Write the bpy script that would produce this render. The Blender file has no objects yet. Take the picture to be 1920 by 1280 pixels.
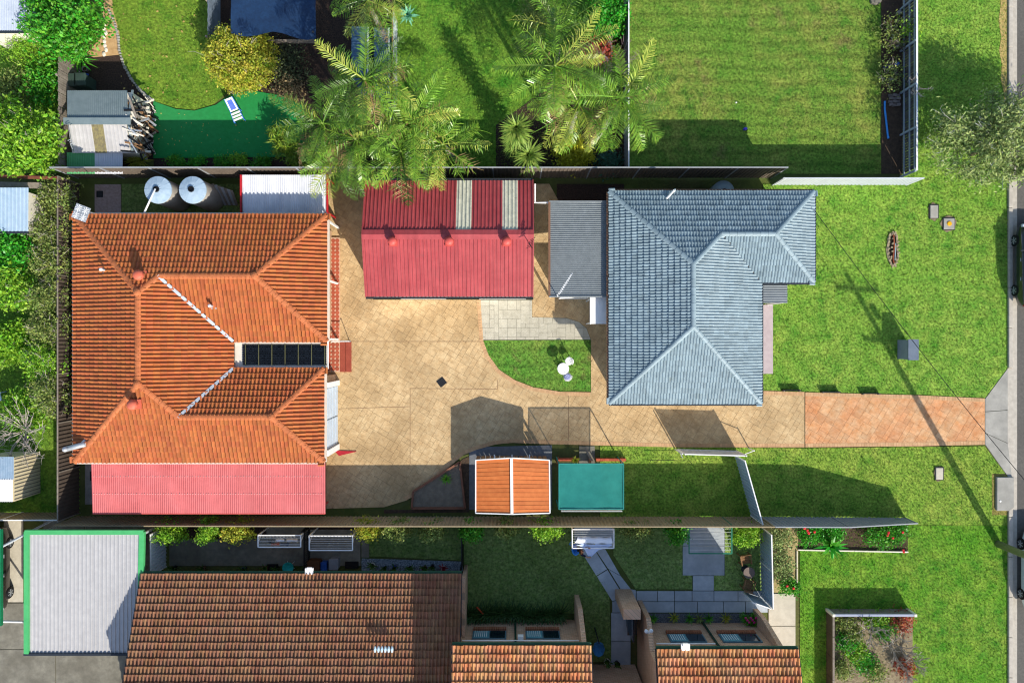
import bpy, bmesh, math, random
import numpy as np
from mathutils import Vector, Matrix
from mathutils.geometry import tessellate_polygon

# ------------------------------------------------------------------ camera, sky, sun, exposure
SC = bpy.context.scene
COL = SC.collection
H, S = 36.57, 35.0            # drone height in metres, ground scale in image pixels per metre
cam_d = bpy.data.cameras.new('camera'); cam_d.lens = 24.0; cam_d.sensor_width = 36.0
cam_d.clip_end = 2000.0; cam_d.clip_start = 0.5
cam = bpy.data.objects.new('camera', cam_d); COL.objects.link(cam)
cam.location = (0, 0, H); cam.rotation_euler = (0, 0, 0)
SC.camera = cam

ELEV = math.radians(32.5)
SUNXY = Vector((0.49, -0.872)).normalized()
SUND = Vector((SUNXY.x*math.cos(ELEV), SUNXY.y*math.cos(ELEV), math.sin(ELEV)))
world = bpy.data.worlds.new('World'); SC.world = world; world.use_nodes = True
wn = world.node_tree.nodes; wl = world.node_tree.links
bg = wn['Background']; sky = wn.new('ShaderNodeTexSky'); sky.sky_type = 'NISHITA'
sky.sun_disc = False; sky.sun_elevation = ELEV; sky.sun_rotation = math.atan2(SUND.x, SUND.y)
wl.new(sky.outputs[0], bg.inputs[0]); bg.inputs[1].default_value = 0.145
sun_d = bpy.data.lights.new('sun', 'SUN'); sun_d.energy = 4.5; sun_d.angle = math.radians(0.53)
sun_d.color = (1.0, 0.93, 0.82)
sun = bpy.data.objects.new('sun', sun_d); COL.objects.link(sun)
sun.rotation_euler = SUND.to_track_quat('Z', 'Y').to_euler(); sun.location = (20, -30, 40)
vs = SC.view_settings
SC.display_settings.display_device = 'sRGB'
vs.view_transform = 'Standard'; vs.look = 'None'; vs.gamma = 1.0; vs.use_curve_mapping = False
vs.exposure = 0.5
SC.render.engine = 'CYCLES'
SC.cycles.max_bounces = 6; SC.cycles.transparent_max_bounces = 12
SC.cycles.use_denoising = True
SC.cycles.pixel_filter_type = 'BLACKMAN_HARRIS'; SC.cycles.filter_width = 1.15

rng = np.random.default_rng(7)
random.seed(7)

# ------------------------------------------------------------------ coordinates
def P(px, py, z=0.0):
    """image pixel -> world point at height z"""
    f = (1.0 - z/H)/S
    return Vector(((px-960)*f, -(py-640)*f, z))
def G(px, py):
    return ((px-960)/S, -(py-640)/S)
def GP(l):
    return [G(*p) for p in l]

# ------------------------------------------------------------------ materials
def lin(c):
    if isinstance(c, str):
        c = c.lstrip('#'); c = [int(c[i:i+2], 16)/255 for i in (0, 2, 4)]
    return tuple(((x/12.92) if x <= 0.04045 else ((x+0.055)/1.055)**2.4) for x in c)
MATS = {}
def M(name, col, col2=None, rough=0.8, var=0.18, scale=3.0, detail=4.0, bump=0.0, bscale=25.0, metal=0.0,
      island=0.0, spec=0.3, big=0.0, bigscale=0.35, bigcol=None, trans=0.0, sub=0.0, con=1.0, coat=0.0, hue=0.0, stain=None, stainscale=0.6, stainthr=0.6, fine=0.0, finescale=9.0, wave=0.0, wavescale=1.0, streak=0.0):
    if name in MATS: return MATS[name]
    m = bpy.data.materials.new(name); m.use_nodes = True
    nt = m.node_tree; n = nt.nodes; l = nt.links
    b = n['Principled BSDF']
    c1 = lin(col); c2 = lin(col2) if col2 else None
    A = tuple(x*(1-var) for x in c1); B = tuple(min(1, x*(1+var)) for x in (c2 or c1))
    if c2: A = c1; B = c2
    geo = n.new('ShaderNodeNewGeometry')
    nz = n.new('ShaderNodeTexNoise'); nz.inputs['Scale'].default_value = scale; nz.inputs['Detail'].default_value = detail
    nz.inputs['Roughness'].default_value = 0.65
    l.new(geo.outputs['Position'], nz.inputs['Vector'])
    mr = n.new('ShaderNodeMapRange'); mr.inputs[1].default_value = 0.5-0.22/con; mr.inputs[2].default_value = 0.5+0.22/con
    l.new(nz.outputs[0], mr.inputs[0])
    mx = n.new('ShaderNodeMix'); mx.data_type = 'RGBA'
    mx.inputs[6].default_value = (*A, 1); mx.inputs[7].default_value = (*B, 1)
    l.new(mr.outputs[0], mx.inputs[0])
    out = mx.outputs[2]
    if big > 0:
        n2 = n.new('ShaderNodeTexNoise'); n2.inputs['Scale'].default_value = bigscale; n2.inputs['Detail'].default_value = 3
        l.new(geo.outputs['Position'], n2.inputs['Vector'])
        m2 = n.new('ShaderNodeMapRange'); m2.inputs[1].default_value = 0.38; m2.inputs[2].default_value = 0.66; m2.inputs[4].default_value = big
        l.new(n2.outputs[0], m2.inputs[0])
        x2 = n.new('ShaderNodeMix'); x2.data_type = 'RGBA'
        x2.inputs[7].default_value = (*lin(bigcol or col), 1)
        l.new(out, x2.inputs[6]); l.new(m2.outputs[0], x2.inputs[0]); out = x2.outputs[2]
    if stain:
        n3 = n.new('ShaderNodeTexNoise'); n3.inputs['Scale'].default_value = stainscale; n3.inputs['Detail'].default_value = 6
        n3.inputs['Roughness'].default_value = 0.7
        l.new(geo.outputs['Position'], n3.inputs['Vector'])
        m3 = n.new('ShaderNodeMapRange'); m3.inputs[1].default_value = stainthr; m3.inputs[2].default_value = stainthr+0.12; m3.inputs[4].default_value = 0.75
        l.new(n3.outputs[0], m3.inputs[0])
        x3 = n.new('ShaderNodeMix'); x3.data_type = 'RGBA'; x3.inputs[7].default_value = (*lin(stain), 1)
        l.new(out, x3.inputs[6]); l.new(m3.outputs[0], x3.inputs[0]); out = x3.outputs[2]
    if streak > 0:   # weathering streaks that run down the sheets
        vm = n.new('ShaderNodeVectorMath'); vm.operation = 'MULTIPLY'; vm.inputs[1].default_value = (5.0, 0.35, 0.35)
        l.new(geo.outputs['Position'], vm.inputs[0])
        n6 = n.new('ShaderNodeTexNoise'); n6.inputs['Scale'].default_value = 1.0; n6.inputs['Detail'].default_value = 5; l.new(vm.outputs[0], n6.inputs['Vector'])
        m6 = n.new('ShaderNodeMapRange'); m6.inputs[1].default_value = 0.3; m6.inputs[2].default_value = 0.7; m6.inputs[3].default_value = 1-streak; m6.inputs[4].default_value = 1+streak
        l.new(n6.outputs[0], m6.inputs[0])
        h6 = n.new('ShaderNodeHueSaturation'); l.new(out, h6.inputs['Color']); l.new(m6.outputs[0], h6.inputs['Value']); out = h6.outputs[0]
    if wave > 0:     # mower lines
        wv = n.new('ShaderNodeTexWave'); wv.bands_direction = 'Y'; wv.inputs['Scale'].default_value = wavescale; wv.inputs['Distortion'].default_value = 5.0
        wv.inputs['Detail'].default_value = 3.0; wv.inputs['Detail Scale'].default_value = 0.6
        l.new(geo.outputs['Position'], wv.inputs['Vector'])
        m5 = n.new('ShaderNodeMapRange'); m5.inputs[1].default_value = 0.55; m5.inputs[2].default_value = 1.0; m5.inputs[3].default_value = 1.0; m5.inputs[4].default_value = 1-wave
        l.new(wv.outputs['Fac'], m5.inputs[0])
        h5 = n.new('ShaderNodeHueSaturation'); l.new(out, h5.inputs['Color']); l.new(m5.outputs[0], h5.inputs['Value']); out = h5.outputs[0]
    if fine > 0:
        n4 = n.new('ShaderNodeTexNoise'); n4.inputs['Scale'].default_value = finescale; n4.inputs['Detail'].default_value = 4
        n4.inputs['Roughness'].default_value = 0.75
        l.new(geo.outputs['Position'], n4.inputs['Vector'])
        m4 = n.new('ShaderNodeMapRange'); m4.inputs[1].default_value = 0.3; m4.inputs[2].default_value = 0.7; m4.inputs[3].default_value = 1-fine; m4.inputs[4].default_value = 1+fine
        l.new(n4.outputs[0], m4.inputs[0])
        h4 = n.new('ShaderNodeHueSaturation'); l.new(out, h4.inputs['Color']); l.new(m4.outputs[0], h4.inputs['Value']); out = h4.outputs[0]
    if island > 0:
        oi = n.new('ShaderNodeObjectInfo')
        ad = n.new('ShaderNodeMath'); ad.operation = 'ADD'
        l.new(geo.outputs['Random Per Island'], ad.inputs[0]); l.new(oi.outputs['Random'], ad.inputs[1])
        fr = n.new('ShaderNodeMath'); fr.operation = 'FRACT'; l.new(ad.outputs[0], fr.inputs[0])
        r2 = n.new('ShaderNodeMapRange'); r2.inputs[3].default_value = 1-island; r2.inputs[4].default_value = 1+island
        l.new(fr.outputs[0], r2.inputs[0])
        hs = n.new('ShaderNodeHueSaturation'); l.new(out, hs.inputs['Color']); l.new(r2.outputs[0], hs.inputs['Value'])
        if hue > 0:
            mu = n.new('ShaderNodeMath'); mu.operation = 'MULTIPLY'; mu.inputs[1].default_value = 7.31; l.new(fr.outputs[0], mu.inputs[0])
            f2 = n.new('ShaderNodeMath'); f2.operation = 'FRACT'; l.new(mu.outputs[0], f2.inputs[0])
            r3 = n.new('ShaderNodeMapRange'); r3.inputs[3].default_value = 0.5-hue; r3.inputs[4].default_value = 0.5+hue
            l.new(f2.outputs[0], r3.inputs[0]); l.new(r3.outputs[0], hs.inputs['Hue'])
        out = hs.outputs[0]
    l.new(out, b.inputs['Base Color'])
    b.inputs['Roughness'].default_value = rough; b.inputs['Metallic'].default_value = metal
    b.inputs['Specular IOR Level'].default_value = spec
    if coat: b.inputs['Coat Weight'].default_value = coat; b.inputs['Coat Roughness'].default_value = 0.05
    if bump > 0:
        nb = n.new('ShaderNodeTexNoise'); nb.inputs['Scale'].default_value = bscale; nb.inputs['Detail'].default_value = 5
        l.new(geo.outputs['Position'], nb.inputs['Vector'])
        bp = n.new('ShaderNodeBump'); bp.inputs['Strength'].default_value = bump; bp.inputs['Distance'].default_value = 0.05
        l.new(nb.outputs[0], bp.inputs['Height']); l.new(bp.outputs[0], b.inputs['Normal'])
    if sub > 0:      # thin leaf: part of the light passes through
        tr = n.new('ShaderNodeBsdfTranslucent'); l.new(out, tr.inputs['Color'])
        ms = n.new('ShaderNodeMixShader'); ms.inputs[0].default_value = sub
        l.new(b.outputs[0], ms.inputs[1]); l.new(tr.outputs[0], ms.inputs[2]); l.new(ms.outputs[0], n['Material Output'].inputs[0])
    if trans > 0:    # open weave
        tr = n.new('ShaderNodeBsdfTransparent')
        ms = n.new('ShaderNodeMixShader'); ms.inputs[0].default_value = trans
        l.new(b.outputs[0], ms.inputs[1]); l.new(tr.outputs[0], ms.inputs[2]); l.new(ms.outputs[0], n['Material Output'].inputs[0])
    MATS[name] = m
    return m

def brick_mat(name, c1, c2, mortar, w=0.24, h=0.086):
    """upright brickwork too far off to show single bricks"""
    if name in MATS: return MATS[name]
    m = M(name, c1, c2, rough=.9, scale=9)
    n, l = m.node_tree.nodes, m.node_tree.links
    geo = n.new('ShaderNodeNewGeometry'); sp = n.new('ShaderNodeSeparateXYZ'); l.new(geo.outputs['Position'], sp.inputs[0])
    ad = n.new('ShaderNodeMath'); l.new(sp.outputs[0], ad.inputs[0]); l.new(sp.outputs[1], ad.inputs[1])
    cb = n.new('ShaderNodeCombineXYZ'); l.new(ad.outputs[0], cb.inputs[0]); l.new(sp.outputs[2], cb.inputs[1])
    b = n.new('ShaderNodeTexBrick'); b.inputs['Scale'].default_value = 1.0; b.inputs['Brick Width'].default_value = w; b.inputs['Row Height'].default_value = h
    b.inputs['Mortar Size'].default_value = .012; b.inputs['Bias'].default_value = 0.0
    b.inputs['Color1'].default_value = (*lin(c1), 1); b.inputs['Color2'].default_value = (*lin(c2), 1); b.inputs['Mortar'].default_value = (*lin(mortar), 1)
    l.new(cb.outputs[0], b.inputs['Vector']); l.new(b.outputs['Color'], n['Principled BSDF'].inputs['Base Color'])
    bp = n.new('ShaderNodeBump'); bp.inputs['Strength'].default_value = .5; bp.inputs['Distance'].default_value = .01; bp.invert = True
    l.new(b.outputs['Fac'], bp.inputs['Height']); l.new(bp.outputs[0], n['Principled BSDF'].inputs['Normal'])
    return m
# ------------------------------------------------------------------ scene graph helpers
ORG = {}
def tag(o, label=None, cat=None, group=None, kind=None):
    if label: o['label'] = label
    if cat: o['category'] = cat
    if group: o['group'] = group
    if kind: o['kind'] = kind
    return o
def thing(name, label, cat, loc, group=None):
    o = bpy.data.objects.new(name, None); o.empty_display_size = 0.3
    loc = Vector((loc[0], loc[1], loc[2] if len(loc) > 2 else 0.0))
    o.location = loc; COL.objects.link(o); ORG[o.name] = loc
    return tag(o, label, cat, group)
def org(o):
    return ORG.get(o.name, Vector((0, 0, 0))) if o else Vector((0, 0, 0))
def mesh_np(name, V, F, mat, smooth=False):
    """V (n,3) array, F list/array of faces (all the same size when array)"""
    me = bpy.data.meshes.new(name)
    if isinstance(F, np.ndarray):
        k = F.shape[1]
        me.vertices.add(len(V)); me.vertices.foreach_set('co', np.asarray(V, dtype=np.float32).ravel())
        me.loops.add(F.size); me.loops.foreach_set('vertex_index', F.ravel().astype(np.int32))
        me.polygons.add(len(F))
        me.polygons.foreach_set('loop_start', np.arange(0, F.size, k, dtype=np.int32))
        me.update(calc_edges=True)
    else:
        me.from_pydata([tuple(v) for v in V], [], F); me.update()
    if smooth: me.polygons.foreach_set('use_smooth', [True]*len(me.polygons))
    if mat is not None:
        me.materials.append(mat)
    return me
def link(name, me, parent=None, mat4=None):
    o = bpy.data.objects.new(name, me)
    COL.objects.link(o)
    if parent is not None:
        o.parent = parent
    if mat4 is not None:
        o.matrix_local = Matrix.Translation(-org(parent)) @ mat4 if parent is not None else mat4
    return o

class MB:
    def __init__(s): s.v = []; s.f = []
    def add(s, vs, fs):
        b = len(s.v); s.v += [tuple(v) for v in vs]; s.f += [tuple(i+b for i in f) for f in fs]; return s
    def box(s, c, d, rz=0.0, M4=None):
        x, y, z = d[0]/2, d[1]/2, d[2]/2
        vs = [Vector((a*x, b*y, e*z)) for a in (-1, 1) for b in (-1, 1) for e in (-1, 1)]
        R = M4 if M4 is not None else Matrix.Rotation(rz, 3, 'Z')
        vs = [R @ v + Vector(c) for v in vs]
        return s.add(vs, [(0, 1, 3, 2), (4, 6, 7, 5), (0, 4, 5, 1), (2, 3, 7, 6), (0, 2, 6, 4), (1, 5, 7, 3)])
    def bar(s, a, b, w, h=None, up=(0, 0, 1)):
        a, b = Vector(a), Vector(b); h = h or w
        d = (b-a); L = d.length
        if L < 1e-6: return s
        d.normalize(); up = Vector(up)
        if abs(d.dot(up)) > 0.98: up = Vector((1, 0, 0))
        sd = d.cross(up).normalized(); u = sd.cross(d)
        R = Matrix((d, sd, u)).transposed()
        return s.box((a+b)/2, (L, w, h), M4=R)
    def prism(s, poly, z0, z1):
        A = sum(poly[i][0]*poly[(i+1) % len(poly)][1]-poly[(i+1) % len(poly)][0]*poly[i][1] for i in range(len(poly)))
        if A < 0: poly = poly[::-1]
        n = len(poly)
        vs = [(p[0], p[1], z0) for p in poly]+[(p[0], p[1], z1) for p in poly]
        fs = [tuple(range(n-1, -1, -1)), tuple(range(n, 2*n))]+[(i, (i+1) % n, n+(i+1) % n, n+i) for i in range(n)]
        return s.add(vs, fs)
    def tube(s, pts, r, n=6, cap=True):
        pts = [Vector(p) for p in pts]; m = len(pts)
        rs = r if isinstance(r, (list, tuple)) else [r]*m
        vs = []; prev = None
        for i, p in enumerate(pts):
            d = (pts[min(i+1, m-1)]-pts[max(i-1, 0)]).normalized()
            if prev is None:
                a = Vector((0, 0, 1)) if abs(d.z) < 0.9 else Vector((1, 0, 0))
                sd = d.cross(a).normalized()
            else:
                sd = (prev-d*prev.dot(d)).normalized()
            prev = sd; u = d.cross(sd)
            for k in range(n):
                t = 2*math.pi*k/n
                vs.append(p+(sd*math.cos(t)+u*math.sin(t))*rs[i])
        fs = [(i*n+k, i*n+(k+1) % n, (i+1)*n+(k+1) % n, (i+1)*n+k) for i in range(m-1) for k in range(n)]
        if cap: fs += [tuple(range(n-1, -1, -1)), tuple((m-1)*n+k for k in range(n))]
        return s.add(vs, fs)
    def lathe(s, c, prof, n=20, sx=1.0, sy=1.0, capb=True, capt=True):
        c = Vector(c); vs = []; m = len(prof)
        for r, z in prof:
            for k in range(n):
                t = 2*math.pi*k/n; vs.append(c+Vector((r*sx*math.cos(t), r*sy*math.sin(t), z)))
        fs = [(i*n+k, i*n+(k+1) % n, (i+1)*n+(k+1) % n, (i+1)*n+k) for i in range(m-1) for k in range(n)]
        if capb: fs.append(tuple(range(n-1, -1, -1)))
        if capt: fs.append(tuple((m-1)*n+k for k in range(n)))
        return s.add(vs, fs)
    def build(s, name, mat, parent=None, smooth=False, bevel=0.0):
        o3 = org(parent)
        me = mesh_np(name, [(v[0]-o3.x, v[1]-o3.y, v[2]-o3.z) for v in s.v], s.f, mat, smooth)
        o = link(name, me, parent)
        if bevel:
            b = o.modifiers.new('bevel', 'BEVEL'); b.width = bevel; b.segments = 1; b.limit_method = 'ANGLE'
        if parent is not None: ORG[o.name] = o3
        return o
def box(name, c, d, mat, parent=None, rz=0.0, bevel=0.0):
    return MB().box(c, d, rz).build(name, mat, parent, bevel=bevel)
def struct(name, poly, z, mat, th=0.0):
    mb = MB()
    if th: mb.prism(poly, z-th, z)
    else: mb.add([(p[0], p[1], z) for p in poly], [tuple(range(len(poly)))])
    o = mb.build(name, mat); o['kind'] = 'structure'
    # keep sheets facing up
    if not th and o.data.polygons[0].normal.z < 0: o.data.flip_normals()
    return o

def inside(pts, poly):
    pts = np.asarray(pts, float); x, y = pts[:, 0], pts[:, 1]; r = np.zeros(len(pts), bool)
    n = len(poly)
    for i in range(n):
        x1, y1 = poly[i]; x2, y2 = poly[(i+1) % n]
        c = ((y1 > y) != (y2 > y))
        with np.errstate(divide='ignore', invalid='ignore'):
            xi = (x2-x1)*(y-y1)/(y2-y1+1e-12)+x1
        r ^= c & (x < xi)
    return r
def clip_convex(sub, clip):
    """Sutherland-Hodgman, clip polygon convex and counter-clockwise"""
    out = list(sub)
    n = len(clip)
    for i in range(n):
        a, b = clip[i], clip[(i+1) % n]
        inp = out; out = []
        if not inp: break
        def sd(p): return (b[0]-a[0])*(p[1]-a[1])-(b[1]-a[1])*(p[0]-a[0])
        for j in range(len(inp)):
            p, q = inp[j-1], inp[j]; sp, sq = sd(p), sd(q)
            if sq >= 0:
                if sp < 0: t = sp/(sp-sq); out.append((p[0]+t*(q[0]-p[0]), p[1]+t*(q[1]-p[1])))
                out.append(q)
            elif sp >= 0:
                t = sp/(sp-sq); out.append((p[0]+t*(q[0]-p[0]), p[1]+t*(q[1]-p[1])))
    return out
def area(p):
    return 0.5*sum(p[i][0]*p[(i+1) % len(p)][1]-p[(i+1) % len(p)][0]*p[i][1] for i in range(len(p)))

# ------------------------------------------------------------------ shared palette
m_white = M('white_paint', '#e8e8e6', rough=0.5, var=0.06)
m_offwhite = M('cream_paint', '#d8d2c2', rough=0.6, var=0.1)
m_black = M('black_plastic', '#17181b', rough=0.5, var=0.2)
m_dark = M('dark_metal', '#2a2c30', rough=0.5, var=0.2)
m_galv = M('galvanised', '#aab0b5', rough=0.45, var=0.12, metal=0.3)
m_conc = M('concrete', '#8f8d86', '#a9a69d', rough=0.9, scale=2.2, bump=0.15, bscale=40, big=0.5, bigcol='#7c7b74', bigscale=0.8)
m_concD = M('weathered_concrete', '#6d6a60', '#8d897b', rough=0.95, scale=3, bump=0.2, bscale=35, big=0.6, bigcol='#5d594e', bigscale=0.9)
m_kerb = M('kerb_concrete', '#a39c90', '#bdb6a9', rough=0.9, scale=4, bump=0.15)
m_asph = M('asphalt', '#55534f', '#68655f', rough=0.95, scale=8, bump=0.25, bscale=80, big=0.4, bigcol='#4a4845')
m_soil = M('soil', '#3a2f27', '#584737', rough=1.0, scale=5, bump=0.6, bscale=18)
m_mulch = M('mulch', '#2e2420', '#4a3a30', rough=1.0, scale=14, bump=0.8, bscale=30, con=1.6)
m_sand = M('sandy_path', '#a8855a', '#c9a676', rough=1.0, scale=4, bump=0.4, bscale=22)
m_brick = M('brick', '#9a6444', '#b88058', rough=0.9, scale=6, island=0.12)
m_glass = M('window_glass', '#10202a', rough=0.06, var=0.2, spec=0.7)
m_wood = M('bare_timber', '#7a5b3c', '#977350', rough=0.85, scale=6, island=0.15)
m_greywood = M('grey_timber', '#6f665c', '#8f867a', rough=0.9, scale=6, island=0.15)
m_bark = M('bark', '#6a5a48', '#8a7a66', rough=0.95, scale=8, bump=0.5)
# ------------------------------------------------------------------ builders: roofs
def tile_geo(w, l, roll, lift):
    us = np.array([0, .1, .22, .34, .46, .58, .68, 1.0])*w
    zs = np.where(us <= .68*w+1e-9, roll*np.sin(np.pi*us/(.68*w)), 0.0)
    n = len(us); V = []
    for v, dz in ((0.0, lift), (l*1.06, 0.0)):
        V += [(u, v, z+dz+0.012) for u, z in zip(us, zs)]
    V += [(u, 0.004, z*0.3-0.01) for u, z in zip(us, zs)]
    F = [(i, i+1, n+i+1, n+i) for i in range(n-1)]+[(2*n+i, 2*n+i+1, i+1, i) for i in range(n-1)]
    return np.array(V), F
class TileRoof:
    """tiles on several planes of one thing: up to `quota` tiles are objects, the others one joined part"""
    def __init__(s, root, mat, w, l, roll, lift, quota=300):
        s.root, s.mat, s.w, s.l, s.quota = root, mat, w, l, quota
        s.TV, s.TF = tile_geo(w, l, roll, lift)
        s.joinV = []; s.joinF = []; s.nv = 0; s.cand = []
    def _push(s, V, F):
        s.joinV.append(np.asarray(V)); s.joinF += [tuple(i+s.nv for i in f) for f in F]; s.nv += len(V)
    def plane(s, poly, deck_mat=None):
        """poly: 3D points, the first two are the eave"""
        pts = [Vector(p) for p in poly]
        A, B = pts[0], pts[1]
        nrm = Vector((0, 0, 0))
        for i in range(len(pts)):
            nrm += (pts[i]-pts[0]).cross(pts[(i+1) % len(pts)]-pts[0])
        nrm.normalize()
        if nrm.z < 0: nrm = -nrm
        u = (B-A).normalized(); v = nrm.cross(u); o = A
        if v.z < 0: u = -u; v = -v; o = B
        R = Matrix((u, v, nrm)).transposed()
        uv = [((p-o).dot(u), (p-o).dot(v)) for p in pts]
        if area(uv) < 0: uv = uv[::-1]
        us = [p[0] for p in uv]; vm = max(p[1] for p in uv)
        w, l = s.w, s.l
        j0, j1 = int(math.floor(min(us)/w))-1, int(math.ceil(max(us)/w))+1
        nj = int(math.ceil(vm/l))
        edges = [(uv[i], uv[(i+1) % len(uv)]) for i in range(len(uv))]
        edges = [e for e in edges if not (abs(e[0][1]) < 1e-4 and abs(e[1][1]) < 1e-4)]
        groups = {}
        Rn = np.array(R); on = np.array(o)
        for r in range(nj):
            off = (0.5*w if r % 2 else 0.0)*0
            for c in range(j0, j1):
                u0, v0 = c*w+off, r*l
                rect = [(u0, v0), (u0+w, v0), (u0+w, v0+l*1.06), (u0, v0+l*1.06)]
                ins = inside(rect, uv)
                cr = []
                for ei, (a, b) in enumerate(edges):
                    # does the segment cross the tile rectangle
                    seg = clip_seg(a, b, u0, v0, u0+w, v0+l*1.06)
                    if seg: cr.append(ei)
                if ins.all() and not cr:
                    s.cand.append((R, o+u*u0+v*v0))
                elif ins.any() or cr:
                    groups.setdefault(tuple(cr), []).append((u0, v0))
        nT = len(s.TV)
        for key, lst in groups.items():
            V = np.concatenate([s.TV+np.array([a, b, 0]) for a, b in lst])
            F = [tuple(i+k*nT for i in f) for k in range(len(lst)) for f in s.TF]
            bm = bmesh.new()
            vv = [bm.verts.new(p) for p in V]
            for f in F: bm.faces.new([vv[i] for i in f])
            for ei in key:
                a, b = edges[ei]
                d = (b[0]-a[0], b[1]-a[1]); L = math.hypot(*d)
                if L < 1e-6: continue
                no = Vector((d[1]/L, -d[0]/L, 0))          # outward of a ccw polygon
                bmesh.ops.bisect_plane(bm, geom=bm.verts[:]+bm.edges[:]+bm.faces[:], plane_co=(a[0], a[1], 0), plane_no=no, clear_outer=True)
            bm.verts.ensure_lookup_table()
            idx = {v_: i for i, v_ in enumerate(bm.verts)}
            if len(bm.verts):
                V2 = np.array([v_.co[:] for v_ in bm.verts])@Rn.T+on
                s._push(V2, [tuple(idx[v_] for v_ in f.verts) for f in bm.faces])
            bm.free()
        # timber deck just under the tiles
        dm = MB(); dm.add([p-nrm*0.03 for p in pts], [tuple(range(len(pts)))])
        s.deckV = getattr(s, 'deckV', MB()); s.deckV.add(dm.v, dm.f)
    def caps(s, lines, mat, width=0.26, seg=0.36, height=0.09, z=0.05, name='ridge_cap'):
        me = None
        for a, b in lines:
            a, b = Vector(a), Vector(b); d = (b-a); L = d.length; d.normalize()
            n = max(1, round(L/seg)); sl = L/n
            sd = d.cross(Vector((0, 0, 1))).normalized(); up = sd.cross(d)
            R = Matrix((d, sd, up)).transposed()
            if me is None:
                k = 6; V = []
                for x, g in ((0, 1.08), (seg*1.04, 0.94)):
                    V += [(x, -math.cos(math.pi*i/k)*width/2*g, math.sin(math.pi*i/k)*height*g-0.02) for i in range(k+1)]
                V = np.array(V); F = [(i, k+1+i, k+2+i, i+1) for i in range(k)]+[tuple(range(k+1)), tuple(range(2*k+1, k, -1))]
                me = mesh_np(name, V, F, mat)
            for i in range(n):
                p = a+d*(i*sl)+Vector((0, 0, z))
                link(name, me, s.root, Matrix.Translation(p) @ R.to_4x4() @ Matrix.Diagonal((sl/seg, 1, 1, 1)))
    def finish(s, deck_mat, centre=(0, 0)):
        c = s.cand
        order = sorted(range(len(c)), key=lambda i: (c[i][1].x-centre[0])**2+(c[i][1].y-centre[1])**2)
        me = mesh_np('roof_tile', s.TV, s.TF, s.mat)
        for i in order[:s.quota]:
            R, p = c[i]; J = Matrix.Translation((random.gauss(0, .003), random.gauss(0, .005), random.uniform(0, .008))) @ Matrix.Rotation(random.gauss(0, .012), 4, 'Z'); link('roof_tile', me, s.root, Matrix.Translation(p) @ R.to_4x4() @ J)
        for i in order[s.quota:]:
            R, p = c[i]
            s._push((s.TV+np.array([random.gauss(0, .003), random.gauss(0, .006), random.uniform(0, .01)])+s.TV[:, [1, 0, 2]]*np.array([random.gauss(0, .012), 0, 0]))@np.array(R).T+np.array(p), s.TF)
        if s.joinV:
            V = np.concatenate(s.joinV)-np.array(org(s.root))
            o = link('roof_tiling', mesh_np('roof_tiling', V, s.joinF, s.mat), s.root); o['kind'] = 'stuff'
        s.deckV.build('roof_deck', deck_mat, s.root)
def clip_seg(a, b, x0, y0, x1, y1):
    t0, t1 = 0.0, 1.0; dx, dy = b[0]-a[0], b[1]-a[1]
    for p, q in ((-dx, a[0]-x0), (dx, x1-a[0]), (-dy, a[1]-y0), (dy, y1-a[1])):
        if abs(p) < 1e-12:
            if q < 0: return None
        else:
            r = q/p
            if p < 0: t0 = max(t0, r)
            else: t1 = min(t1, r)
    return (t0, t1) if t1-t0 > 1e-6 else None

def sheets(root, A, B, up, cover, pitch, h, mats, name='roof_sheet', round_=False, th=0.0):
    """ribbed sheets side by side from A to B, each running along `up`; mats: one or a list"""
    A, B, up = Vector(A), Vector(B), Vector(up)
    L = (B-A).length; d = (B-A)/L; nrm = d.cross(up).normalized()
    if nrm.z < 0: nrm = -nrm
    n = max(1, round(L/cover)); cw = L/n
    out = []
    for i in range(n):
        k = max(1, round(cw/pitch)); p = cw/k; us = []; zs = []
        for j in range(k):
            if round_:
                for t in range(4): us.append((j+t/4)*p); zs.append(h*0.5*(1-math.cos(2*math.pi*t/4)))
            else:
                us += [j*p, j*p+.52*p, j*p+.64*p, j*p+.86*p, j*p+.98*p]; zs += [0, 0, h, h, 0]
        us.append(cw); zs.append(0)
        mb = MB(); m = len(us); o0 = A+d*(i*cw)+nrm*(0.002*(i % 2))
        V = [o0+d*u+nrm*z for u, z in zip(us, zs)]+[o0+d*u+nrm*z+up for u, z in zip(us, zs)]
        F = [(j, j+1, m+j+1, m+j) for j in range(m-1)]
        mb.add(V, F)
        mt = mats[i % len(mats)] if isinstance(mats, list) else mats
        out.append(mb.build(name, mt, root))
    return out

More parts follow.
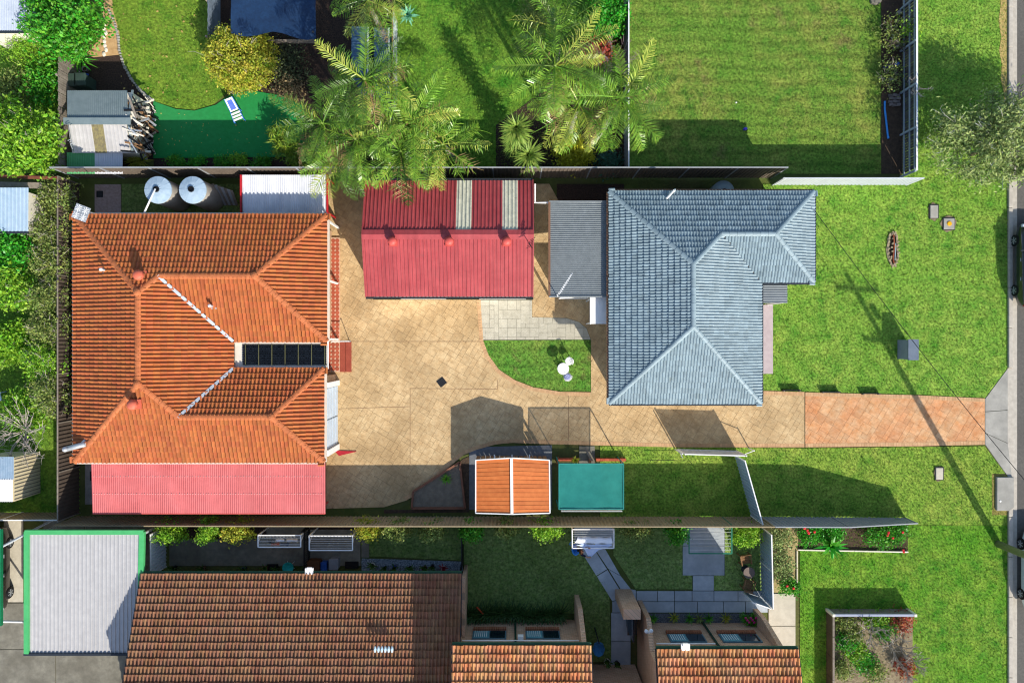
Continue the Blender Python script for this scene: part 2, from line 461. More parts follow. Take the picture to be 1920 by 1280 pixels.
def panel_fence(name, label, a, b, h0, h1, mat, cap_mat, group=None, bay=2.4, pitch=0.2, post=True, rails_side=0):
    """pressed steel fence: one panel a bay, posts and a top cap; h0 at a, h1 at b"""
    a, b = Vector((*a, 0)), Vector((*b, 0)); L = (b-a).length; d = (b-a)/L; nr = Vector((-d.y, d.x, 0))
    t = thing(name, label, 'fence', a, group)
    n = max(1, round(L/bay)); bw = L/n
    for i in range(n):
        p0 = a+d*(i*bw+0.03); w = bw-0.06
        ha = h0+(h1-h0)*(i/n); hb = h0+(h1-h0)*((i+1)/n)
        k = max(2, round(w/pitch)); us = []; of = []
        for j in range(k):
            q = w/k
            us += [j*q, j*q+.45*q, j*q+.55*q, j*q+.9*q]; of += [0.015, 0.015, -0.015, -0.015]
        us.append(w); of.append(0.015)
        m = len(us)
        V = [p0+d*u+nr*o+Vector((0, 0, 0.03)) for u, o in zip(us, of)]+[p0+d*u+nr*o+Vector((0, 0, ha+(hb-ha)*u/w-0.02)) for u, o in zip(us, of)]
        MB().add(V, [(j, j+1, m+j+1, m+j) for j in range(m-1)]).build('fence_panel', mat, t)
        MB().bar(a+d*(i*bw)+Vector((0, 0, ha)), a+d*((i+1)*bw)+Vector((0, 0, hb)), 0.055, 0.045).build('top_rail', cap_mat, t)
    if post:
        for i in range(n+1):
            hp = h0+(h1-h0)*i/n
            p = a+d*min(max(i*bw, 0.03), L-0.03)
            MB().box(p+Vector((0, 0, (hp+0.025)/2)), (0.06, 0.06, hp+0.025)).build('post', cap_mat, t)
    return t
def paling_fence(name, label, a, b, h, mat, rail_mat, pw=0.1, gap=0.018, group=None, side=1, cap=None, rails=(0.3, 1.0, 1.6), bay=2.2, lean=0.0):
    a, b = Vector((*a, 0)), Vector((*b, 0)); L = (b-a).length; d = (b-a)/L; nr = Vector((-d.y, d.x, 0))*side
    t = thing(name, label, 'fence', a, group)
    n = int(L/(pw+gap)); R = Matrix((d, Vector((-d.y, d.x, 0)), Vector((0, 0, 1)))).transposed().to_4x4()
    mes = []
    for v in range(4):
        hh = h+random.uniform(-.03, .03)
        mb = MB().box((0, 0, hh/2), (pw, 0.018, hh)); mes.append(mesh_np('paling', mb.v, mb.f, mat))
    for i in range(min(n, 300)):
        p = a+d*((i+.5)*(pw+gap))+nr*0.03
        link('paling', mes[i % 4], t, Matrix.Translation(p) @ R @ Matrix.Rotation(random.uniform(-.012, .012), 4, 'Y'))
    for z in rails:
        if z < h: MB().bar(a+Vector((0, 0, z)), b+Vector((0, 0, z)), 0.045, 0.08).build('rail', rail_mat, t)
    k = max(1, round(L/bay))
    for i in range(k+1):
        MB().box(a+d*(L*i/k)-nr*0.05+Vector((0, 0, h/2+.02)), (0.09, 0.09, h+.04)).build('post', rail_mat, t)
    if cap: MB().bar(a+Vector((0, 0, h+.06)), b+Vector((0, 0, h+.06)), 0.09, 0.03).build('capping', cap, t)
    return t

# ------------------------------------------------------------------ builders: paving
def pave(root, poly, angle, cell, z0, z1, mat, quota=300, gap=0.01, seed=1, name='paver', sizes=((2, 2), (2, 1), (1, 2), (1, 1)), prob=(.56, .15, .15, .14), origin=(0, 0)):
    r = random.Random(seed)
    ca, sa = math.cos(angle), math.sin(angle)
    def to(l): return [((x-origin[0])*ca+(y-origin[1])*sa, -(x-origin[0])*sa+(y-origin[1])*ca) for x, y in l]
    def back(x, y): return (x*ca-y*sa+origin[0], x*sa+y*ca+origin[1])
    lp = to(poly)
    if area(lp) < 0: lp = lp[::-1]
    x0 = int(math.floor(min(p[0] for p in lp)/cell))-1; x1 = int(math.ceil(max(p[0] for p in lp)/cell))+2
    y0 = int(math.floor(min(p[1] for p in lp)/cell))-1; y1 = int(math.ceil(max(p[1] for p in lp)/cell))+2
    tris = []
    for a, b, c in tessellate_polygon([[Vector((x, y, 0)) for x, y in lp]]):
        q = [lp[a], lp[b], lp[c]]
        tris.append(q if area(q) > 0 else q[::-1])
    used = set(); whole = []; cut = []
    for j in range(y0, y1):
        for i in range(x0, x1):
            if (i, j) in used: continue
            w, h = r.choices(sizes, prob)[0]
            if w == 2 and (i+1, j) in used: w = 1
            for a in range(w):
                for b in range(h): used.add((i+a, j+b))
            rx0, ry0, rx1, ry1 = i*cell+gap/2, j*cell+gap/2, (i+w)*cell-gap/2, (j+h)*cell-gap/2
            rect = [(rx0, ry0), (rx1, ry0), (rx1, ry1), (rx0, ry1)]
            full = (rx1-rx0)*(ry1-ry0); ps = []
            for tri in tris:
                c = clip_convex(tri, rect)
                if len(c) > 2 and abs(area(c)) > 1e-5: ps.append(c)
            ar = sum(abs(area(c)) for c in ps)
            if ar < 0.002: continue
            if ar > full*0.999: whole.append((ar, rect, (w, h)))
            else: cut.append((ar, ps, None))
    allp = sorted(whole+cut, key=lambda q: -q[0])
    cache = {}; rest = MB()
    R = Matrix.Rotation(angle, 4, 'Z')
    for k, (ar, pl, sz) in enumerate(allp):
        dz = r.uniform(-.002, .002)
        if k < quota and sz:
            if sz not in cache:
                mb = MB().prism([(x-pl[0][0], y-pl[0][1]) for x, y in pl], z0-z1, 0.0)
                cache[sz] = mesh_np(name, mb.v, mb.f, mat)
            px, py = back(*pl[0])
            link(name, cache[sz], root, Matrix.Translation((px, py, z1+dz)) @ R)
        else:
            for pc in ([pl] if sz else pl):
                q = []
                for p in [back(*p) for p in pc]:
                    if not q or math.hypot(p[0]-q[-1][0], p[1]-q[-1][1]) > 1e-4: q.append(p)
                if len(q) > 2: rest.prism(q, z0, z1+dz)
    if rest.v:
        o = rest.build(name+'_field', mat, root); o['kind'] = 'stuff'

# ------------------------------------------------------------------ builders: plants
def leaf_mesh(name, C, size, mat, aspect=0.55, up=0.35, jitter=0.55, seed=0, dirs=None):
    """one small folded leaf at each centre"""
    r = np.random.default_rng(seed); n = len(C)
    nr = r.normal(size=(n, 3)); nr[:, 2] = np.abs(nr[:, 2])+up; nr /= np.linalg.norm(nr, axis=1)[:, None]
    t = r.normal(size=(n, 3)) if dirs is None else dirs+r.normal(size=(n, 3))*0.25
    t -= nr*(t*nr).sum(1)[:, None]; t /= np.linalg.norm(t, axis=1)[:, None]+1e-9
    b = np.cross(nr, t)
    s = (size*(1+jitter*r.uniform(-1, 1, n)))[:, None]
    w = s*aspect
    V = np.empty((n, 4, 3))
    V[:, 0] = C-t*s*.5; V[:, 1] = C+b*w*.5+nr*w*.12; V[:, 2] = C+t*s*.5; V[:, 3] = C-b*w*.5+nr*w*.12
    F = np.arange(n*4).reshape(n, 4)
    return mesh_np(name, V.reshape(-1, 3), F, mat)
def clump_pts(c, rad, nclump, nleaf, seed, spread=0.3, hollow=0.5, top=0.0, flatb=-0.6):
    r = np.random.default_rng(seed)
    d = r.normal(size=(nclump, 3)); d /= np.linalg.norm(d, axis=1)[:, None]
    d[:, 2] = np.where(d[:, 2] < flatb, -d[:, 2]*.3, d[:, 2])
    rr = (hollow+(1-hollow)*r.uniform(0, 1, nclump)**0.6)[:, None]
    cc = d*rr*np.array(rad)*r.uniform(.86, 1.08, (nclump, 1))
    k = r.integers(0, nclump, nleaf)
    P_ = cc[k]+r.normal(size=(nleaf, 3))*spread*np.array([1, 1, .7])
    return P_+np.array(c), cc+np.array(c)
def tree(name, label, cat, base, c, rad, nclump, nleaf, leaf, mat, seed, group=None, trunk_r=0.1, limbs=7, spread=0.3, hollow=0.5, aspect=0.55, bark=None, twigs=0, twig_mat=None, crown='crown', stem='trunk', up=0.35):
    t = thing(name, label, cat, (base[0], base[1], 0), group); o = np.array(org(t))
    pts, cc = clump_pts(c, rad, nclump, nleaf, seed, spread, hollow)
    pts[:, 2] = np.maximum(pts[:, 2], 0.04)
    link(crown, leaf_mesh(crown, pts-o, leaf, mat, aspect=aspect, seed=seed, up=up), t)
    r = random.Random(seed); bark = bark or m_bark
    b = Vector((base[0], base[1], 0)); cv = Vector(c); fork = b.lerp(cv, 0.45)
    MB().tube([b, b.lerp(fork, .5)+Vector((r.uniform(-.05, .05), r.uniform(-.05, .05), 0)), fork], [trunk_r, trunk_r*.8, trunk_r*.65], 8).build(stem, bark, t, True)
    idx = list(range(len(cc))); r.shuffle(idx)
    for i in idx[:limbs]:
        e = Vector(cc[i]); md = fork.lerp(e, .5)+Vector((0, 0, .12*rad[2]))
        MB().tube([fork-Vector((0, 0, .05)), md, e], [trunk_r*.5, trunk_r*.3, trunk_r*.12], 5).build('limb', bark, t, True)
    if twigs:
        mb = MB()
        for i in range(twigs):
            a = Vector(cc[r.randrange(len(cc))]); dd = (a-cv); dd.z = abs(dd.z)+.2; dd.normalize()
            p0 = a-dd*.15; q = dd+Vector((r.uniform(-.6, .6), r.uniform(-.6, .6), r.uniform(-.2, .5)))
            p1 = p0+q*r.uniform(.25, .5)*max(.6, min(rad)); p2 = p1+Vector((r.uniform(-.25, .25), r.uniform(-.25, .25), r.uniform(0, .2)))
            mb.tube([p0, p1, p2], [.014, .01, .005], 3, cap=False)
        x = mb.build('twigs', twig_mat or bark, t); x['kind'] = 'stuff'
    return t

def frond_mesh(name, L, droop, rise, leaflet, mat, seed, n=25, sparse=1.0, tipbare=0.0):
    """feather frond along +x from the origin, arching"""
    r = random.Random(seed)
    def rach(t):
        x = L*(t-0.18*droop*t*t*t); z = rise*L*(t*1.0)-droop*L*0.75*t*t
        return Vector((x, 0.05*L*math.sin(t*2+seed)*t, z))
    mb = MB(); N = 9
    mb.tube([rach(i/N) for i in range(N+1)], [0.03*(1-i/N)+0.006 for i in range(N+1)], 4, cap=False)
    for i in range(n):
        t = 0.14+0.86*(i+r.uniform(-.3, .3))/n; t = min(max(t, .1), .995)
        if r.random() > sparse or t > 1-tipbare: continue
        p = rach(t); d = (rach(min(1, t+.02))-rach(t-.02)).normalized()
        ll = leaflet*(math.sin(math.pi*min(1, .16+.84*t))**.55)*r.uniform(.8, 1.1)*(1 if t < .93 else .7)
        for sgn in (-1, 1):
            sd = d.cross(Vector((0, 0, 1))).normalized()*sgn
            fw = 0.45+0.5*t
            dirv = (sd*1.0+d*fw+Vector((0, 0, r.uniform(.1, .5)))).normalized()
            w = 0.034*L/2.6*r.uniform(.7, 1.2)
            mid = p+dirv*ll*.55; end = p+dirv*ll+Vector((r.uniform(-.04, .04), r.uniform(-.04, .04), -ll*r.uniform(.2, .8)))
            side = d*w
            mb.add([p-side*.5, p+side*.5, mid+side*.7, mid-side*.7, end], [(0, 1, 2, 3), (3, 2, 4)])
    return mesh_np(name, mb.v, mb.f, mat)
FR = {}
def palm(label, crown, base, n, L, seed, mats, group='feather palms along the back fence', trunk_r=0.12, spear=True, bare=0.0):
    r = random.Random(seed); b = Vector((base[0], base[1], 0)); c = Vector(crown)
    t = thing('palm_tree', label, 'palm tree', b, group)
    m = b.lerp(c, .5)+Vector((r.uniform(-.1, .1), r.uniform(-.1, .1), 0))
    MB().tube([b, b.lerp(m, .5), m, m.lerp(c, .6), c+Vector((0, 0, .1))], [trunk_r*1.5, trunk_r*1.1, trunk_r, trunk_r*.9, trunk_r*.8], 10).build('trunk', M('palm_trunk', '#8f8a80', '#b9b2a6', rough=.9, scale=4, bump=.3), t, True)
    MB().tube([c-Vector((0, 0, .55)), c-Vector((0, 0, .2)), c+Vector((0, 0, .25))], [trunk_r*1.1, trunk_r*1.25, trunk_r*.6], 8).build('crown_shaft', M('crown_shaft', '#5f7a34', '#7f9440', rough=.6), t, True)
    for i in range(n):
        a = 2*math.pi*(i*0.381966)+r.uniform(-.25, .25)
        lvl = i/n
        kind = r.randrange(4); mt = r.randrange(len(mats))
        if lvl > .85 and r.random() < .6: mt = -1
        dry = r.random() < bare
        key = (round(lvl*4), kind, mt, dry)
        if key not in FR:
            rise = 1.15-0.3*round(lvl*4); dr = .5+.2*round(lvl*4)
            FR[key] = frond_mesh('frond', 2.6, dr*.8, max(.15, rise*.7), 0.6, (mats[mt] if mt >= 0 else M('frond_dead', '#6d5a38', '#9a8458', rough=.8, island=.2)), (key[0]*131+key[1]*37+key[2]*11+key[3]*7) % 1000, sparse=.55 if dry else .97, tipbare=.25 if dry else 0)
        sc = L/2.6*r.uniform(.85, 1.1)
        link('frond', FR[key], t, Matrix.Translation(c+Vector((0, 0, .1))) @ Matrix.Rotation(a, 4, 'Z') @ Matrix.Rotation(r.uniform(-.6, .6), 4, 'X') @ Matrix.Rotation(r.uniform(-.15, .25), 4, 'Y') @ Matrix.Scale(sc, 4))
    if spear:
        MB().tube([c, c+Vector((r.uniform(-.1, .1), r.uniform(-.1, .1), 1.2))], [.035, .008], 5).build('spear_leaf', mats[0], t)
    return t
def rosette(name, label, cat, c, n, L, w, mat, seed, base_z=0.0, group=None, tilt=(.1, 1.2), stem_mat=None, skirt=0, leafname='leaf', joined=True):
    """sword leaves around one head; the leaves of small rosettes are one part"""
    r = random.Random(seed); c = Vector(c); t = thing(name, label, cat, (c.x, c.y, base_z), group)
    def blades(cz, n_, lo, hi, LL):
        mb = MB()
        for i in range(n_):
            a = i*2.39996+r.uniform(-.2, .2); e = lo+(hi-lo)*((i+.5)/n_)+r.uniform(-.1, .1)
            ll = LL*r.uniform(.8, 1.1)
            h = Vector((math.cos(a), math.sin(a), 0)); sd = Vector((-h.y, h.x, 0))*w/2
            p0 = cz+h*.03; p1 = cz+h*math.sin(e)*ll*.5+Vector((0, 0, math.cos(e)*ll*.5)); p2 = cz+h*math.sin(min(e+.25, 2.6))*ll+Vector((0, 0, math.cos(min(e+.25, 2.6))*ll))
            mb.add([p0-sd*.6, p0+sd*.6, p1+sd, p1-sd, p2], [(0, 1, 2, 3), (3, 2, 4)])
        return mb
    if c.z > base_z+.15:
        MB().tube([(c.x, c.y, base_z), (c.x, c.y, c.z)], [.07, .05], 7).build('stem', stem_mat or m_bark, t, True)
    x = blades(c, n, tilt[0], tilt[1], L).build('leaves', mat, t); x['kind'] = 'stuff'
    if skirt:
        for k in range(skirt):
            z = base_z+.7+(c.z-base_z-.8)*(k+.5)/skirt
            x = blades(Vector((c.x, c.y, z)), int(n*.7), .9, 2.0, L*r.uniform(.75, 1)).build('leaf_skirt', mat, t); x['kind'] = 'stuff'
    return t
def grass(name, label, poly, dens, mat, h=0.06, seed=0, holes=(), z=0.008, wid=0.03):
    r = np.random.default_rng(seed); xs = [p[0] for p in poly]; ys = [p[1] for p in poly]
    x0, x1, y0, y1 = max(min(xs), -28.5), min(max(xs), 28.5), max(min(ys), -19.3), min(max(ys), 19.3)
    n = int((x1-x0)*(y1-y0)*dens); p = np.stack([r.uniform(x0, x1, n), r.uniform(y0, y1, n)], 1)
    k = inside(p, poly)
    for q in holes: k &= ~inside(p, q)
    p = p[k]; n = len(p); p = p+r.normal(size=p.shape)*.035
    a = r.uniform(0, 2*np.pi, n); hh = h*r.uniform(.5, 1.4, n); ln = hh*r.uniform(.3, 1.3, n); b = r.uniform(0, 2*np.pi, n)
    w = wid*r.uniform(.6, 1.5, n)
    V = np.zeros((n, 3, 3)); V[:, :, 2] = z
    V[:, 0, 0] = p[:, 0]-np.cos(a)*w/2; V[:, 0, 1] = p[:, 1]-np.sin(a)*w/2
    V[:, 1, 0] = p[:, 0]+np.cos(a)*w/2; V[:, 1, 1] = p[:, 1]+np.sin(a)*w/2
    V[:, 2, 0] = p[:, 0]+np.cos(b)*ln; V[:, 2, 1] = p[:, 1]+np.sin(b)*ln; V[:, 2, 2] = z+hh
    o = link(name, mesh_np(name, V.reshape(-1, 3), np.arange(n*3).reshape(n, 3), mat))
    return tag(o, label, 'grass', kind='stuff')
# ------------------------------------------------------------------ the setting: ground, lawns, paths, road
gA = M('grass_front', '#437c1e', '#98aa48', rough=.9, scale=1.3, detail=8, island=.35, hue=.014, big=.5, bigcol='#749a34', bigscale=.45, con=1.1, sub=.25, fine=.68, finescale=8)
gB = M('grass_dry', '#4f842a', '#94a04a', wave=.22, wavescale=.42, rough=.9, scale=1.1, detail=8, island=.35, hue=.014, big=.75, bigcol='#609230', bigscale=.28, con=1.4, sub=.25, stain='#8a7450', stainthr=.59, stainscale=.32, fine=.65, finescale=7)
gC = M('grass_lush', '#40841e', '#8eae3c', rough=.9, scale=1.4, detail=8, fine=.62, finescale=7, island=.35, hue=.012, big=.5, bigcol='#8aa83a', bigscale=.4, con=1.1, sub=.25, stain='#a09050', stainthr=.7, stainscale=2.2)
gD = M('grass_yard', '#6c9040', '#a0b46c', rough=.9, scale=3, fine=.62, finescale=7, island=.35, big=.4, bigcol='#556a30', sub=.25)
m_ground = M('ground_cover', '#41501f', '#5f6a33', rough=1, scale=1.2, bump=.5, bscale=8, big=.5, bigcol='#5a4c36', bigscale=.4)
struct('ground', [(-250, -250), (250, -250), (250, 250), (-250, 250)], -0.03, m_ground)

table_lawn = [(903, 638), (1108, 637), (1108, 735), (1050, 734), (1000, 726), (965, 712), (935, 692), (915, 665)]
front = GP([(1692, -60), (1889, -60), (1888, 300), (1890, 690), (1846, 747), (1720, 741), (1510, 735), (1431, 733), (1431, 345), (1692, 345)])
gV = M('grass_vivid', '#42821a', '#96ae40', rough=.9, scale=1.2, detail=8, island=.35, hue=.014, big=.6, bigcol='#5a9a18', bigscale=.35, con=1.3, sub=.25, fine=.68, finescale=8, stain='#a8a050', stainthr=.68, stainscale=.9)
lower = GP([(1125, 836), (1510, 840), (1846, 836), (1889, 893), (1889, 984), (1500, 984), (1500, 975), (1125, 968)])
corner = GP([(1500, 984.5), (1889, 984.5), (1889, 1340), (1500, 1340)])
lawns = [
    ('lawn_front', front, gA, 'short front lawn and verge between house and kerb', ()),
    ('lawn_lower', lower, gA, 'lawn below the driveway running to the street corner', ([G(1866, 893), G(1899, 893), G(1899, 956), G(1866, 956)],)),
    ('lawn_corner', corner, gV, 'vivid green corner lawn around the walled garden', ([G(1560, 1142), G(1712, 1142), G(1712, 1340), G(1560, 1340)],)),
    ('lawn_table', GP(table_lawn), gB, 'small curved lawn under the white table', ()),
    ('lawn_back', GP([(207, -60), (212, 20), (224, 60), (224, 103), (240, 140), (262, 170), (290, 190), (330, 203), (365, 206), (400, 196), (425, 175), (425, 140), (400, 60), (398, -60)]), gC, 'lush curved lawn beside the sandy path', ()),
    ('lawn_palms', GP([(738, -60), (1172, -60), (1172, 326), (738, 326)]), gC, 'bright lawn between the two palm clumps', ()),
    ('lawn_vacant', GP([(1180, -60), (1652, -60), (1652, 326), (1180, 326)]), gB, 'wide patchy mown lawn behind the grey house', ()),
    ('lawn_yard_west', GP([(692, 985), (866, 985), (866, 1050), (692, 1042)]), gD, 'narrow shaded lawn behind the pebble strip', ()),
    ('lawn_yard_middle', GP([(870, 985), (1068, 985), (1110, 1050), (1142, 1098), (1146, 1240), (1100, 1240), (1096, 1150), (870, 1146)]), gD, 'shaded square lawn in front of the unit windows', ()),
    ('lawn_yard_east', GP([(1152, 985), (1281, 985), (1281, 1076), (1298, 1078), (1298, 1104), (1192, 1104), (1150, 1040)]), gD, 'shaded lawn between diagonal path and square slab', ()),
    ('lawn_yard_corner', GP([(1359, 985), (1424, 985), (1436, 1106), (1339, 1106), (1339, 1078), (1359, 1078)]), gD, 'shaded lawn under the garden chairs', ()),
    ('lawn_neighbour', GP([(-80, 60), (150, 60), (150, 325), (-80, 325)]), gC, 'rough grass left of the paling fence', ()),
    ('lawn_west', GP([(-80, 345), (150, 345), (150, 960), (-80, 960)]), gC, 'rough grass under the shrubs on the left', ()),
    ('lawn_tanks', GP([(228, 345), (470, 345), (470, 415), (228, 415)]), gD, 'dark grass strip around the water tanks', ()),
]
for i, (nm, pl, mt, lb, holes) in enumerate(lawns):
    struct(nm, pl, 0.0, mt)
    dens = 230 if mt in (gA, gB, gC, gV) else 140
    grass('grass', lb, pl, dens, mt, seed=20+i, holes=holes, h=.06 if mt is not gB else .05, wid=.032)

struct('dry_verge', GP([(1874, -60), (1889, -60), (1888, 200), (1884, 196), (1881, 170), (1876, 150), (1878, 120), (1873, 95), (1877, 70), (1872, 40), (1876, 10)]), .014, M('verge_straw', '#a08c50', '#b8a468', rough=1, scale=5, fine=.3))
m_turf = M('artificial_turf', '#0f7a34', '#1c8f45', rough=.85, scale=5, bump=.4, bscale=90, big=.35, bigcol='#3f8f58')
turf = GP([(288, 190), (330, 205), (365, 208), (405, 197), (432, 178), (470, 170), (530, 180), (570, 200), (570, 294), (288, 297)])
tu = MB().prism(turf, -.02, .025).build('turf_mat', m_turf); tu['kind'] = 'structure'
struct('sandy_path', GP([(182, -60), (207, -60), (212, 20), (224, 60), (224, 103), (176, 108), (160, 104), (190, 70), (193, 20)]), .006, m_sand)
struct('shadowed_earth', GP([(148, 100), (224, 103), (240, 140), (262, 170), (288, 190), (288, 300), (148, 326)]), .004, m_mulch)  # earth in shadow; the shade is put in through the dark mulch colour
struct('shrub_bed', GP([(395, -60), (738, -60), (738, 326), (288, 326), (288, 297), (570, 294), (570, 200), (530, 180), (470, 170), (432, 178), (425, 140), (400, 60)]), -.008, m_mulch)
struct('fence_bed', GP([(1652, -60), (1692, -60), (1692, 326), (1652, 326)]), .006, m_soil)
struct('palm_bed', GP([(930, 235), (1172, 60), (1172, 326), (930, 326)]), .016, m_mulch)
# stone edging along the sandy path: single stones
edge_t = thing('path_edging', 'pale stones edging the sandy path by the curved lawn', 'edging', P(224, 80))
ep = [(205, 20), (216, 45), (222, 70), (224, 95), (232, 122), (246, 148), (262, 169), (276, 181), (290, 191)]
for a, b in zip(ep, ep[1:]):
    for k in range(5):
        x, y = a[0]+(b[0]-a[0])*k/5, a[1]+(b[1]-a[1])*k/5
        p = P(x, y); rr = random.uniform(.06, .1)
        MB().lathe((p.x, p.y, 0), [(rr, 0), (rr*1.05, .04), (rr*.6, .08)], 7, sy=random.uniform(.7, 1.2)).build('edging_stone', m_conc, edge_t)
for i in range(9):
    p = P(197+random.uniform(-2, 3), 38+i*8); MB().lathe((p.x, p.y, 0), [(.1, 0), (.09, .05), (.05, .08)], 7, sy=1.4).build('edging_stone', M('pale_stone', '#c9c2b0', '#e0dacb', rough=.9), edge_t)

# road, gutter, kerb
road_x = 1908
def strip(name, xs, ys, z, mat, th=0): return struct(name, [G(xs[0], ys[0]), G(xs[1], ys[0]), G(xs[1], ys[1]), G(xs[0], ys[1])], z, mat, th)
strip('road', (1907, 2300), (-400, 1700), -.015, m_asph)
strip('gutter', (1897.5, 1907), (-400, 1700), .0, m_kerb, .1)
kb = thing('kerb', 'pale concrete kerb along the verge beside the road', 'kerb', P(1893, 600)); kb['kind'] = 'structure'
for y0, y1 in [(-60+75*i, -60+75*(i+1)) for i in range(10)]+[(893+75*i, 893+75*(i+1)) for i in range(6)]:
    a = G(1889, y0); b = G(1897, y1-.6)
    MB().prism([(a[0], a[1]), (b[0], a[1]), (b[0], b[1]), (a[0], b[1])], -.05, .11 if y0 < 640 or y0 > 880 else .05).build('kerb_stone', m_kerb, kb, bevel=.02)
MB().prism(GP([(1889, 690), (1897, 690), (1897.2, 893), (1889, 893)]), -.05, .02).build('kerb_layback', m_kerb, kb)
cr = thing('driveway_crossover', 'grey concrete crossover from driveway to the road gutter', 'crossover', P(1870, 790)); cr['kind'] = 'structure'
MB().prism(GP([(1847, 747.5), (1889, 691), (1889, 768), (1847, 771)]), -.05, .02).build('slab', m_conc, cr)
MB().prism(GP([(1847, 772), (1889, 769), (1889, 830), (1847, 811)]), -.05, .02).build('slab', m_conc, cr)
MB().prism(GP([(1847, 812), (1889, 831), (1896.5, 892), (1889, 892), (1847, 832.5)]), -.05, .021).build('slab', m_conc, cr)
struct('stormwater_slab_surround', GP([(1860, 888), (1889, 888), (1889, 965), (1860, 965)]), .012, M('dry_grass', '#7a6f3c', '#96894c', rough=1, scale=6))

# ------------------------------------------------------------------ driveway (stamped pieces) and grey path
m_dr = M('stamped_sand', '#b8986c', '#d2b88c', fine=.16, finescale=5, rough=.75, scale=3.2, bump=.35, bscale=16, island=.06, big=.75, bigcol='#9c8058', bigscale=.42, stain='#b87848', stainthr=.67, stainscale=.7, spec=.35)
m_dr2 = M('stamped_orange', '#bd8654', '#cba982', fine=.16, finescale=5, rough=.75, scale=2.6, bump=.35, bscale=16, island=.1, big=.5, bigcol='#c07442', bigscale=.7, spec=.35)
m_joint = M('joint', '#84694e', '#957a5c', rough=1)
m_gp = M('stamped_grey', '#a5a08e', '#bfbaa8', rough=.8, scale=3, bump=.35, bscale=18, island=.06, big=.3, bigcol='#b3ab98')
m_jointg = M('joint_grey', '#6f6b60', rough=1)
drive = GP([(612, 338), (700, 338), (700, 562), (897, 562), (897, 600), (905, 640), (915, 665), (935, 692), (965, 712), (1000, 726), (1050, 734), (1108, 735), (1108, 636), (1100, 615), (1085, 603), (1062, 596), (998, 594), (998, 562), (1000, 562), (1000, 345), (1030, 345), (1060, 400), (1160, 560), (1160, 735), (1430, 733), (1508, 735),
            (1508, 838), (1270, 838), (1125, 834), (1010, 831), (960, 829), (930, 832), (895, 842), (870, 852), (830, 885), (790, 920), (760, 938), (720, 950), (612, 953)])
drive2 = GP([(1509.5, 735), (1720, 741), (1846, 747), (1846, 833), (1720, 836), (1509.5, 838)])
t = thing('driveway', 'tan stamped concrete driveway and courtyard', 'driveway', P(760, 700)); t['kind'] = 'structure'
MB().prism(drive, -.05, .012).build('slab', m_joint, t)
ang = math.radians(-31)
pave(t, drive, ang, .262, .0, .026, m_dr, quota=300, seed=4)
t2 = thing('driveway_apron', 'orange stained stamped concrete at the street end', 'driveway', P(1680, 790)); t2['kind'] = 'structure'
MB().prism(drive2, -.05, .012).build('slab', m_joint, t2)
pave(t2, drive2, ang, .262, .0, .026, m_dr2, quota=300, seed=9)
# soldier-course borders
bo = MB()
for pl in ([(1125, 831), (1270, 834.5), (1508, 834.5)], [(1509.5, 738.5), (1720, 744), (1846, 750)], [(1509.5, 834.5), (1720, 832.5), (1846, 829.5)], [(1431, 736), (1508, 738)],
           [(897.5, 562), (900, 600), (903, 640), (913, 667), (933, 695), (963, 715), (999, 729), (1050, 737.5), (1106, 738.5)], [(760, 934.5), (790, 917), (828, 882), (867, 849), (893, 839), (929, 829), (960, 826), (1010, 828), (1125, 831)]):
    for a, b in zip(pl, pl[1:]):
        A, B = P(*a), P(*b); L = (B-A).length; n = max(1, int(L/.14)); d = (B-A)/L
        for i in range(n):
            bo.bar(A+d*(L*i/n+.006)+Vector((0, 0, .016)), A+d*(L*(i+1)/n-.006)+Vector((0, 0, .016)), .2, .034)
x = bo.build('border_bricks', M('stamped_border', '#b08a62', '#c7a27a', rough=.8, scale=4, island=.1), t); x['kind'] = 'stuff'
gp = thing('grey_path', 'pale grey stamped concrete path beside the small lawn', 'path', P(960, 600)); gp['kind'] = 'structure'
gpoly = GP([(897.5, 562.5), (997.5, 562.5), (997.5, 594.5), (1062, 596.5), (1085, 603.5), (1099.5, 615.5), (1107.5, 636.5), (904, 637)])
MB().prism(gpoly, -.05, .016).build('slab', m_jointg, gp)
pave(gp, gpoly, 0, .24, .0, .03, m_gp, seed=12)
# expansion joints
for a, b in (((769, 728), (933, 729)), ((769, 728), (769, 868)), ((634, 766), (769, 762)), ((933, 712), (933, 729)), ((1066, 737), (1066, 833)), ((634, 640), (905, 640))):
    x = MB().bar(P(*a, .027), P(*b, .027), .03, .006).build('expansion_joint', m_joint, t)
# drain grate
dg = thing('drain_grate', 'small black square drain grate set in the courtyard', 'drain', P(828, 716)); 
MB().box(P(828, 716, .03), (.42, .42, .02), rz=math.radians(38)).build('frame', m_dark, dg)
for i in range(6):
    c = P(828, 716, .043)+Matrix.Rotation(math.radians(38), 3, 'Z') @ Vector((-.17+.068*i, 0, 0)); MB().box(c, (.03, .38, .012), rz=math.radians(38)).build('bar', m_black, dg)
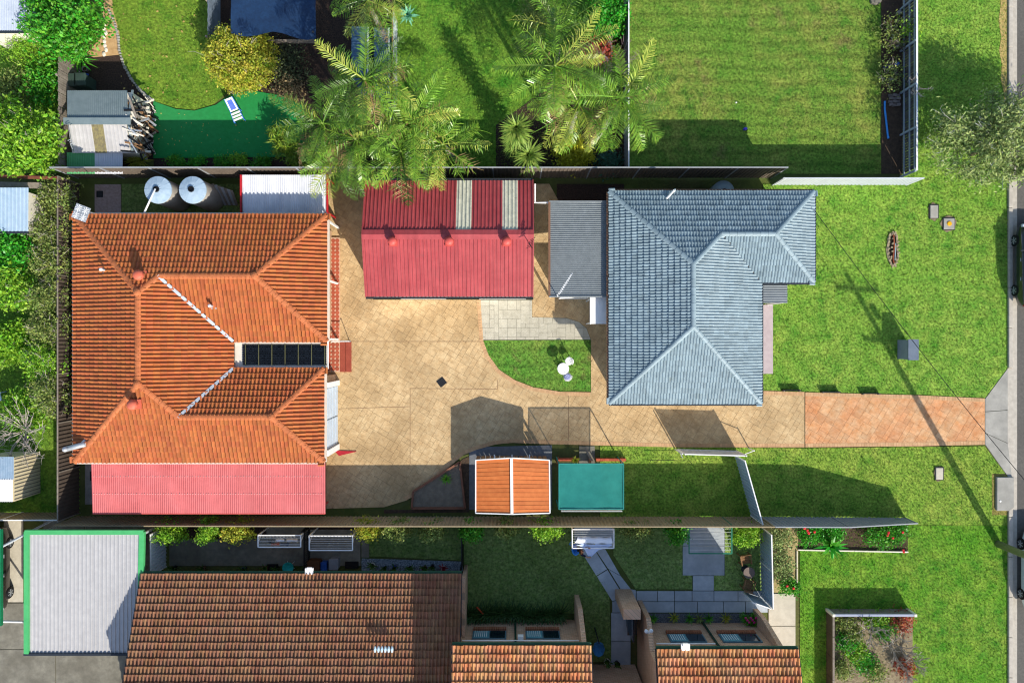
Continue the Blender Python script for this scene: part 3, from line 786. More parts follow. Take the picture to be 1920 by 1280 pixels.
# paths and slabs of the units
ups = thing('unit_paths', 'weathered grey slab paths in the unit yards', 'path', P(1300, 1130)); ups['kind'] = 'structure'
m_sl = M('slab_concrete', '#a3acb3', '#bcc3c7', rough=.9, scale=3, bump=.2, island=.08, big=.5, bigcol='#8f989e', bigscale=.8)
for pl in ([(1077, 985), (1150, 985), (1150, 1026), (1077, 1026)], [(1086, 1027.5), (1113, 1027.5), (1138, 1066), (1118, 1078)], [(1115, 1027.5), (1134, 1027.5), (1163, 1078), (1140, 1065)],
           [(1119, 1079.5), (1139, 1067.5), (1170, 1118), (1148, 1126)], [(1141, 1066.5), (1164, 1079.5), (1183, 1104), (1192, 1106), (1192, 1124), (1172, 1117)], [(1148, 1127.5), (1171, 1119.5), (1192, 1125.5), (1192, 1147), (1148, 1147)],
           [(1280, 985), (1358, 985), (1358, 1022), (1280, 1022)], [(1280, 1023), (1358, 1023), (1358, 1077.5), (1280, 1077.5)], [(1299, 1078.7), (1338, 1078.7), (1338, 1106), (1299, 1106)],
           [(1146, 1148.3), (1182, 1148.3), (1182, 1200), (1146, 1200)], [(1146, 1201.3), (1182, 1201.3), (1182, 1260), (1146, 1260)]):
    MB().prism(GP(pl), -.05, .035).build('slab', m_sl, ups)
xs = [1193.5, 1233, 1265, 1298, 1339, 1384, 1440]
for a, b in zip(xs, xs[1:]): MB().prism(GP([(a, 1107.3), (b-1.2, 1107.3), (b-1.2, 1126), (a, 1126)]), -.05, .035).build('slab', m_sl, ups)
xs = [1193.5, 1265, 1308, 1357, 1398, 1440]
for a, b in zip(xs, xs[1:]): MB().prism(GP([(a, 1127.3), (b-1.2, 1127.3), (b-1.2, 1147), (a, 1147)]), -.05, .034).build('slab', m_sl, ups)
struct('pebble_bed', GP([(1184, 1149), (1422, 1149), (1432, 1170), (1184, 1170)]), .01, M('dark_pebbles', '#4a4e52', '#74787c', rough=.9, scale=14, con=2, bump=.5))
fp = thing('footpath', 'cream concrete footpath leading to the end unit', 'path', P(1468, 1160)); fp['kind'] = 'structure'
m_cream = M('cream_concrete', '#b3ac9b', '#c9c2b0', rough=.9, scale=3, bump=.15, big=.3, bigcol='#a29b8a')
for pl in ([(1441, 1112), (1491, 1112), (1491, 1172), (1441, 1172)], [(1441, 1173.3), (1491, 1173.3), (1491, 1240), (1441, 1240)]): MB().prism(GP(pl), -.05, .03).build('slab', m_cream, fp)
ys = thing('yard_paving', 'grey concrete yard under the clotheslines', 'paving', P(480, 1030)); ys['kind'] = 'structure'
for pl in ([(318, 1010), (580, 1010), (580, 1060), (318, 1060)], [(581.3, 992), (676, 992), (676, 1060), (581.3, 1060)], [(500, 985), (580, 985), (580, 1008.7), (500, 1008.7)], [(678, 1012), (692, 1012), (692, 1044), (678, 1044)]):
    MB().prism(GP(pl), -.05, .03).build('slab', m_concD, ys)
struct('pebble_strip', GP([(678, 1046), (868, 1052), (868, 1070), (678, 1070)]), .012, M('grey_pebbles', '#4d5864', '#a3b0ba', rough=.9, scale=16, con=2.4, bump=.6))
struct('hedge_bed', GP([(290, 975), (1080, 975), (1080, 1006), (676, 1004), (580, 1000), (290, 1020)]), -.004, m_mulch)
cy = thing('carport_yard', 'oil stained concrete yard around the white carport', 'paving', P(100, 1200)); cy['kind'] = 'structure'
for pl in ([(-80, 1130), (104, 1130), (104, 1216), (-80, 1216)], [(-80, 1217.2), (104, 1217.2), (104, 1340), (-80, 1340)], [(105.5, 1100), (320, 1100), (320, 1340), (105.5, 1340)], [(82, 975), (158, 975), (158, 1099), (82, 1099)], [(159.2, 975), (285, 975), (285, 1099), (159.2, 1099)]):
    MB().prism(GP(pl), -.05, .02).build('slab', m_concD, cy)
struct('wheel_strip', GP([(8, 970), (44, 970), (44, 1128), (8, 1128)]), .022, m_cream)
# side yard slabs of the rear house
struct('paved_corner', GP([(178, 346), (227, 346), (227, 415), (178, 415)]), .02, M('pink_concrete', '#8d7a72', '#a3918a', rough=.9, scale=8, con=1.5), .06)
struct('side_path', GP([(158, 415), (210, 415), (210, 865), (158, 865)]), .012, M('side_path_concrete', '#5d5348', '#7d7264', rough=.95, scale=2))
struct('rear_slab', GP([(160, 855), (340, 855), (340, 945), (160, 945)]), .02, M('rock_face', '#7c7670', '#9a938b', rough=.95, scale=3, bump=.8, bscale=6), .06)
struct('bark_strip', GP([(1044, 345), (1170, 345), (1170, 385), (1044, 385)]), .01, m_mulch)
# ------------------------------------------------------------------ rear house (orange tiles)
m_or = M('orange_tile', '#9a542c', '#b0673a', fine=.12, rough=.7, scale=1.5, island=.13, hue=.006, big=.35, bigcol='#b0602e', bigscale=.6, spec=.35)
m_orc = M('orange_cap', '#a55c36', '#b86e44', rough=.75, scale=3, island=.1)
m_lead = M('lead_flashing', '#a9b3bb', '#c6cdd2', rough=.5, scale=5, metal=.2)
m_deckw = M('roof_batten', '#2a1c14', rough=1)
def W(x, y, z): return Vector((x, -y, z))
def gutter(root, a, b, mat, w=.11, h=.09, name='gutter'):
    MB().bar(a, b, w, h).build(name, mat, root)
rh = thing('rear_house', 'long hipped house with bright orange tiled roof', 'house', W(-14, 0, 0))
T, Z0 = 0.374, 2.5
xl, xr, yT, yB = -21.83, -13.86, -6.31, 6.0
zr = Z0+3.985*T; zu = Z0+3.157*T; zl = Z0+2.334*T
A = W(-17.84, -2.33, zr); B = W(-17.84, 2.015, zr); C1 = W(-17.01, -3.157, zu); C2 = W(-12.39, -3.157, zu)
D1 = W(-16.19, 3.666, zl); D2 = W(-11.70, 3.666, zl)
TL, TR, BL, BR = W(xl, yT, Z0), W(-9.23, yT, Z0), W(xl, yB, Z0), W(-9.37, yB, Z0)
U1, U0 = W(-9.23, 0, Z0), W(xr, 0, Z0); L0, L1 = W(xr, 1.331, Z0), W(-9.37, 1.331, Z0)
tr = TileRoof(rh, m_or, .2, .3, .066, .074)
for pl in ([TL, BL, B, A], [TL, TR, C2, C1, A], [TR, U1, C2], [U0, U1, C2, C1], [U0, L0, D1, B, A, C1], [L0, L1, D2, D1], [L1, BR, D2], [BL, BR, D2, D1, B]):
    tr.plane(pl)
tr.caps([(TL, A), (A, C1), (C1, C2), (C2, TR), (C2, U1), (A, B), (BL, B), (B, D1), (D1, D2), (D2, L1), (D2, BR)], m_orc, width=.3)
tr.finish(m_deckw, (-11, 1))
for a, b in ((C1, U0), (D1, L0)):
    MB().bar(a+Vector((0, 0, .12)), b+Vector((0, 0, .12)), .15, .02).build('valley_flashing', m_lead, rh)
for p in (A, B, C2, D2): MB().lathe(p+Vector((0, 0, .06)), [(.2, 0), (.17, .08), (.06, .13)], 8).build('ridge_junction', m_orc, rh)
m_gut = M('gutter_cream', '#cfc6b8', rough=.5, var=.08)
for a, b in ((TL, BL), (TL, TR), (TR, U1), (U1, U0), (L0, L1), (L1, BR), (BR, BL)):
    d = (b-a).normalized(); n = Vector((d.y, -d.x, 0)); c = (a+b)/2
    n = n if (n.dot(c-Vector((-15, 0, 0))) > 0) else -n
    if (a, b) == (U1, U0): n = Vector((0, -1, 0))
    if (a, b) == (L0, L1): n = Vector((0, 1, 0))
    gutter(rh, a+n*.06+Vector((0, 0, -.05)), b+n*.06+Vector((0, 0, -.05)), m_gut)
m_wall = M('cream_brick', '#a98a6a', '#c0a284', rough=.9, scale=8, island=.05)
o = .42
wallp = [(xl+o, yT+o), (-9.23-o, yT+o), (-9.23-o, -o), (xr-o, -o), (xr-o, 1.331+o), (-9.37-.06, 1.331+o), (-9.37-.06, yB-o), (xl+o, yB-o)]
MB().prism([(x, -y) for x, y in wallp], 0, Z0-.06).build('wall', m_wall, rh)
MB().add([W(x, y, Z0-.1) for x, y in [(xl, yT), (-9.23, yT), (-9.23, 0), (xr, 0), (xr, 1.331), (-9.37, 1.331), (-9.37, yB), (xl, yB)]], [tuple(range(8))]).build('soffit', m_offwhite, rh)
# garage doors on the right side of the lower wing
for y0, y1 in ((2.35, 3.95), (3.95, 5.45)):
    d = MB().box(W(-9.37, (y0+y1)/2, 1.08), (.08, y1-y0-.04, 2.12)).build('garage_door', M('door_blue_white', '#aebfd0', '#c2d0dd', rough=.5), rh)
    for k in range(4): MB().box(W(-9.325, (y0+y1)/2, .3+.53*k), (.02, y1-y0-.1, .47)).build('door_panel', M('door_blue_white', ''), d)
MB().box(W(-9.3, 5.62, 1.1), (.14, .3, 2.3)).build('door_pillar', m_white, rh)
MB().box(W(-9.3, 2.2, 1.1), (.16, .26, 2.3)).build('door_pillar', m_white, rh)
# verandah with octagonal tiles
vt = thing('verandah_floor', 'terracotta octagon tiled verandah along the rear house', 'verandah', W(-9.2, -3, 0)); vt['kind'] = 'structure'
m_grout = M('grout', '#c2a086', rough=.9); m_ter = M('terracotta', '#9c4a34', '#ae5c44', rough=.6, scale=3, island=.12)
MB().prism(GP([(612, 446), (638, 446), (638, 640), (612, 640)]), 0, .12).build('slab', m_grout, vt)
MB().prism(GP([(612, 641), (638, 641), (638, 697), (612, 697)]), 0, .12).build('slab', m_grout, vt)
q = .105; me = None
octp = [(math.cos(math.pi/8+k*math.pi/4)*q*1.04, math.sin(math.pi/8+k*math.pi/4)*q*1.04) for k in range(8)]
mb = MB().prism(octp, 0, .012); me = mesh_np('octagon_tile', mb.v, mb.f, m_ter)
x0, y0 = G(614, 448)
for i in range(3):
    for j in range(33):
        if abs(j-25) < .5: continue
        link('octagon_tile', me, vt, Matrix.Translation((x0+.13+i*.215, y0-.11-j*.2135, .12)))
for k in range(2): MB().prism(GP([(638.5+k*10.8, 641), (648.6+k*10.8, 641), (648.6+k*10.8, 697), (638.5+k*10.8, 697)]), 0, .1).build('step_board', M('red_step', '#8c4030', '#9c4c3a', rough=.6), vt)
for i, (px, py) in enumerate(((636, 428), (634, 532), (634, 636))):
    p = P(px, py); MB().box((p.x, p.y, 1.2), (.09, .09, 2.4)).build('post', m_white, rh)
hr = thing('handrail', 'thin white handrail at the verandah step', 'handrail', P(640, 637))
MB().tube([P(621, 640, .95), P(657, 639.5, .9)], .025, 6).build('rail', m_white, hr)
for x in (622, 656): MB().tube([P(x, 640, .95), (*G(x, 640), .05)], .02, 6).build('baluster', m_white, hr)
rw = thing('red_ramp', 'thin red painted wedge on the concrete by the garage', 'ramp', P(645, 850)); MB().prism(GP([(628, 845), (668, 846), (636, 854)]), .02, .05).build('wedge', M('ramp_red', '#a82430', rough=.6), rw); MB().bar(P(628, 845, .06), P(668, 846, .05), .03, .03).build('edge_strip', M('ramp_red', ''), rw)
# black solar heater on the low court roof
cr_ = thing('court_roof', 'flat cream roof in the notch of the orange house', 'roof', W(-11.5, .65, 2.2))
MB().box(W(-11.55, .665, 2.36), (4.7, 1.42, .08)).build('deck', m_offwhite, cr_)
MB().bar(W(-9.2, -.02, 2.42), W(-9.2, 1.36, 2.42), .05, .06).build('edge_trim', m_white, cr_)
so = thing('solar_heater', 'black tube solar panel lying on the flat court roof', 'solar panel', W(-11.3, .7, 2.4))
m_sol = M('solar_black', '#0d1014', rough=.25, var=.3, spec=.5)
for i in range(9): MB().tube([W(-13.45, .2+i*.115, 2.46), W(-9.28, .2+i*.115, 2.46)], .048, 6).build('tube', m_sol, so)
for i in range(7): MB().box(W(-13.3+i*.66, .66, 2.515), (.035, 1.08, .02)).build('strap', M('strap_yellow', '#5a5a3a', rough=.6), so)
# roof furniture: vents, flues, aerials
m_terr = M('vent_terracotta', '#c05a44', '#cf7058', rough=.6)
m_redv = M('vent_red', '#b84a44', '#c85a52', rough=.5)
def vent(label, p, mat, s=1.0):
    t = thing('roof_vent', label, 'roof vent', p, 'round roof vents')
    MB().box(p+Vector((0, 0, .05)), (.46*s, .46*s, .1)).build('base_plate', mat, t)
    MB().lathe(p, [(.13*s, .05), (.13*s, .3*s)], 14).build('neck', mat, t, True)
    c = MB().lathe(p, [(.2*s, .28*s), (.25*s, .36*s), (.24*s, .48*s), (.17*s, .57*s), (.05*s, .6*s)], 18).build('cowl', mat, t, True)
    for k in range(9):
        a = k*2*math.pi/9; MB().box(p+Vector((math.cos(a)*.235*s, math.sin(a)*.235*s, .42*s)), (.03, .015, .16*s), rz=a).build('vane', mat, c)
    return t
vent('terracotta vent on the orange roof near its upper ridge end', P(268, 517, 3.62), m_terr, 1.0)
vent('terracotta vent on the orange roof below the long ridge', P(257, 757, 3.75), m_terr, 1.0)
def pipe(label, p, h=.45):
    t = thing('flue_pipe', label, 'flue pipe', p)
    MB().box(p+Vector((0, 0, .04)), (.32, .28, .03)).build('flashing', m_lead, t)
    MB().lathe(p, [(.05, 0), (.05, h)], 10).build('pipe', m_lead, t, True); MB().lathe(p, [(.09, h-.02), (.08, h+.06), (.02, h+.09)], 10).build('cap', m_white, t, True)
pipe('small white vent pipe on the left slope of the orange roof', P(200, 507, 3.2)); pipe('small white vent pipe on the courtyard slope of the orange roof', P(401, 574, 3.1))
fl = thing('chimney_flue', 'fat steel flue lying over the lower left roof corner', 'flue', P(150, 836, 2.7))
MB().tube([P(122, 842, 2.9), P(160, 832, 2.95)], .13, 12).build('pipe', m_galv, fl, True); MB().lathe(P(162, 830, 2.7), [(.28, 0), (.2, .2), (.1, .25)], 4).build('flashing', m_lead, fl)
MB().tube([P(122, 842, 2.9), P(122, 842, 3.1)], .13, 12).build('elbow', m_galv, fl, True)
an = thing('panel_aerial', 'grid panel television aerial at the upper left roof corner', 'aerial', P(152, 402, 2.6))
MB().tube([P(178, 400, 2.6), P(166, 397, 4.2)], .025, 6).build('mast', m_galv, an)
for i in range(2):
    for j in range(2):
        c = P(148+i*13-j*5, 390+j*13+i*5, 4.25); f = MB().box(c, (.36, .36, .03), rz=math.radians(-22)).build('panel', m_galv, an)
        for k in range(4): MB().box(c+Vector((0, 0, .03)), (.02, .34, .02), rz=math.radians(-22+45*k)).build('rod', m_white, f)
# ------------------------------------------------------------------ lean-to roofs of the rear house
m_pink = M('salmon_sheet', '#b85a5a', '#c66868', rough=.55, scale=1.2, streak=.07, island=.05, fine=.06, finescale=3, stain='#cf8a86', stainthr=.66, stainscale=.8, big=.15, bigcol='#d67a78')
pk = thing('lower_awning', 'salmon pink corrugated awning below the orange house', 'awning', W(-15, 7.3, 0))
a0, a1 = P(171, 866, 2.25), P(610, 866, 2.25); b0 = P(176, 962, 2.05)
sheets(pk, a0, a1, P(610, 962, 2.05)-a1, .76, .095, .022, m_pink, round_=True)
for i in range(6):
    p = P(185+i*82, 958, 2.0); MB().box((p.x, p.y, 1.0), (.08, .08, 2.0)).build('post', m_redv, pk)
scw = MB()
for i in range(86):
    for f_ in (.28, .62): scw.box(P(176+i*5.02, 866+96*f_, 2.27-.2*f_), (.035, .035, .03))
x = scw.build('screws', M('screw_pale', '#d8a8a4', rough=.5), pk); x['kind'] = 'stuff'
MB().bar(P(175, 962, 2.0), P(610, 962, 2.0), .06, .12).build('beam', m_redv, pk)
wa = thing('upper_awning', 'white ribbed awning with red posts beside the orange house', 'awning', W(-11.4, -7.2, 0))
m_wsh = M('white_sheet', '#c9ccd2', '#dcdde0', streak=.07, rough=.5, scale=1.5, var=.08)
a0, a1 = P(455, 402, 1.62), P(612, 402, 1.62)
sheets(wa, a0, a1, P(612, 328, 1.8)-a1, .78, .1, .03, m_wsh)
for x in (452, 614): 
    MB().bar(P(x, 402, 1.66), P(x, 328, 1.84), .07, .12).build('red_barge', M('barge_red', '#b02028', rough=.5), wa)
    for y in (335, 398): p = P(x, y, 1.6); MB().box((p.x, p.y, .8), (.07, .07, 1.6)).build('post', M('barge_red', ''), wa)
# water tanks
m_tank = M('tank_concrete', '#8a857c', '#a09a90', rough=.9, scale=3, bump=.2); m_lid = M('tank_lid', '#8fa6b8', '#a9bccb', rough=.6, scale=4)
for i, (px, lab) in enumerate(((296, 'concrete water tank fed by a white downpipe'), (361, 'concrete water tank next to the fallen roofing sheets'))):
    c = P(px, 356, 2.3); t = thing('water_tank', lab, 'water tank', (c.x, c.y, 0), 'water tanks behind the orange house')
    MB().lathe((c.x, c.y, 0), [(.66, 0), (.67, .1), (.66, 2.2), (.63, 2.26)], 36).build('shell', m_tank, t, True)
    l = MB().lathe((c.x, c.y, 0), [(.69, 2.24), (.68, 2.3), (.35, 2.4), (.15, 2.43)], 36).build('lid', m_lid, t)
    for k in range(12):
        a = k*math.pi/6; MB().bar((c.x+.15*math.cos(a), c.y+.15*math.sin(a), 2.435), (c.x+.67*math.cos(a), c.y+.67*math.sin(a), 2.31), .025, .03).build('rib', m_lid, l)
    MB().lathe((c.x, c.y, 0), [(.15, 2.42), (.15, 2.5), (.11, 2.5), (.11, 2.44)], 18).build('strainer', m_black, t)
    if i == 0: MB().tube([Vector((c.x, c.y, 2.55)), P(270, 400, 2.45)], .045, 8).build('downpipe', m_white, t, True)
fs = thing('roofing_offcuts', 'grey roofing offcuts leaning behind the second water tank', 'offcuts', P(420, 370))
for i in range(7): MB().bar(P(398+i*6, 345+i*2, 1.0+.05*i), P(420+i*4, 385, .03+.04*i), .16, .02).build('offcut', m_galv if i % 2 else m_greywood, fs)
dr = thing('yard_drain', 'black square drain in the pink corner slab', 'drain', P(187, 364)); MB().box(P(187, 364, .03), (.34, .34, .03)).build('grate', m_black, dr)
for i in range(5): MB().box(P(183.5+i*1.7, 364, .05), (.03, .3, .01)).build('bar', m_dark, dr)
dr2 = thing('floor_vent', 'dark louvred vent beside the salmon awning', 'vent', P(168, 895)); MB().box(P(176, 892, .03), (.4, .5, .04)).build('frame', m_dark, dr2)
for i in range(5): MB().box(P(176, 887.5+i*2.4, .06), (.36, .04, .02)).build('louvre', m_black, dr2)

# ------------------------------------------------------------------ red shed
m_red = M('red_sheet', '#983a3e', '#a84a4c', rough=.5, scale=1.2, streak=.12, island=.07, fine=.08, finescale=3, stain='#8a4a48', stainthr=.63, stainscale=.9, big=.2, bigcol='#a04446', spec=.4)
m_sky = M('skylight_sheet', '#b9b8a4', '#d3d0ba', rough=.7, scale=4, con=1.4, stain='#8a8468', stainthr=.6, stainscale=3)
m_wallw = M('white_cladding', '#d5d3cd', rough=.7, var=.08)
rs = thing('red_shed', 'red gabled metal shed with two skylight sheets', 'shed', W(-3.1, -5.1, 0))
x0, x1, ye0, yr, ye1, ze, zr2 = -7.28, 1.04, -2.23, -5.18, -8.0, 2.6, 3.42
MB().prism([(x0+.12, 2.33), (x1-.12, 2.33), (x1-.12, 7.9), (x0+.12, 7.9)], 0, 2.52).build('wall', m_wallw, rs)
for xg in (x0+.14, x1-.14): MB().add([W(xg, ye0-.1, 2.5), W(xg, ye1+.1, 2.5), W(xg, yr, zr2-.08)], [(0, 1, 2)]).build('gable', m_wallw, rs)
sheets(rs, W(x0, ye0, ze), W(x1, ye0, ze), W(0, yr-ye0, zr2-ze), .76, .19, .035, m_red)
ms = [m_red]*11; k1 = int(round((P(879, 390, 3.0).x-x0)/(8.32/11)-.5)); k2 = int(round((P(948, 390, 3.0).x-x0)/(8.32/11)-.5)); ms[k1] = m_sky; ms[k2] = m_sky
sheets(rs, W(x0, ye1, ze), W(x1, ye1, ze), W(0, yr-ye1, zr2-ze), .76, .19, .035, ms)
for sg in (-1, 1): MB().add([W(x0-.02, yr, zr2+.07), W(x1+.02, yr, zr2+.07), W(x1+.02, yr+sg*.24, zr2+.005), W(x0-.02, yr+sg*.24, zr2+.005)], [(0, 1, 2, 3)]).build('ridge_capping', m_red, rs)
for xg in (x0, x1):
    for ye in (ye0, ye1): MB().bar(W(xg, ye, ze-.03), W(xg, yr, zr2-.03), .05, .2).build('barge', m_red, rs)
gutter(rs, W(x0, ye0+.06, ze-.05), W(x1, ye0+.06, ze-.05), m_dark); gutter(rs, W(x0, ye1-.06, ze-.05), W(x1, ye1-.06, ze-.05), m_dark)
MB().box(W(-4.72, -2.28, 1.05), (2.4, .06, 2.1)).build('roller_door', m_white, rs); MB().box(W(-.5, -2.28, 1.05), (2.5, .06, 2.1)).build('roller_door', m_white, rs)
MB().tube([P(1003, 345, 2.5), P(1003, 380, 2.5), P(1030, 380, 2.5)], .05, 8).build('downpipe', m_white, rs)
for px, lb in ((738, 'left vent on the red shed ridge'), (843, 'middle vent on the red shed ridge'), (950, 'right vent on the red shed by the skylight')): vent(lb, P(px, 454, 3.3), m_redv, .9)
an2 = thing('shed_aerial', 'dark spidery aerial at the right end of the red shed', 'aerial', P(996, 462, 3.2))
MB().tube([P(1000, 470, 3.0), P(992, 455, 3.9)], .02, 5).build('mast', m_black, an2)
for i in range(5): MB().bar(P(986+i*2, 466-i*4, 3.9), P(996+i*2, 461-i*4, 3.9), .02).build('rod', m_black, an2)
# ------------------------------------------------------------------ front house (blue grey tiles)
m_gt = M('slate_blue_tile', '#6c7f87', '#889ba2', fine=.14, finescale=4, stain='#6a7876', stainthr=.62, stainscale=1.3, rough=.38, scale=1.6, island=.12, spec=.5, big=.25, bigcol='#879aa2', bigscale=.5)
m_gtc = M('slate_blue_cap', '#798c94', '#8fa1a8', rough=.5, scale=3, island=.08)
fh = thing('front_house', 'hipped house with blue grey glazed tile roof', 'house', W(9, -2, 0))
T2, Z2 = .41, 3.1
gx0, gx1, gx2, gy0, gy1, gy2 = 4.76, 12.21, 14.80, -7.35, -2.90, 3.03
hm = (gx1-gx0)/2; hw = (gy1-gy0)/2; zm = Z2+hm*T2; zw = Z2+hw*T2; rx = gx0+hm
E1, E2 = W(rx, gy0+hm, zm), W(rx, gy2-hm, zm)
ryw = gy0+hw; k = (gy0+hm)-ryw
F1 = W(rx+k, ryw, zw); F2 = W(gx2-hw, ryw, zw)
a, b, c, d, e, f = W(gx0, gy0, Z2), W(gx2, gy0, Z2), W(gx2, gy1, Z2), W(gx1, gy1, Z2), W(gx1, gy2, Z2), W(gx0, gy2, Z2)
tr = TileRoof(fh, m_gt, .145, .29, .032, .058)
for pl in ([a, f, E2, E1], [a, b, F2, F1, E1], [b, c, F2], [d, c, F2, F1], [d, e, E2, E1, F1], [f, e, E2]): tr.plane(pl)
tr.caps([(a, E1), (E1, F1), (F1, F2), (F2, b), (F2, c), (E1, E2), (E2, f), (E2, e)], m_gtc, width=.23, height=.075)
tr.finish(M('roof_batten_grey', '#14181c', rough=1), (5, -1))
MB().bar(F1+Vector((0, 0, .03)), d+Vector((0, 0, .03)), .12, .03).build('valley_flashing', m_dark, fh)
m_gd = M('gutter_dark', '#2a3038', rough=.5, var=.1); m_gb = M('gutter_brown', '#7a5a44', rough=.5, var=.1)
for p, q, n, mt in ((a, b, (0, 1), m_gb), (b, c, (1, 0), m_gd), (c, d, (0, -1), m_gd), (d, e, (1, 0), m_gd), (e, f, (0, -1), m_gd), (f, a, (-1, 0), m_gb)):
    n = Vector((*n, 0)); gutter(fh, p+n*.06+Vector((0, 0, -.05)), q+n*.06+Vector((0, 0, -.05)), mt)
o = .5
wp = [(gx0+o, gy0+o), (gx2-o, gy0+o), (gx2-o, gy1-o), (gx1-o, gy1-o), (gx1-o, gy2-o), (gx0+o, gy2-o)]
m_fw = M('fibro_cladding', '#b9b4aa', '#c8c3b8', rough=.8)
MB().prism([(x, -y) for x, y in wp], 0, Z2-.06).build('wall', m_fw, fh)
MB().add([W(x, y, Z2-.1) for x, y in [(gx0, gy0), (gx2, gy0), (gx2, gy1), (gx1, gy1), (gx1, gy2), (gx0, gy2)]], [tuple(range(6))]).build('soffit', m_offwhite, fh)
for (x, y, sx, sy) in ((gx0+o-.02, 1.2, .06, 1.4), (gx0+o-.02, -1.2, .06, 1.2), (gx1-o+.02, -.8, .06, 1.6), (gx2-o+.02, -5.2, .06, 1.8), (7, gy2-o+.02, 1.6, .06), (10, gy2-o+.02, 1.6, .06)):
    w = MB().box(W(x, y, 1.9), (sx, sy, 1.2)).build('window', m_white, fh); MB().box(W(x+(.02 if sx < .1 and x > 8 else -.02 if sx < .1 else 0), y+(.02 if sy < .1 else 0), 1.9), (sx if sx < .1 else sx-.16, sy if sy < .1 else sy-.16, 1.04)).build('pane', m_glass, w)
po = thing('porch_roof', 'small ribbed grey porch roof on the street side', 'porch', W(12.9, -2.3, 0))
m_gs = M('grey_sheet', '#757c80', '#868d90', rough=.5, scale=1.5, spec=.4)
p0 = P(1428, 568, 2.75)
sheets(po, P(1428, 532, 2.8), P(1428, 568, 2.8), P(1476, 568, 2.65)-P(1428, 568, 2.8), .55, .13, .03, m_gs)
for y in (534, 566): q = P(1472, y, 2.6); MB().box((q.x, q.y, 1.3), (.08, .08, 2.6)).build('post', m_white, po)
struct('porch_slab', GP([(1415, 572), (1445, 572), (1445, 700), (1415, 700)]), .32, M('pinkish_slab', '#a99a9c', '#b8abab', rough=.85), .34)
# carport between shed and front house
cp = thing('grey_carport', 'flat ribbed grey carport roof against the front house', 'carport', P(1089, 466))
c0, c1 = P(1031, 378, 2.62), P(1031, 555, 2.62)
sheets(cp, c0, c1, P(1147, 555, 2.8)-P(1031, 555, 2.62), .78, .098, .028, M('carport_sheet', '#747b7d', '#838a8c', fine=.08, rough=.55, spec=.4))
MB().bar(P(1030, 378, 2.6), P(1030, 556, 2.6), .1, .14).build('gutter', m_gb, cp)
for y in (378, 556): MB().bar(P(1030, y, 2.62), P(1147, y, 2.8), .06, .14).build('barge', m_gs, cp)
for x, y in ((1036, 384), (1036, 550), (1110, 550)): q = P(x, y, 2.5); MB().box((q.x, q.y, 1.25), (.1, .1, 2.5)).build('post', m_offwhite, cp)
ya = thing('carport_aerial', 'white comb shaped television aerial over the grey carport', 'aerial', P(1046, 553, 2.6))
MB().tube([P(1045, 556, 2.4), P(1046, 554, 4.0)], .025, 6).build('mast', m_white, ya)
MB().bar(P(1048, 552, 4.0), P(1073, 512, 4.0), .025).build('boom', m_white, ya)
for i in range(9):
    q = P(1049+i*2.7, 550-i*4.3, 4.02); MB().bar(q+Vector((-.14+.008*i, -.09+.005*i, 0)), q+Vector((.14-.008*i, .09-.005*i, 0)), .018).build('rod', m_white, ya)
wb = thing('back_awning', 'white box awning over the back door of the front house', 'awning', P(1122, 582))
MB().box(P(1122, 582, 2.45), (.78, 1.34, .06)).build('roof_panel', m_white, wb)
MB().bar(P(1107, 557, 2.45), P(1107, 608, 2.45), .05, .14).build('fascia', m_white, wb)
for y in (560, 605): q = P(1109, y, 2.3); MB().box((q.x, q.y, 1.2), (.06, .06, 2.4)).build('post', m_white, wb)
wn_ = thing('carport_sill', 'white wall sheet under the grey carport edge', 'wall', P(1085, 556)); MB().box((*G(1082, 560), 1.1), (2.0, .06, 2.2)).build('panel', m_white, wn_)
rp = thing('roof_pole', 'white pipe leaning on the upper eave of the front house', 'pipe', P(1258, 362, 3.2)); MB().tube([P(1250, 372, 3.4), P(1263, 358, 3.3)], .05, 8).build('pipe', m_white, rp); MB().tube([P(1263, 358, 3.3), P(1266, 356, 3.0)], .06, 8).build('elbow', m_white, rp)
gt = thing('small_tank', 'grey green tank behind the front house', 'tank', (*G(1345, 364), 0)); q = G(1338, 372); MB().lathe((*q, 0), [(.55, 0), (.56, 1.7), (.3, 1.82), (.1, 1.84)], 28).build('shell', M('tank_green', '#6d7a7c', '#7f8c8c', rough=.6), gt, True); MB().lathe((*q, 0), [(.12, 1.8), (.12, 1.88)], 12).build('lid', m_black, gt)

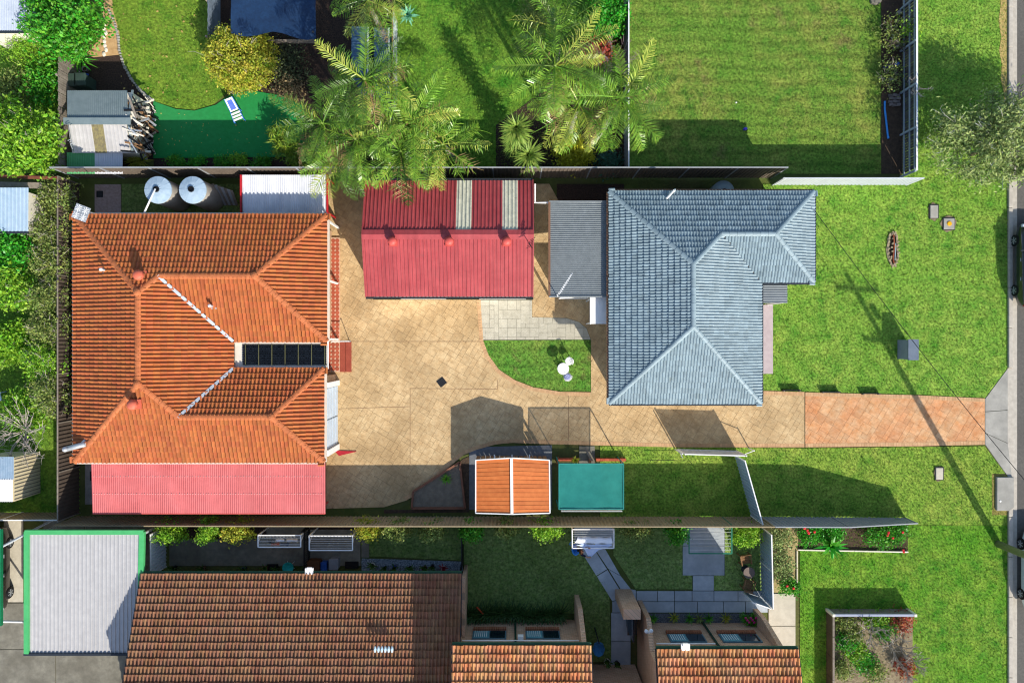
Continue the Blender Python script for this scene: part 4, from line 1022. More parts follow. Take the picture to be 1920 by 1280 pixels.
# ------------------------------------------------------------------ gazebo with timber coloured roof
gz = thing('gazebo', 'small gazebo with orange timber roof strips and white trim', 'gazebo', P(960, 905))
m_strip = M('cedar_strip', '#b5602c', '#c8733a', rough=.65, scale=3, island=.14)
ridge0, ridge1 = P(959, 858, 2.1), P(960, 963, 2.1)
for (xa, xb) in ((892, -1), (1030, 1)):
    e0, e1 = P(xa, 862, 1.8), P(xa if xb < 0 else 1031, 961, 1.8)
    n = 13
    for i in range(n):
        t0, t1 = (i+.04)/n, (i+.96)/n
        q = [ridge0.lerp(ridge1, t0), ridge0.lerp(ridge1, t1), e0.lerp(e1, t1), e0.lerp(e1, t0)]
        dz = Vector((0, 0, .025)); mb = MB(); mb.add([v for v in q]+[v+dz for v in q], [(0, 1, 2, 3), (7, 6, 5, 4), (0, 4, 5, 1), (1, 5, 6, 2), (2, 6, 7, 3), (3, 7, 4, 0)]); mb.build('roof_strip', m_strip, gz)
    MB().bar(e0, e1, .06, .1).build('white_trim', m_white, gz)
    MB().bar(ridge0+Vector((0, 0, .02)), e0+Vector((0, 0, .02)), .05, .1).build('white_trim', m_white, gz); MB().bar(ridge1+Vector((0, 0, .02)), e1+Vector((0, 0, .02)), .05, .1).build('white_trim', m_white, gz)
    MB().add([ridge0-Vector((0, 0, .03)), ridge1-Vector((0, 0, .03)), e1-Vector((0, 0, .03)), e0-Vector((0, 0, .03))], [(0, 1, 2, 3)]).build('lining', m_wood, gz)
MB().bar(ridge0+Vector((0, 0, .05)), ridge1+Vector((0, 0, .05)), .14, .06).build('ridge_trim', m_white, gz)
for x, y in ((898, 868), (1024, 868), (898, 955), (1024, 955)): q = P(x, y, 1.7); MB().box((q.x, q.y, .88), (.1, .1, 1.76)).build('post', m_white, gz)
bw = P(960, 862, 1.2)
for x in range(896, 1030, 9): q = P(x, 859, 1.0); MB().box((q.x, q.y-.05, .5), (.2, .03, 1.0)).build('back_board', m_wood, gz)
for x in (927, 960, 993): MB().bar(P(x, 852, 1.75), P(x, 866, 1.75), .05, .08).build('rafter_end', m_white, gz)
struct('gazebo_floor', GP([(880, 838), (1035, 834), (1035, 955), (880, 955)]), .02, M('dark_paving', '#5f6368', '#74787c', rough=.9, scale=4))
# soil bed with brown edging
bd = thing('garden_bed', 'triangular soil bed edged with brown sleepers', 'garden bed', P(830, 915))
bp_ = [(775, 921), (862, 866), (872, 952), (772, 952)]
MB().prism(GP(bp_), -.02, .07).build('soil', M('grey_soil', '#6a6154', '#857a6a', rough=1, scale=4, bump=.7, bscale=12), bd)
for a_, b_ in zip(bp_, bp_[1:]+bp_[:1]): MB().bar(P(*a_, .1), P(*b_, .1), .1, .22).build('sleeper', M('brown_sleeper', '#6e4a3a', '#835a46', rough=.9), bd)
rosette('bed_plant', 'bright green plant alone in the soil bed', 'plant', P(837, 897, .1), 22, .38, .07, M('bright_leaf', '#4f8f24', '#79b034', rough=.5, sub=.3), 3, tilt=(.3, 1.3))
struct('gazebo_border', GP([(720, 955), (775, 955), (775, 930), (830, 893), (868, 860), (880, 855), (880, 960), (720, 962)]), -.006, m_soil)
# teal shade cloth shelter
ts = thing('shade_shelter', 'teal shade cloth shelter on slim posts beside the gazebo', 'shelter', P(1108, 912))
m_teal = M('teal_cloth', '#1c7f78', '#2a9188', rough=.8, scale=2, bump=.2, trans=.28, stain='#5fb0a0', stainthr=.68, stainscale=1.4)
N = 10; V = []; 
for j in range(N+1):
    for i in range(N+1):
        s_, t_ = i/N, j/N
        q = P(1048+121*s_, 869+85*t_, 1.95); q.z += -.07*math.sin(math.pi*s_)*math.sin(math.pi*t_)+.012*math.sin(9*s_+4*t_); V.append(q)
MB().add(V, [(j*(N+1)+i, j*(N+1)+i+1, (j+1)*(N+1)+i+1, (j+1)*(N+1)+i) for j in range(N) for i in range(N)]).build('cloth', m_teal, ts, True)
m_tp = M('teal_pipe', '#2a8078', rough=.5)
cs = [P(1048, 869, 1.96), P(1169, 869, 1.96), P(1169, 954, 1.96), P(1048, 954, 1.96)]
for a_, b_ in zip(cs, cs[1:]+cs[:1]): MB().tube([a_, b_], .03, 6).build('frame_pipe', m_tp, ts)
for c_ in cs: MB().tube([c_, (c_.x, c_.y, 0)], .03, 6).build('post', m_tp, ts)
MB().bar(P(1052, 957, 1.8), P(1166, 957, 1.8), .02, .3).build('valance', m_white, ts)
br = thing('brick_planter', 'low red brick planter behind the teal shelter', 'planter', P(1110, 862))
for x in range(1046, 1168, 8):
    if 1085 < x < 1115: continue
    q = P(x, 862, .3); MB().box((q.x+.11, q.y, .15), (.22, .12, .3)).build('brick', M('red_brick', '#a04a34', '#b85c42', rough=.9, island=.15), br)
for x in range(1046, 1168, 60): MB().bar(P(x, 857, .05), P(x, 868, .05), .12, .3).build('end_wall', m_brick, br)
struct('planter_path', GP([(1086, 836), (1115, 836), (1115, 868), (1086, 868)]), .02, m_concD)
rosette('planter_plant', 'yellow green plant in the brick planter', 'plant', P(1078, 862, .3), 22, .35, .06, M('lime_leaf', '#8f9a2c', '#b6bb3c', rough=.5, sub=.3), 5, tilt=(.2, 1.2))
lp = thing('leaning_plank', 'pale plank leaning beside the planter path', 'plank', P(1104, 850)); MB().bar(P(1097, 838, .05), P(1108, 862, .5), .1, .03).build('board', m_greywood, lp)
# ------------------------------------------------------------------ garden setting on the small lawn
m_wc = M('cast_white', '#e6e6e4', rough=.4, var=.05)
tb = thing('garden_table', 'round white lacework garden table on the small lawn', 'table', P(1056, 691, .0))
q = P(1056, 691, .68)
MB().lathe((q.x, q.y, 0), [(.3, .66), (.31, .675), (.3, .69), (.2, .692), (.19, .684), (.08, .684), (.07, .692), (.01, .695)], 32).build('table_top', m_wc, tb)
MB().lathe((q.x, q.y, 0), [(.035, .1), (.03, .4), (.06, .64)], 10).build('pedestal', m_wc, tb, True)
for k in range(3):
    a_ = k*2.09+.4; MB().tube([(q.x, q.y, .3), (q.x+.12*math.cos(a_), q.y+.12*math.sin(a_), .22), (q.x+.26*math.cos(a_), q.y+.26*math.sin(a_), .02)], .022, 6).build('leg', m_wc, tb)
def cast_chair(label, pos, face, mat=m_wc, cush=None):
    t = thing('garden_chair', label, 'chair', (pos.x, pos.y, 0), 'white garden chairs')
    R = Matrix.Rotation(face, 3, 'Z')
    def L(x, y, z): return Vector((pos.x, pos.y, 0))+R @ Vector((x, y, z))
    MB().lathe(L(0, 0, 0), [(.19, .41), (.21, .42), (.2, .45), (.05, .44)], 20).build('seat', mat, t)
    for sx, sy in ((.14, .14), (.14, -.14), (-.15, .14), (-.15, -.14)): MB().tube([L(sx, sy, .42), L(sx*1.25, sy*1.25, 0)], .018, 6).build('leg', mat, t)
    arc = [L(-.2*math.cos(u), .22*math.sin(u), .82-.1*abs(math.sin(u))) for u in np.linspace(-1.5, 1.5, 9)]
    MB().tube(arc, .018, 6).build('back_rail', mat, t)
    for u in np.linspace(-1.4, 1.4, 8): MB().tube([L(-.2*math.cos(u), .2*math.sin(u), .82-.1*abs(math.sin(u))), L(-.18*math.cos(u), .18*math.sin(u), .44)], .013, 5).build('back_bar', mat, t)
    if cush: MB().lathe(L(0, 0, 0), [(.16, .45), (.17, .48), (.14, .5)], 16).build('cushion', cush, t)
    return t
q = P(1067, 677, .45); cast_chair('white garden chair above the round white table', q, math.radians(215))
q = P(1064, 706, .45); cast_chair('white garden chair with lilac cushion below the round table', q, math.radians(115), cush=M('lilac_cushion', '#9fa6cf', rough=.9))

# ------------------------------------------------------------------ fences
m_fpale = M('fence_pale', '#b9c0c6', '#c6ccd1', rough=.5, var=.08); m_fblue = M('fence_bluegrey', '#8ea3b0', '#9db0bb', rough=.5)
m_ftan = M('fence_tan', '#8f7f62', '#9f8f72', rough=.6); m_fgrey = M('fence_grey', '#8b8f94', '#989ca0', rough=.5)
panel_fence('boundary_fence', 'tan steel fence along the lower boundary', G(146, 967), G(1425, 968), 1.95, 2.05, m_ftan, m_ftan)
panel_fence('boundary_fence', 'grey steel fence stepping down to the street', G(1426, 968), G(1560, 969), 2.05, 2.0, m_fgrey, m_fgrey)
panel_fence('boundary_fence', 'low raked end of the grey steel fence nearest the street', G(1560, 969), G(1697, 970), 2.0, 1.15, m_fgrey, m_fgrey, bay=2.0)
panel_fence('boundary_fence', 'dark steel fence behind the tanks and red shed', G(146, 334), G(1446, 334), 2.25, 2.25, M('fence_dark', '#5b5148', '#6a6056', rough=.6), m_fgrey)
panel_fence('boundary_fence', 'pale steel fence above the front lawn', G(1447, 347), G(1700, 347), 1.55, 1.55, m_fpale, m_fpale)
panel_fence('side_fence', 'pale blue steel fence crossing the lower lawn', G(1377, 853), G(1408, 967), 1.65, 1.75, m_fblue, m_white)
gt_ = thing('side_gate', 'pale steel gate panel standing beside the driveway', 'gate', P(1325, 845))
A_, B_ = P(1271, 842), P(1380, 845)
d_ = (B_-A_).normalized(); L_ = (B_-A_).length; nn = Vector((-d_.y, d_.x, 0))
kk = 26; V = []; 
for z in (.08, 1.55):
    for i in range(kk+1): V.append(A_+d_*(L_*i/kk)+nn*(.012 if i % 2 else -.012)+Vector((0, 0, z)))
MB().add(V, [(i, i+1, kk+2+i, kk+1+i) for i in range(kk)]).build('gate_panel', m_fpale, gt_)
for z in (.06, 1.57): MB().bar(A_+Vector((0, 0, z)), B_+Vector((0, 0, z)), .05, .05).build('gate_rail', m_white, gt_)
for p_ in (A_, B_): MB().box(p_+Vector((0, 0, .82)), (.07, .07, 1.64)).build('gate_post', m_white, gt_)
gp2 = thing('gate_stop', 'white pole and stay at the left end of the gate', 'post', P(1268, 842)); q = P(1266, 842); MB().tube([(q.x, q.y, 0), (q.x, q.y, 1.55)], .035, 8).build('post', m_white, gp2); MB().tube([(q.x, q.y, 1.0), (q.x+.15, q.y-.3, 1.0)], .02, 6).build('arm', m_galv, gp2)
gp3 = thing('gate_brace', 'white stay bar at the right end of the gate', 'post', P(1400, 842)); q = P(1404, 840); MB().tube([(q.x, q.y, 0), (q.x, q.y, .85)], .03, 8).build('post', m_white, gp3); MB().tube([(q.x, q.y, .8), (B_.x, B_.y, 1.2)], .02, 6).build('stay', m_white, gp3)
hoop = thing('edging_hoop', 'thin dark wire hoop on the lawn by the side gate', 'hoop', P(1258, 865)); MB().tube([P(1218, 868, .02), P(1220, 862, .35), P(1293, 863, .35), P(1297, 869, .02)], .015, 5).build('wire', m_black, hoop)
# three upright boards along the driveway; the black of their shadows is their colour
m_shadow_black = M('shadow_black', '#1d1f24', rough=.5)
for px, py, lb in ((1482, 731, 'shadow-black edge board by the driveway nearest the front house'), (1555, 734, 'middle shadow-black edge board by the driveway'), (1630, 737, 'shadow-black edge board by the driveway nearest the letterbox')):
    t = thing('edge_board', lb, 'edge board', P(px, py), 'shadow-black boards along the driveway')
    MB().box((*G(px, py), .13), (1.0, .04, .26)).build('board', m_shadow_black, t)
    for s_ in (-.42, .42): MB().box((G(px, py)[0]+s_, G(px, py)[1]-.04, .12), (.05, .05, .24)).build('stake', m_greywood, t)
# letterbox pillar
lb_ = thing('letterbox_pillar', 'blue grey rendered letterbox pillar on the front boundary', 'letterbox', P(1695, 655))
q = G(1691, 655); MB().box((*q, .5), (.48, 1.02, 1.0)).build('pillar', M('render_blue', '#7d8794', '#8a94a0', rough=.8), lb_); MB().box((*q, 1.03), (.54, 1.08, .07)).build('cap', M('cap_slate', '#5d6877', '#6a7684', rough=.7), lb_)
MB().box((q[0]+.26, q[1], .75), (.03, .36, .12)).build('slot_plate', m_galv, lb_)
# service pits
def pit(name, label, px, py, w, d_, mat, lid=None, recess=.0):
    t = thing(name, label, 'pit lid', P(px, py)); c_ = G(px, py)
    mb = MB(); n = 14; ring = [(c_[0]+(w*.68+random.uniform(-.05, .06))*math.cos(k*2*math.pi/n)*1.05, c_[1]+(d_*.68+random.uniform(-.05, .06))*math.sin(k*2*math.pi/n)) for k in range(n)]
    mb.prism(ring, -.01, .04).build('bare_earth', M('pit_earth', '#6d5f4c', '#94846c', rough=1, scale=8, bump=.5), t)
    MB().box((*c_, .04), (w+.08, d_+.08, .05)).build('frame', m_dark, t)
    l = MB().box((*c_, .06), (w, d_, .05)).build('lid', mat, t, bevel=.015)
    return t, c_
pit('pit_lid', 'rectangular grey pit lid nearest the street tree', 1750, 397, .42, .68, m_conc)
t, c_ = pit('pit_lid', 'square pit lid with a yellow cap', 1778, 420, .58, .58, m_conc)
MB().lathe((*c_, 0), [(.12, .08), (.12, .12), (.08, .13)], 12).build('yellow_cap', M('yellow', '#e0a40c', rough=.5), t)
pit('pit_lid', 'pale rectangular pit lid below the driveway', 1760, 887, .38, .62, m_cream)
t = thing('stormwater_slab', 'large grey concrete stormwater pit slab at the kerb', 'pit lid', P(1882, 925)); MB().prism(GP([(1866, 893.5), (1898, 893.5), (1898, 950), (1890, 956), (1866, 956)]), -.02, .14).build('slab', m_conc, t, bevel=.02); MB().lathe((*G(1872, 938), 0), [(.06, .13), (.05, .16)], 8).build('lifting_eye', m_white, t)
# dug trench
tc = thing('dug_trench', 'narrow open trench exposing pipes in the front lawn', 'trench', P(1674, 467)); c_ = G(1674, 467)
n = 22; ring = [(c_[0]+.31*math.cos(k*2*math.pi/n)*(1+random.uniform(-.3, .25)), c_[1]+.97*math.sin(k*2*math.pi/n)*(1+random.uniform(-.12, .1))) for k in range(n)]
MB().prism(ring, -.01, .05).build('spoil_rim', M('clay_spoil', '#8f8268', '#aa9c82', rough=1, scale=9, bump=.6), tc)
inner = [(c_[0]+(x-c_[0])*.66, c_[1]+(y-c_[1])*.86) for x, y in ring]; MB().prism(inner, -.01, .055).build('pit_floor', M('trench_dark', '#1f1813', rough=1), tc)
MB().tube([(c_[0]-.02, c_[1]+.75, .1), (c_[0]+.03, c_[1]+.2, .09), (c_[0]-.03, c_[1]-.5, .08), (c_[0], c_[1]-.75, .1)], .045, 6).build('pipe', M('clay_pipe', '#8a4a30', rough=.8), tc)
MB().tube([(c_[0]+.1, c_[1]+.3, .09), (c_[0]+.06, c_[1]-.6, .09)], .02, 5).build('cable', M('pale_blue', '#9fc0cc', rough=.5), tc)
for k in range(26): a_ = k*.2417; MB().box((c_[0]+.27*math.cos(a_)*random.uniform(.8, 1.2), c_[1]+.9*math.sin(a_)*random.uniform(.9, 1.08), .06), (random.uniform(.06, .14), random.uniform(.05, .1), .08), rz=k).build('clod', M('clay_spoil', ''), tc)
for k in range(9): MB().box((c_[0]+random.uniform(-.15, .12), c_[1]+random.uniform(-.75, .75), .08), (.09, .07, .07), rz=k).build('clod', M('clay_spoil', ''), tc)
# power pole, arms, service wire
pp = thing('power_pole', 'tall timber power pole at the street corner', 'power pole', P(1871, 1019)); b_ = P(1871, 1019)
m_pole = M('pole_timber', '#6a7050', '#838868', rough=.9, scale=6)
MB().tube([b_, b_+Vector((0, 0, 5)), b_+Vector((0, 0, 10.6))], [.19, .16, .12], 12).build('shaft', m_pole, pp, True)
for z, w0, w1 in ((10.0, -1.0, 1.3), (8.0, -1.05, .25)):
    arm = MB().bar(b_+Vector((w0, .05, z)), b_+Vector((w1, -.1, z)), .12, .14).build('cross_arm', m_pole, pp)
    for s_ in (w0+.1, w0+.6, w1-.5, w1-.1): MB().lathe(b_+Vector((s_, 0, z)), [(.05, .05), (.07, .12), (.04, .3)], 8).build('insulator', m_white, arm)
MB().lathe(b_+Vector((.3, .2, 8.7)), [(.0, 0), (.16, .02), (.16, .5), (.0, .55)], 12).build('switch_box', m_galv, pp)
sw = thing('service_wire', 'thin black overhead wire from the front house to the pole', 'wire', P(1527, 393, 3.3))
w0, w1 = P(1526, 393, 3.35), b_+Vector((-.2, .1, 7.6))
MB().tube([w0.lerp(w1, i/12)-Vector((0, 0, .5*math.sin(math.pi*i/12))) for i in range(13)], .016, 4).build('cable', m_black, sw)
# ------------------------------------------------------------------ neighbours, top left
paling_fence('paling_fence', 'weathered timber paling fence beside the grey and white shed', G(150, 84), G(150, 326), 1.8, m_greywood, m_greywood, side=1)
panel_fence('boundary_fence', 'dark timber coloured fence left of the orange house', G(150, 345), G(150, 962), 1.8, 1.8, M('fence_brown', '#4a4038', '#5a4e44', rough=.8), m_greywood)
ns = thing('garden_shed', 'small shed with grey upper slope and white lower slope', 'shed', P(182, 228))
m_gs2 = M('shed_grey_sheet', '#6d7c7f', '#7d8b8d', rough=.55); m_ws2 = M('shed_white_sheet', '#a5a3a1', '#b8b6b4', rough=.6, scale=2, stain='#8d8878', stainthr=.66, stainscale=1.5)
m_moss = M('mossy_sheet', '#6a6350', '#8d8458', rough=.95, scale=5, con=1.6)
zr_, ze_ = 1.95, 1.55
r0, r1 = P(126, 226, zr_), P(240, 226, zr_)
t0 = P(127, 171, ze_); t1 = P(238, 169, ze_); l0, l1 = P(126, 287, ze_), P(236, 285, ze_)
sheets(ns, r0, r1, (t0+t1)/2-(r0+r1)/2, .62, .11, .025, m_gs2)
sheets(ns, Vector((r0.x, l0.y, ze_)), Vector((r1.x-.1, l0.y, ze_)), Vector((0, r0.y-l0.y, zr_-ze_)), .62, .2, .035, [m_ws2, m_ws2, m_moss, m_ws2, m_ws2, m_ws2])
MB().box((r0+r1)/2+Vector((0, -.05, .05)), (3.4, .34, .04)).build('ridge_capping', m_gs2, ns)
xa, xb, ya_, yb_ = r0.x+.1, r1.x-.05, l0.y+.05, t0.y-.05
MB().prism([(xa, ya_), (xb, ya_), (xb, yb_), (xa, yb_)], 0, ze_-.05).build('wall', m_offwhite, ns)
for xg in (xa+.03, xb-.03): MB().add([(xg, ya_, ze_-.06), (xg, yb_, ze_-.06), (xg, r0.y, zr_-.06)], [(0, 1, 2)]).build('gable', m_offwhite, ns)
MB().bar((r1.x, l0.y, ze_-.02), (r1.x, r0.y, zr_-.02), .1, .05).build('barge', m_gs2, ns); MB().bar((r1.x, t1.y, ze_-.02), (r1.x, r0.y, zr_-.02), .1, .05).build('barge', m_gs2, ns)
sk = thing('skillion_roof', 'low lean-to roof of green and white sheets below the shed', 'roof', P(178, 304))
s0, s1 = P(125, 286, 1.4), P(230, 286, 1.4)
sheets(sk, s0, s1, P(230, 326, 1.28)-s1, .8, .09, .022, [M('green_sheet', '#4f9a62', '#5fa870', rough=.55), M('green_sheet', ''), m_wsh, m_wsh], round_=True)
for x in (128, 227): q = P(x, 322, 1.2); MB().box((q.x, q.y, .6), (.08, .08, 1.2)).build('post', m_greywood, sk)
# aerial on the shed
sa_ = thing('shed_tv_aerial', 'thin aerial standing over the white shed slope', 'aerial', P(140, 262, 2.2)); MB().tube([P(137, 282, 1.6), P(132, 270, 2.9)], .02, 5).build('mast', m_galv, sa_)
for i in range(4): MB().bar(P(127+i*3, 264+i*3, 2.9), P(133+i*3, 261+i*3, 2.9), .02).build('rod', m_galv, sa_)
# pile of offcuts right of the shed: single pieces
jr = random.Random(5)
jt = thing('timber_pile', 'heap of pale timber offcuts and pipes beside the shed', 'timber pile', P(262, 225))
for i in range(95):
    x, y = jr.uniform(248, 286), jr.uniform(190, 290); a_ = jr.uniform(-.5, 1.3); L = jr.uniform(.35, 1.2); z = max(.08, H*(1-(19.3*35)/(960-x)))+jr.uniform(.0, .18)
    c_ = P(x, y, z); c_.z = 0; d_ = Vector((math.cos(a_), -math.sin(a_), jr.uniform(-.15, .15)))*L/2
    MB().bar(c_+Vector((0, 0, z))-d_, c_+Vector((0, 0, z))+d_, jr.uniform(.04, .11), .04).build('offcut', jr.choice([m_greywood, m_offwhite, m_offwhite, m_black, m_black, m_wood, m_galv]), jt)
for i, (x, y, w, d_, mt, nm, lb) in enumerate(((280, 214, .5, .5, m_offwhite, 'foam_block', 'pale block on the timber heap by the turf'), (258, 226, .14, .5, M('green_plastic', '#2d9a3c', rough=.5), 'green_tray', 'small green tray on the timber heap'), (262, 245, .3, .3, M('orange_plastic', '#c06a30', rough=.6), 'clay_pot', 'orange pot on the timber heap'))):
    t = thing(nm, lb, nm.split('_')[-1], P(x, y)); MB().box((*G(x, y), .45), (w, d_, .18), rz=.4*i).build('body', mt, t, bevel=.03); MB().box((*G(x, y), .55), (w*.9, d_*.9, .03), rz=.4*i).build('rim', mt, t)
tp = thing('plastic_tarp', 'crumpled black plastic sheeting beside the artificial turf', 'tarp', P(268, 272))
n = 18; V = []
nz = np.random.default_rng(3).normal(size=(n+1, n+1))*.06
for j in range(n+1):
    for i in range(n+1):
        q = P(246+40*i/n, 248+46*j/n); V.append((q.x, q.y, .1+.16*abs(math.sin(i*1.1+j*.4))*math.sin(math.pi*j/n)+nz[j, i]))
MB().add(V, [(j*(n+1)+i, j*(n+1)+i+1, (j+1)*(n+1)+i+1, (j+1)*(n+1)+i) for j in range(n) for i in range(n)]).build('sheet', M('black_film', '#15181c', rough=.35, spec=.5), tp)
# bins and tools between fence and shed
for (x, y, mt, nm, lb) in ((155, 163, M('bin_green', '#2f4038', rough=.6), 'rubbish_bin', 'dark green bin nearest the paling fence'), (172, 162, M('bin_green', ''), 'rubbish_bin', 'dark green bin right of the other bin behind the shed')):
    t = thing(nm, lb, 'bin', P(x, y)); c_ = G(x, y); MB().prism([(c_[0]-.27, c_[1]-.3), (c_[0]+.27, c_[1]-.3), (c_[0]+.27, c_[1]+.3), (c_[0]-.27, c_[1]+.3)], 0, .95).build('body', mt, t, bevel=.04); MB().box((*c_, 1.0), (.6, .68, .08)).build('lid', mt, t, bevel=.03); MB().tube([(c_[0]-.25, c_[1]+.36, .95), (c_[0]+.25, c_[1]+.36, .95)], .02, 6).build('handle', m_black, t)
mw = thing('red_mower', 'red lawn mower with blue caps in the shaded yard', 'mower', P(156, 150)); c_ = G(156, 150)
MB().box((c_[0], c_[1], .25), (.55, .42, .22)).build('deck', M('mower_red', '#c0202c', rough=.4), mw, bevel=.05); MB().lathe((*c_, 0), [(.13, .35), (.13, .5), (.06, .54)], 12).build('engine', m_black, mw)
for sx in (-.25, .25):
    for sy in (-.24, .24): MB().tube([(c_[0]+sx, c_[1]+sy-.03, .1), (c_[0]+sx, c_[1]+sy+.03, .1)], .1, 12).build('wheel', M('mower_blue', '#2c58b8', rough=.5), mw)
MB().tube([(c_[0]-.2, c_[1]-.15, .3), (c_[0]-.8, c_[1]-.05, .85), (c_[0]-.8, c_[1]+.2, .85), (c_[0]-.2, c_[1]+.15, .3)], .015, 5).build('handle', m_galv, mw)
for i, (x, y) in enumerate(((131, 123), (138, 127), (145, 133), (150, 141), (163, 132))):
    t = thing('plant_pot', ['white pot left of the others by the paling fence', 'white pot with dark soil beside the fence plants', 'round white pot in the middle of the fence plants', 'white pot nearest the red mower', 'grey pot at the edge of the shadowed earth yard'][i], 'pot', P(x, y), 'pots by the paling fence')
    c_ = G(x, y); MB().lathe((*c_, 0), [(.1, 0), (.14, .22), (.16, .23), (.13, .23), (.12, .17)], 14, capt=True).build('pot', m_white if i < 4 else m_conc, t, True); MB().lathe((*c_, 0), [(.115, .17), (.02, .19)], 12).build('soil', m_soil, t)
# sun lounger
sl = thing('sun_lounger', 'blue framed folding sun lounger with white slats on the turf', 'sun lounger', P(444, 212)); m_bf = M('lounger_blue', '#3f7fd0', rough=.4); 
c_ = P(445, 212); R_ = Matrix.Rotation(math.radians(-68), 3, 'Z')
def LL(x, y, z): return Vector((c_.x, c_.y, .03))+R_ @ Vector((x, y, z))
for s_ in (-.24, .24):
    MB().tube([LL(-.1, s_, .3), LL(.58, s_*1.15, .26)], .025, 6).build('side_rail', m_bf, sl); MB().tube([LL(-.1, s_, .3), LL(-.62, s_*.9, .62)], .02, 6).build('back_rail', m_bf, sl)
    for x in (-.05, .5): MB().tube([LL(x, s_, .28), LL(x+.06, s_*1.1, 0)], .02, 6).build('leg', m_bf, sl)
for i in range(3): MB().bar(LL(.12+i*.17, -.25, .3), LL(.12+i*.17, .25, .3), .1, .02).build('slat', m_white, sl)
MB().add([LL(-.6, -.2, .62), LL(-.6, .2, .62), LL(0, .22, .33), LL(0, -.22, .33)], [(0, 1, 2, 3)]).build('back_sling', m_white, sl)
MB().add([LL(-.5, -.13, .59), LL(-.5, .13, .59), LL(-.05, .15, .375), LL(-.05, -.15, .375)], [(0, 1, 2, 3)]).build('towel', M('towel_blue', '#3f5fb8', '#6a7ac8', rough=.95), sl)
# navy shade roof
nt_ = thing('navy_canopy', 'dark navy shade cloth canopy behind the round shrub', 'canopy', P(512, 20))
N = 10; V = []
for j in range(N+1):
    for i in range(N+1):
        q = P(433+159*i/N, -60+(122+(6*math.sin(i*.9)))*j/N+(8*i/N)*(j/N), 2.3); q.z += -.1*math.sin(math.pi*i/N)*math.sin(math.pi*j/N)+.03*math.sin(2.1*i+j); V.append(q)
MB().add(V, [(j*(N+1)+i, j*(N+1)+i+1, (j+1)*(N+1)+i+1, (j+1)*(N+1)+i) for j in range(N) for i in range(N)]).build('cloth', M('navy_cloth', '#122a48', '#183658', fine=.2, rough=.75, scale=2, stain='#6a8296', stainthr=.7, stainscale=.9), nt_, True)
for x, y in ((436, 60), (588, 62), (436, -50), (588, -50)): q = P(x, y, 2.2); MB().tube([(q.x, q.y, 0), (q.x, q.y, 2.35)], .05, 8).build('post', m_dark, nt_)
MB().bar(P(500, 78, 1.0), P(600, 78, 1.0), .08, .3).build('low_rail', m_greywood, nt_)
paling_fence('picket_fence', 'blue grey picket fence beside the navy canopy', G(412, -40), G(412, 92), 1.5, M('blue_grey_timber', '#5f6c7a', '#748292', rough=.8), m_greywood, side=1, rails=(.3, 1.2))
# blue sheds behind the left palms
m_bl = M('blue_sheet', '#41617f', '#4d6e8c', rough=.5)
for x0_, x1_, y0_, y1_, z_, lb in ((659, 690, 50, 150, 2.2, 'narrow blue metal shed roof behind the palms'), (701, 729, 52, 205, 2.1, 'second narrow blue shed roof next to the lawn')):
    t = thing('blue_shed', lb, 'shed', P((x0_+x1_)/2, (y0_+y1_)/2)); p0, p1 = P(x0_, y1_, z_), P(x1_, y1_, z_)
    sheets(t, p0, P(x0_, y0_, z_), P(x1_, y1_, z_-.08)-p0, .8, .12, .02, m_bl); q0, q1 = P(x0_, y1_, z_), P(x1_, y0_, z_)
    MB().prism([(q0.x+.05, q0.y+.05), (q1.x-.05, q0.y+.05), (q1.x-.05, q1.y-.05), (q0.x+.05, q1.y-.05)], 0, z_-.12).build('wall', m_bl, t); MB().bar(P(x1_, y0_, z_), P(x1_, y1_, z_), .08, .1).build('barge', m_fpale, t)
panel_fence('yard_fence', 'pale steel fence between the blue sheds and the lawn', G(745, 40), G(745, 215), 1.5, 1.4, m_fpale, m_wood)
panel_fence('yard_fence', 'white capped fence between the palm lawn and vacant lawn', G(1170, -60), G(1170, 330), 1.5, 1.5, m_fgrey, m_white)
# street fence upper right: rails and palings seen from inside
sf = paling_fence('paling_fence', 'dark paling fence with pale rails along the upper verge', G(1690, -60), G(1690, 332), 1.35, M('dark_paling', '#3d3a3c', '#524e4e', rough=.9, island=.15), M('rail_grey', '#8f9aa5', '#a3adb6', rough=.8), side=1, cap=m_white, rails=(.25, .75, 1.2), pw=.12, gap=.02)
# left neighbours
def simple_roof(name, label, x0_, y0_, x1_, y1_, z_, mat, pitch=.18, drop=.15, wall=m_offwhite, cat='shed'):
    t = thing(name, label, cat, P((x0_+x1_)/2, (y0_+y1_)/2)); p0, p1 = P(x0_, y1_, z_-drop), P(x1_, y1_, z_-drop); q1 = P(x1_, y0_, z_)
    sheets(t, p0, p1, P(x0_, y0_, z_)-p0, .78, pitch, .03, mat)
    MB().prism([(p0.x+.15, p0.y+.15), (p1.x-.15, p0.y+.15), (p1.x-.15, q1.y-.15), (p0.x+.15, q1.y-.15)], 0, z_-drop-.06).build('wall', wall, t); MB().bar(p0+Vector((0, -.05, -.03)), p1+Vector((0, -.05, -.03)), .1, .1).build('gutter', m_gd, t); return t
simple_roof('neighbour_roof', 'pale ribbed roof in the top left corner', -60, -60, 72, 58, 2.6, M('pale_blue_sheet', '#a9b3c2', '#b9c2cf', rough=.55), .12, cat='house')
simple_roof('neighbour_shed', 'blue grey ribbed shed roof under the left shrubs', -60, 352, 53, 434, 2.4, M('sky_sheet', '#8fa8bc', '#a5b8c8', rough=.55), .2)
bm_ = thing('timber_beam', 'brown timber beam above the blue grey shed', 'beam', P(40, 338)); MB().bar(P(-40, 330, 1.8), P(108, 334, 1.8), .12, .2).build('beam', M('redbrown_timber', '#6d3d30', '#7d4a3a', rough=.8), bm_); MB().bar(P(-40, 346, 1.7), P(78, 348, 1.7), .3, .06).build('ledge', m_greywood, bm_)
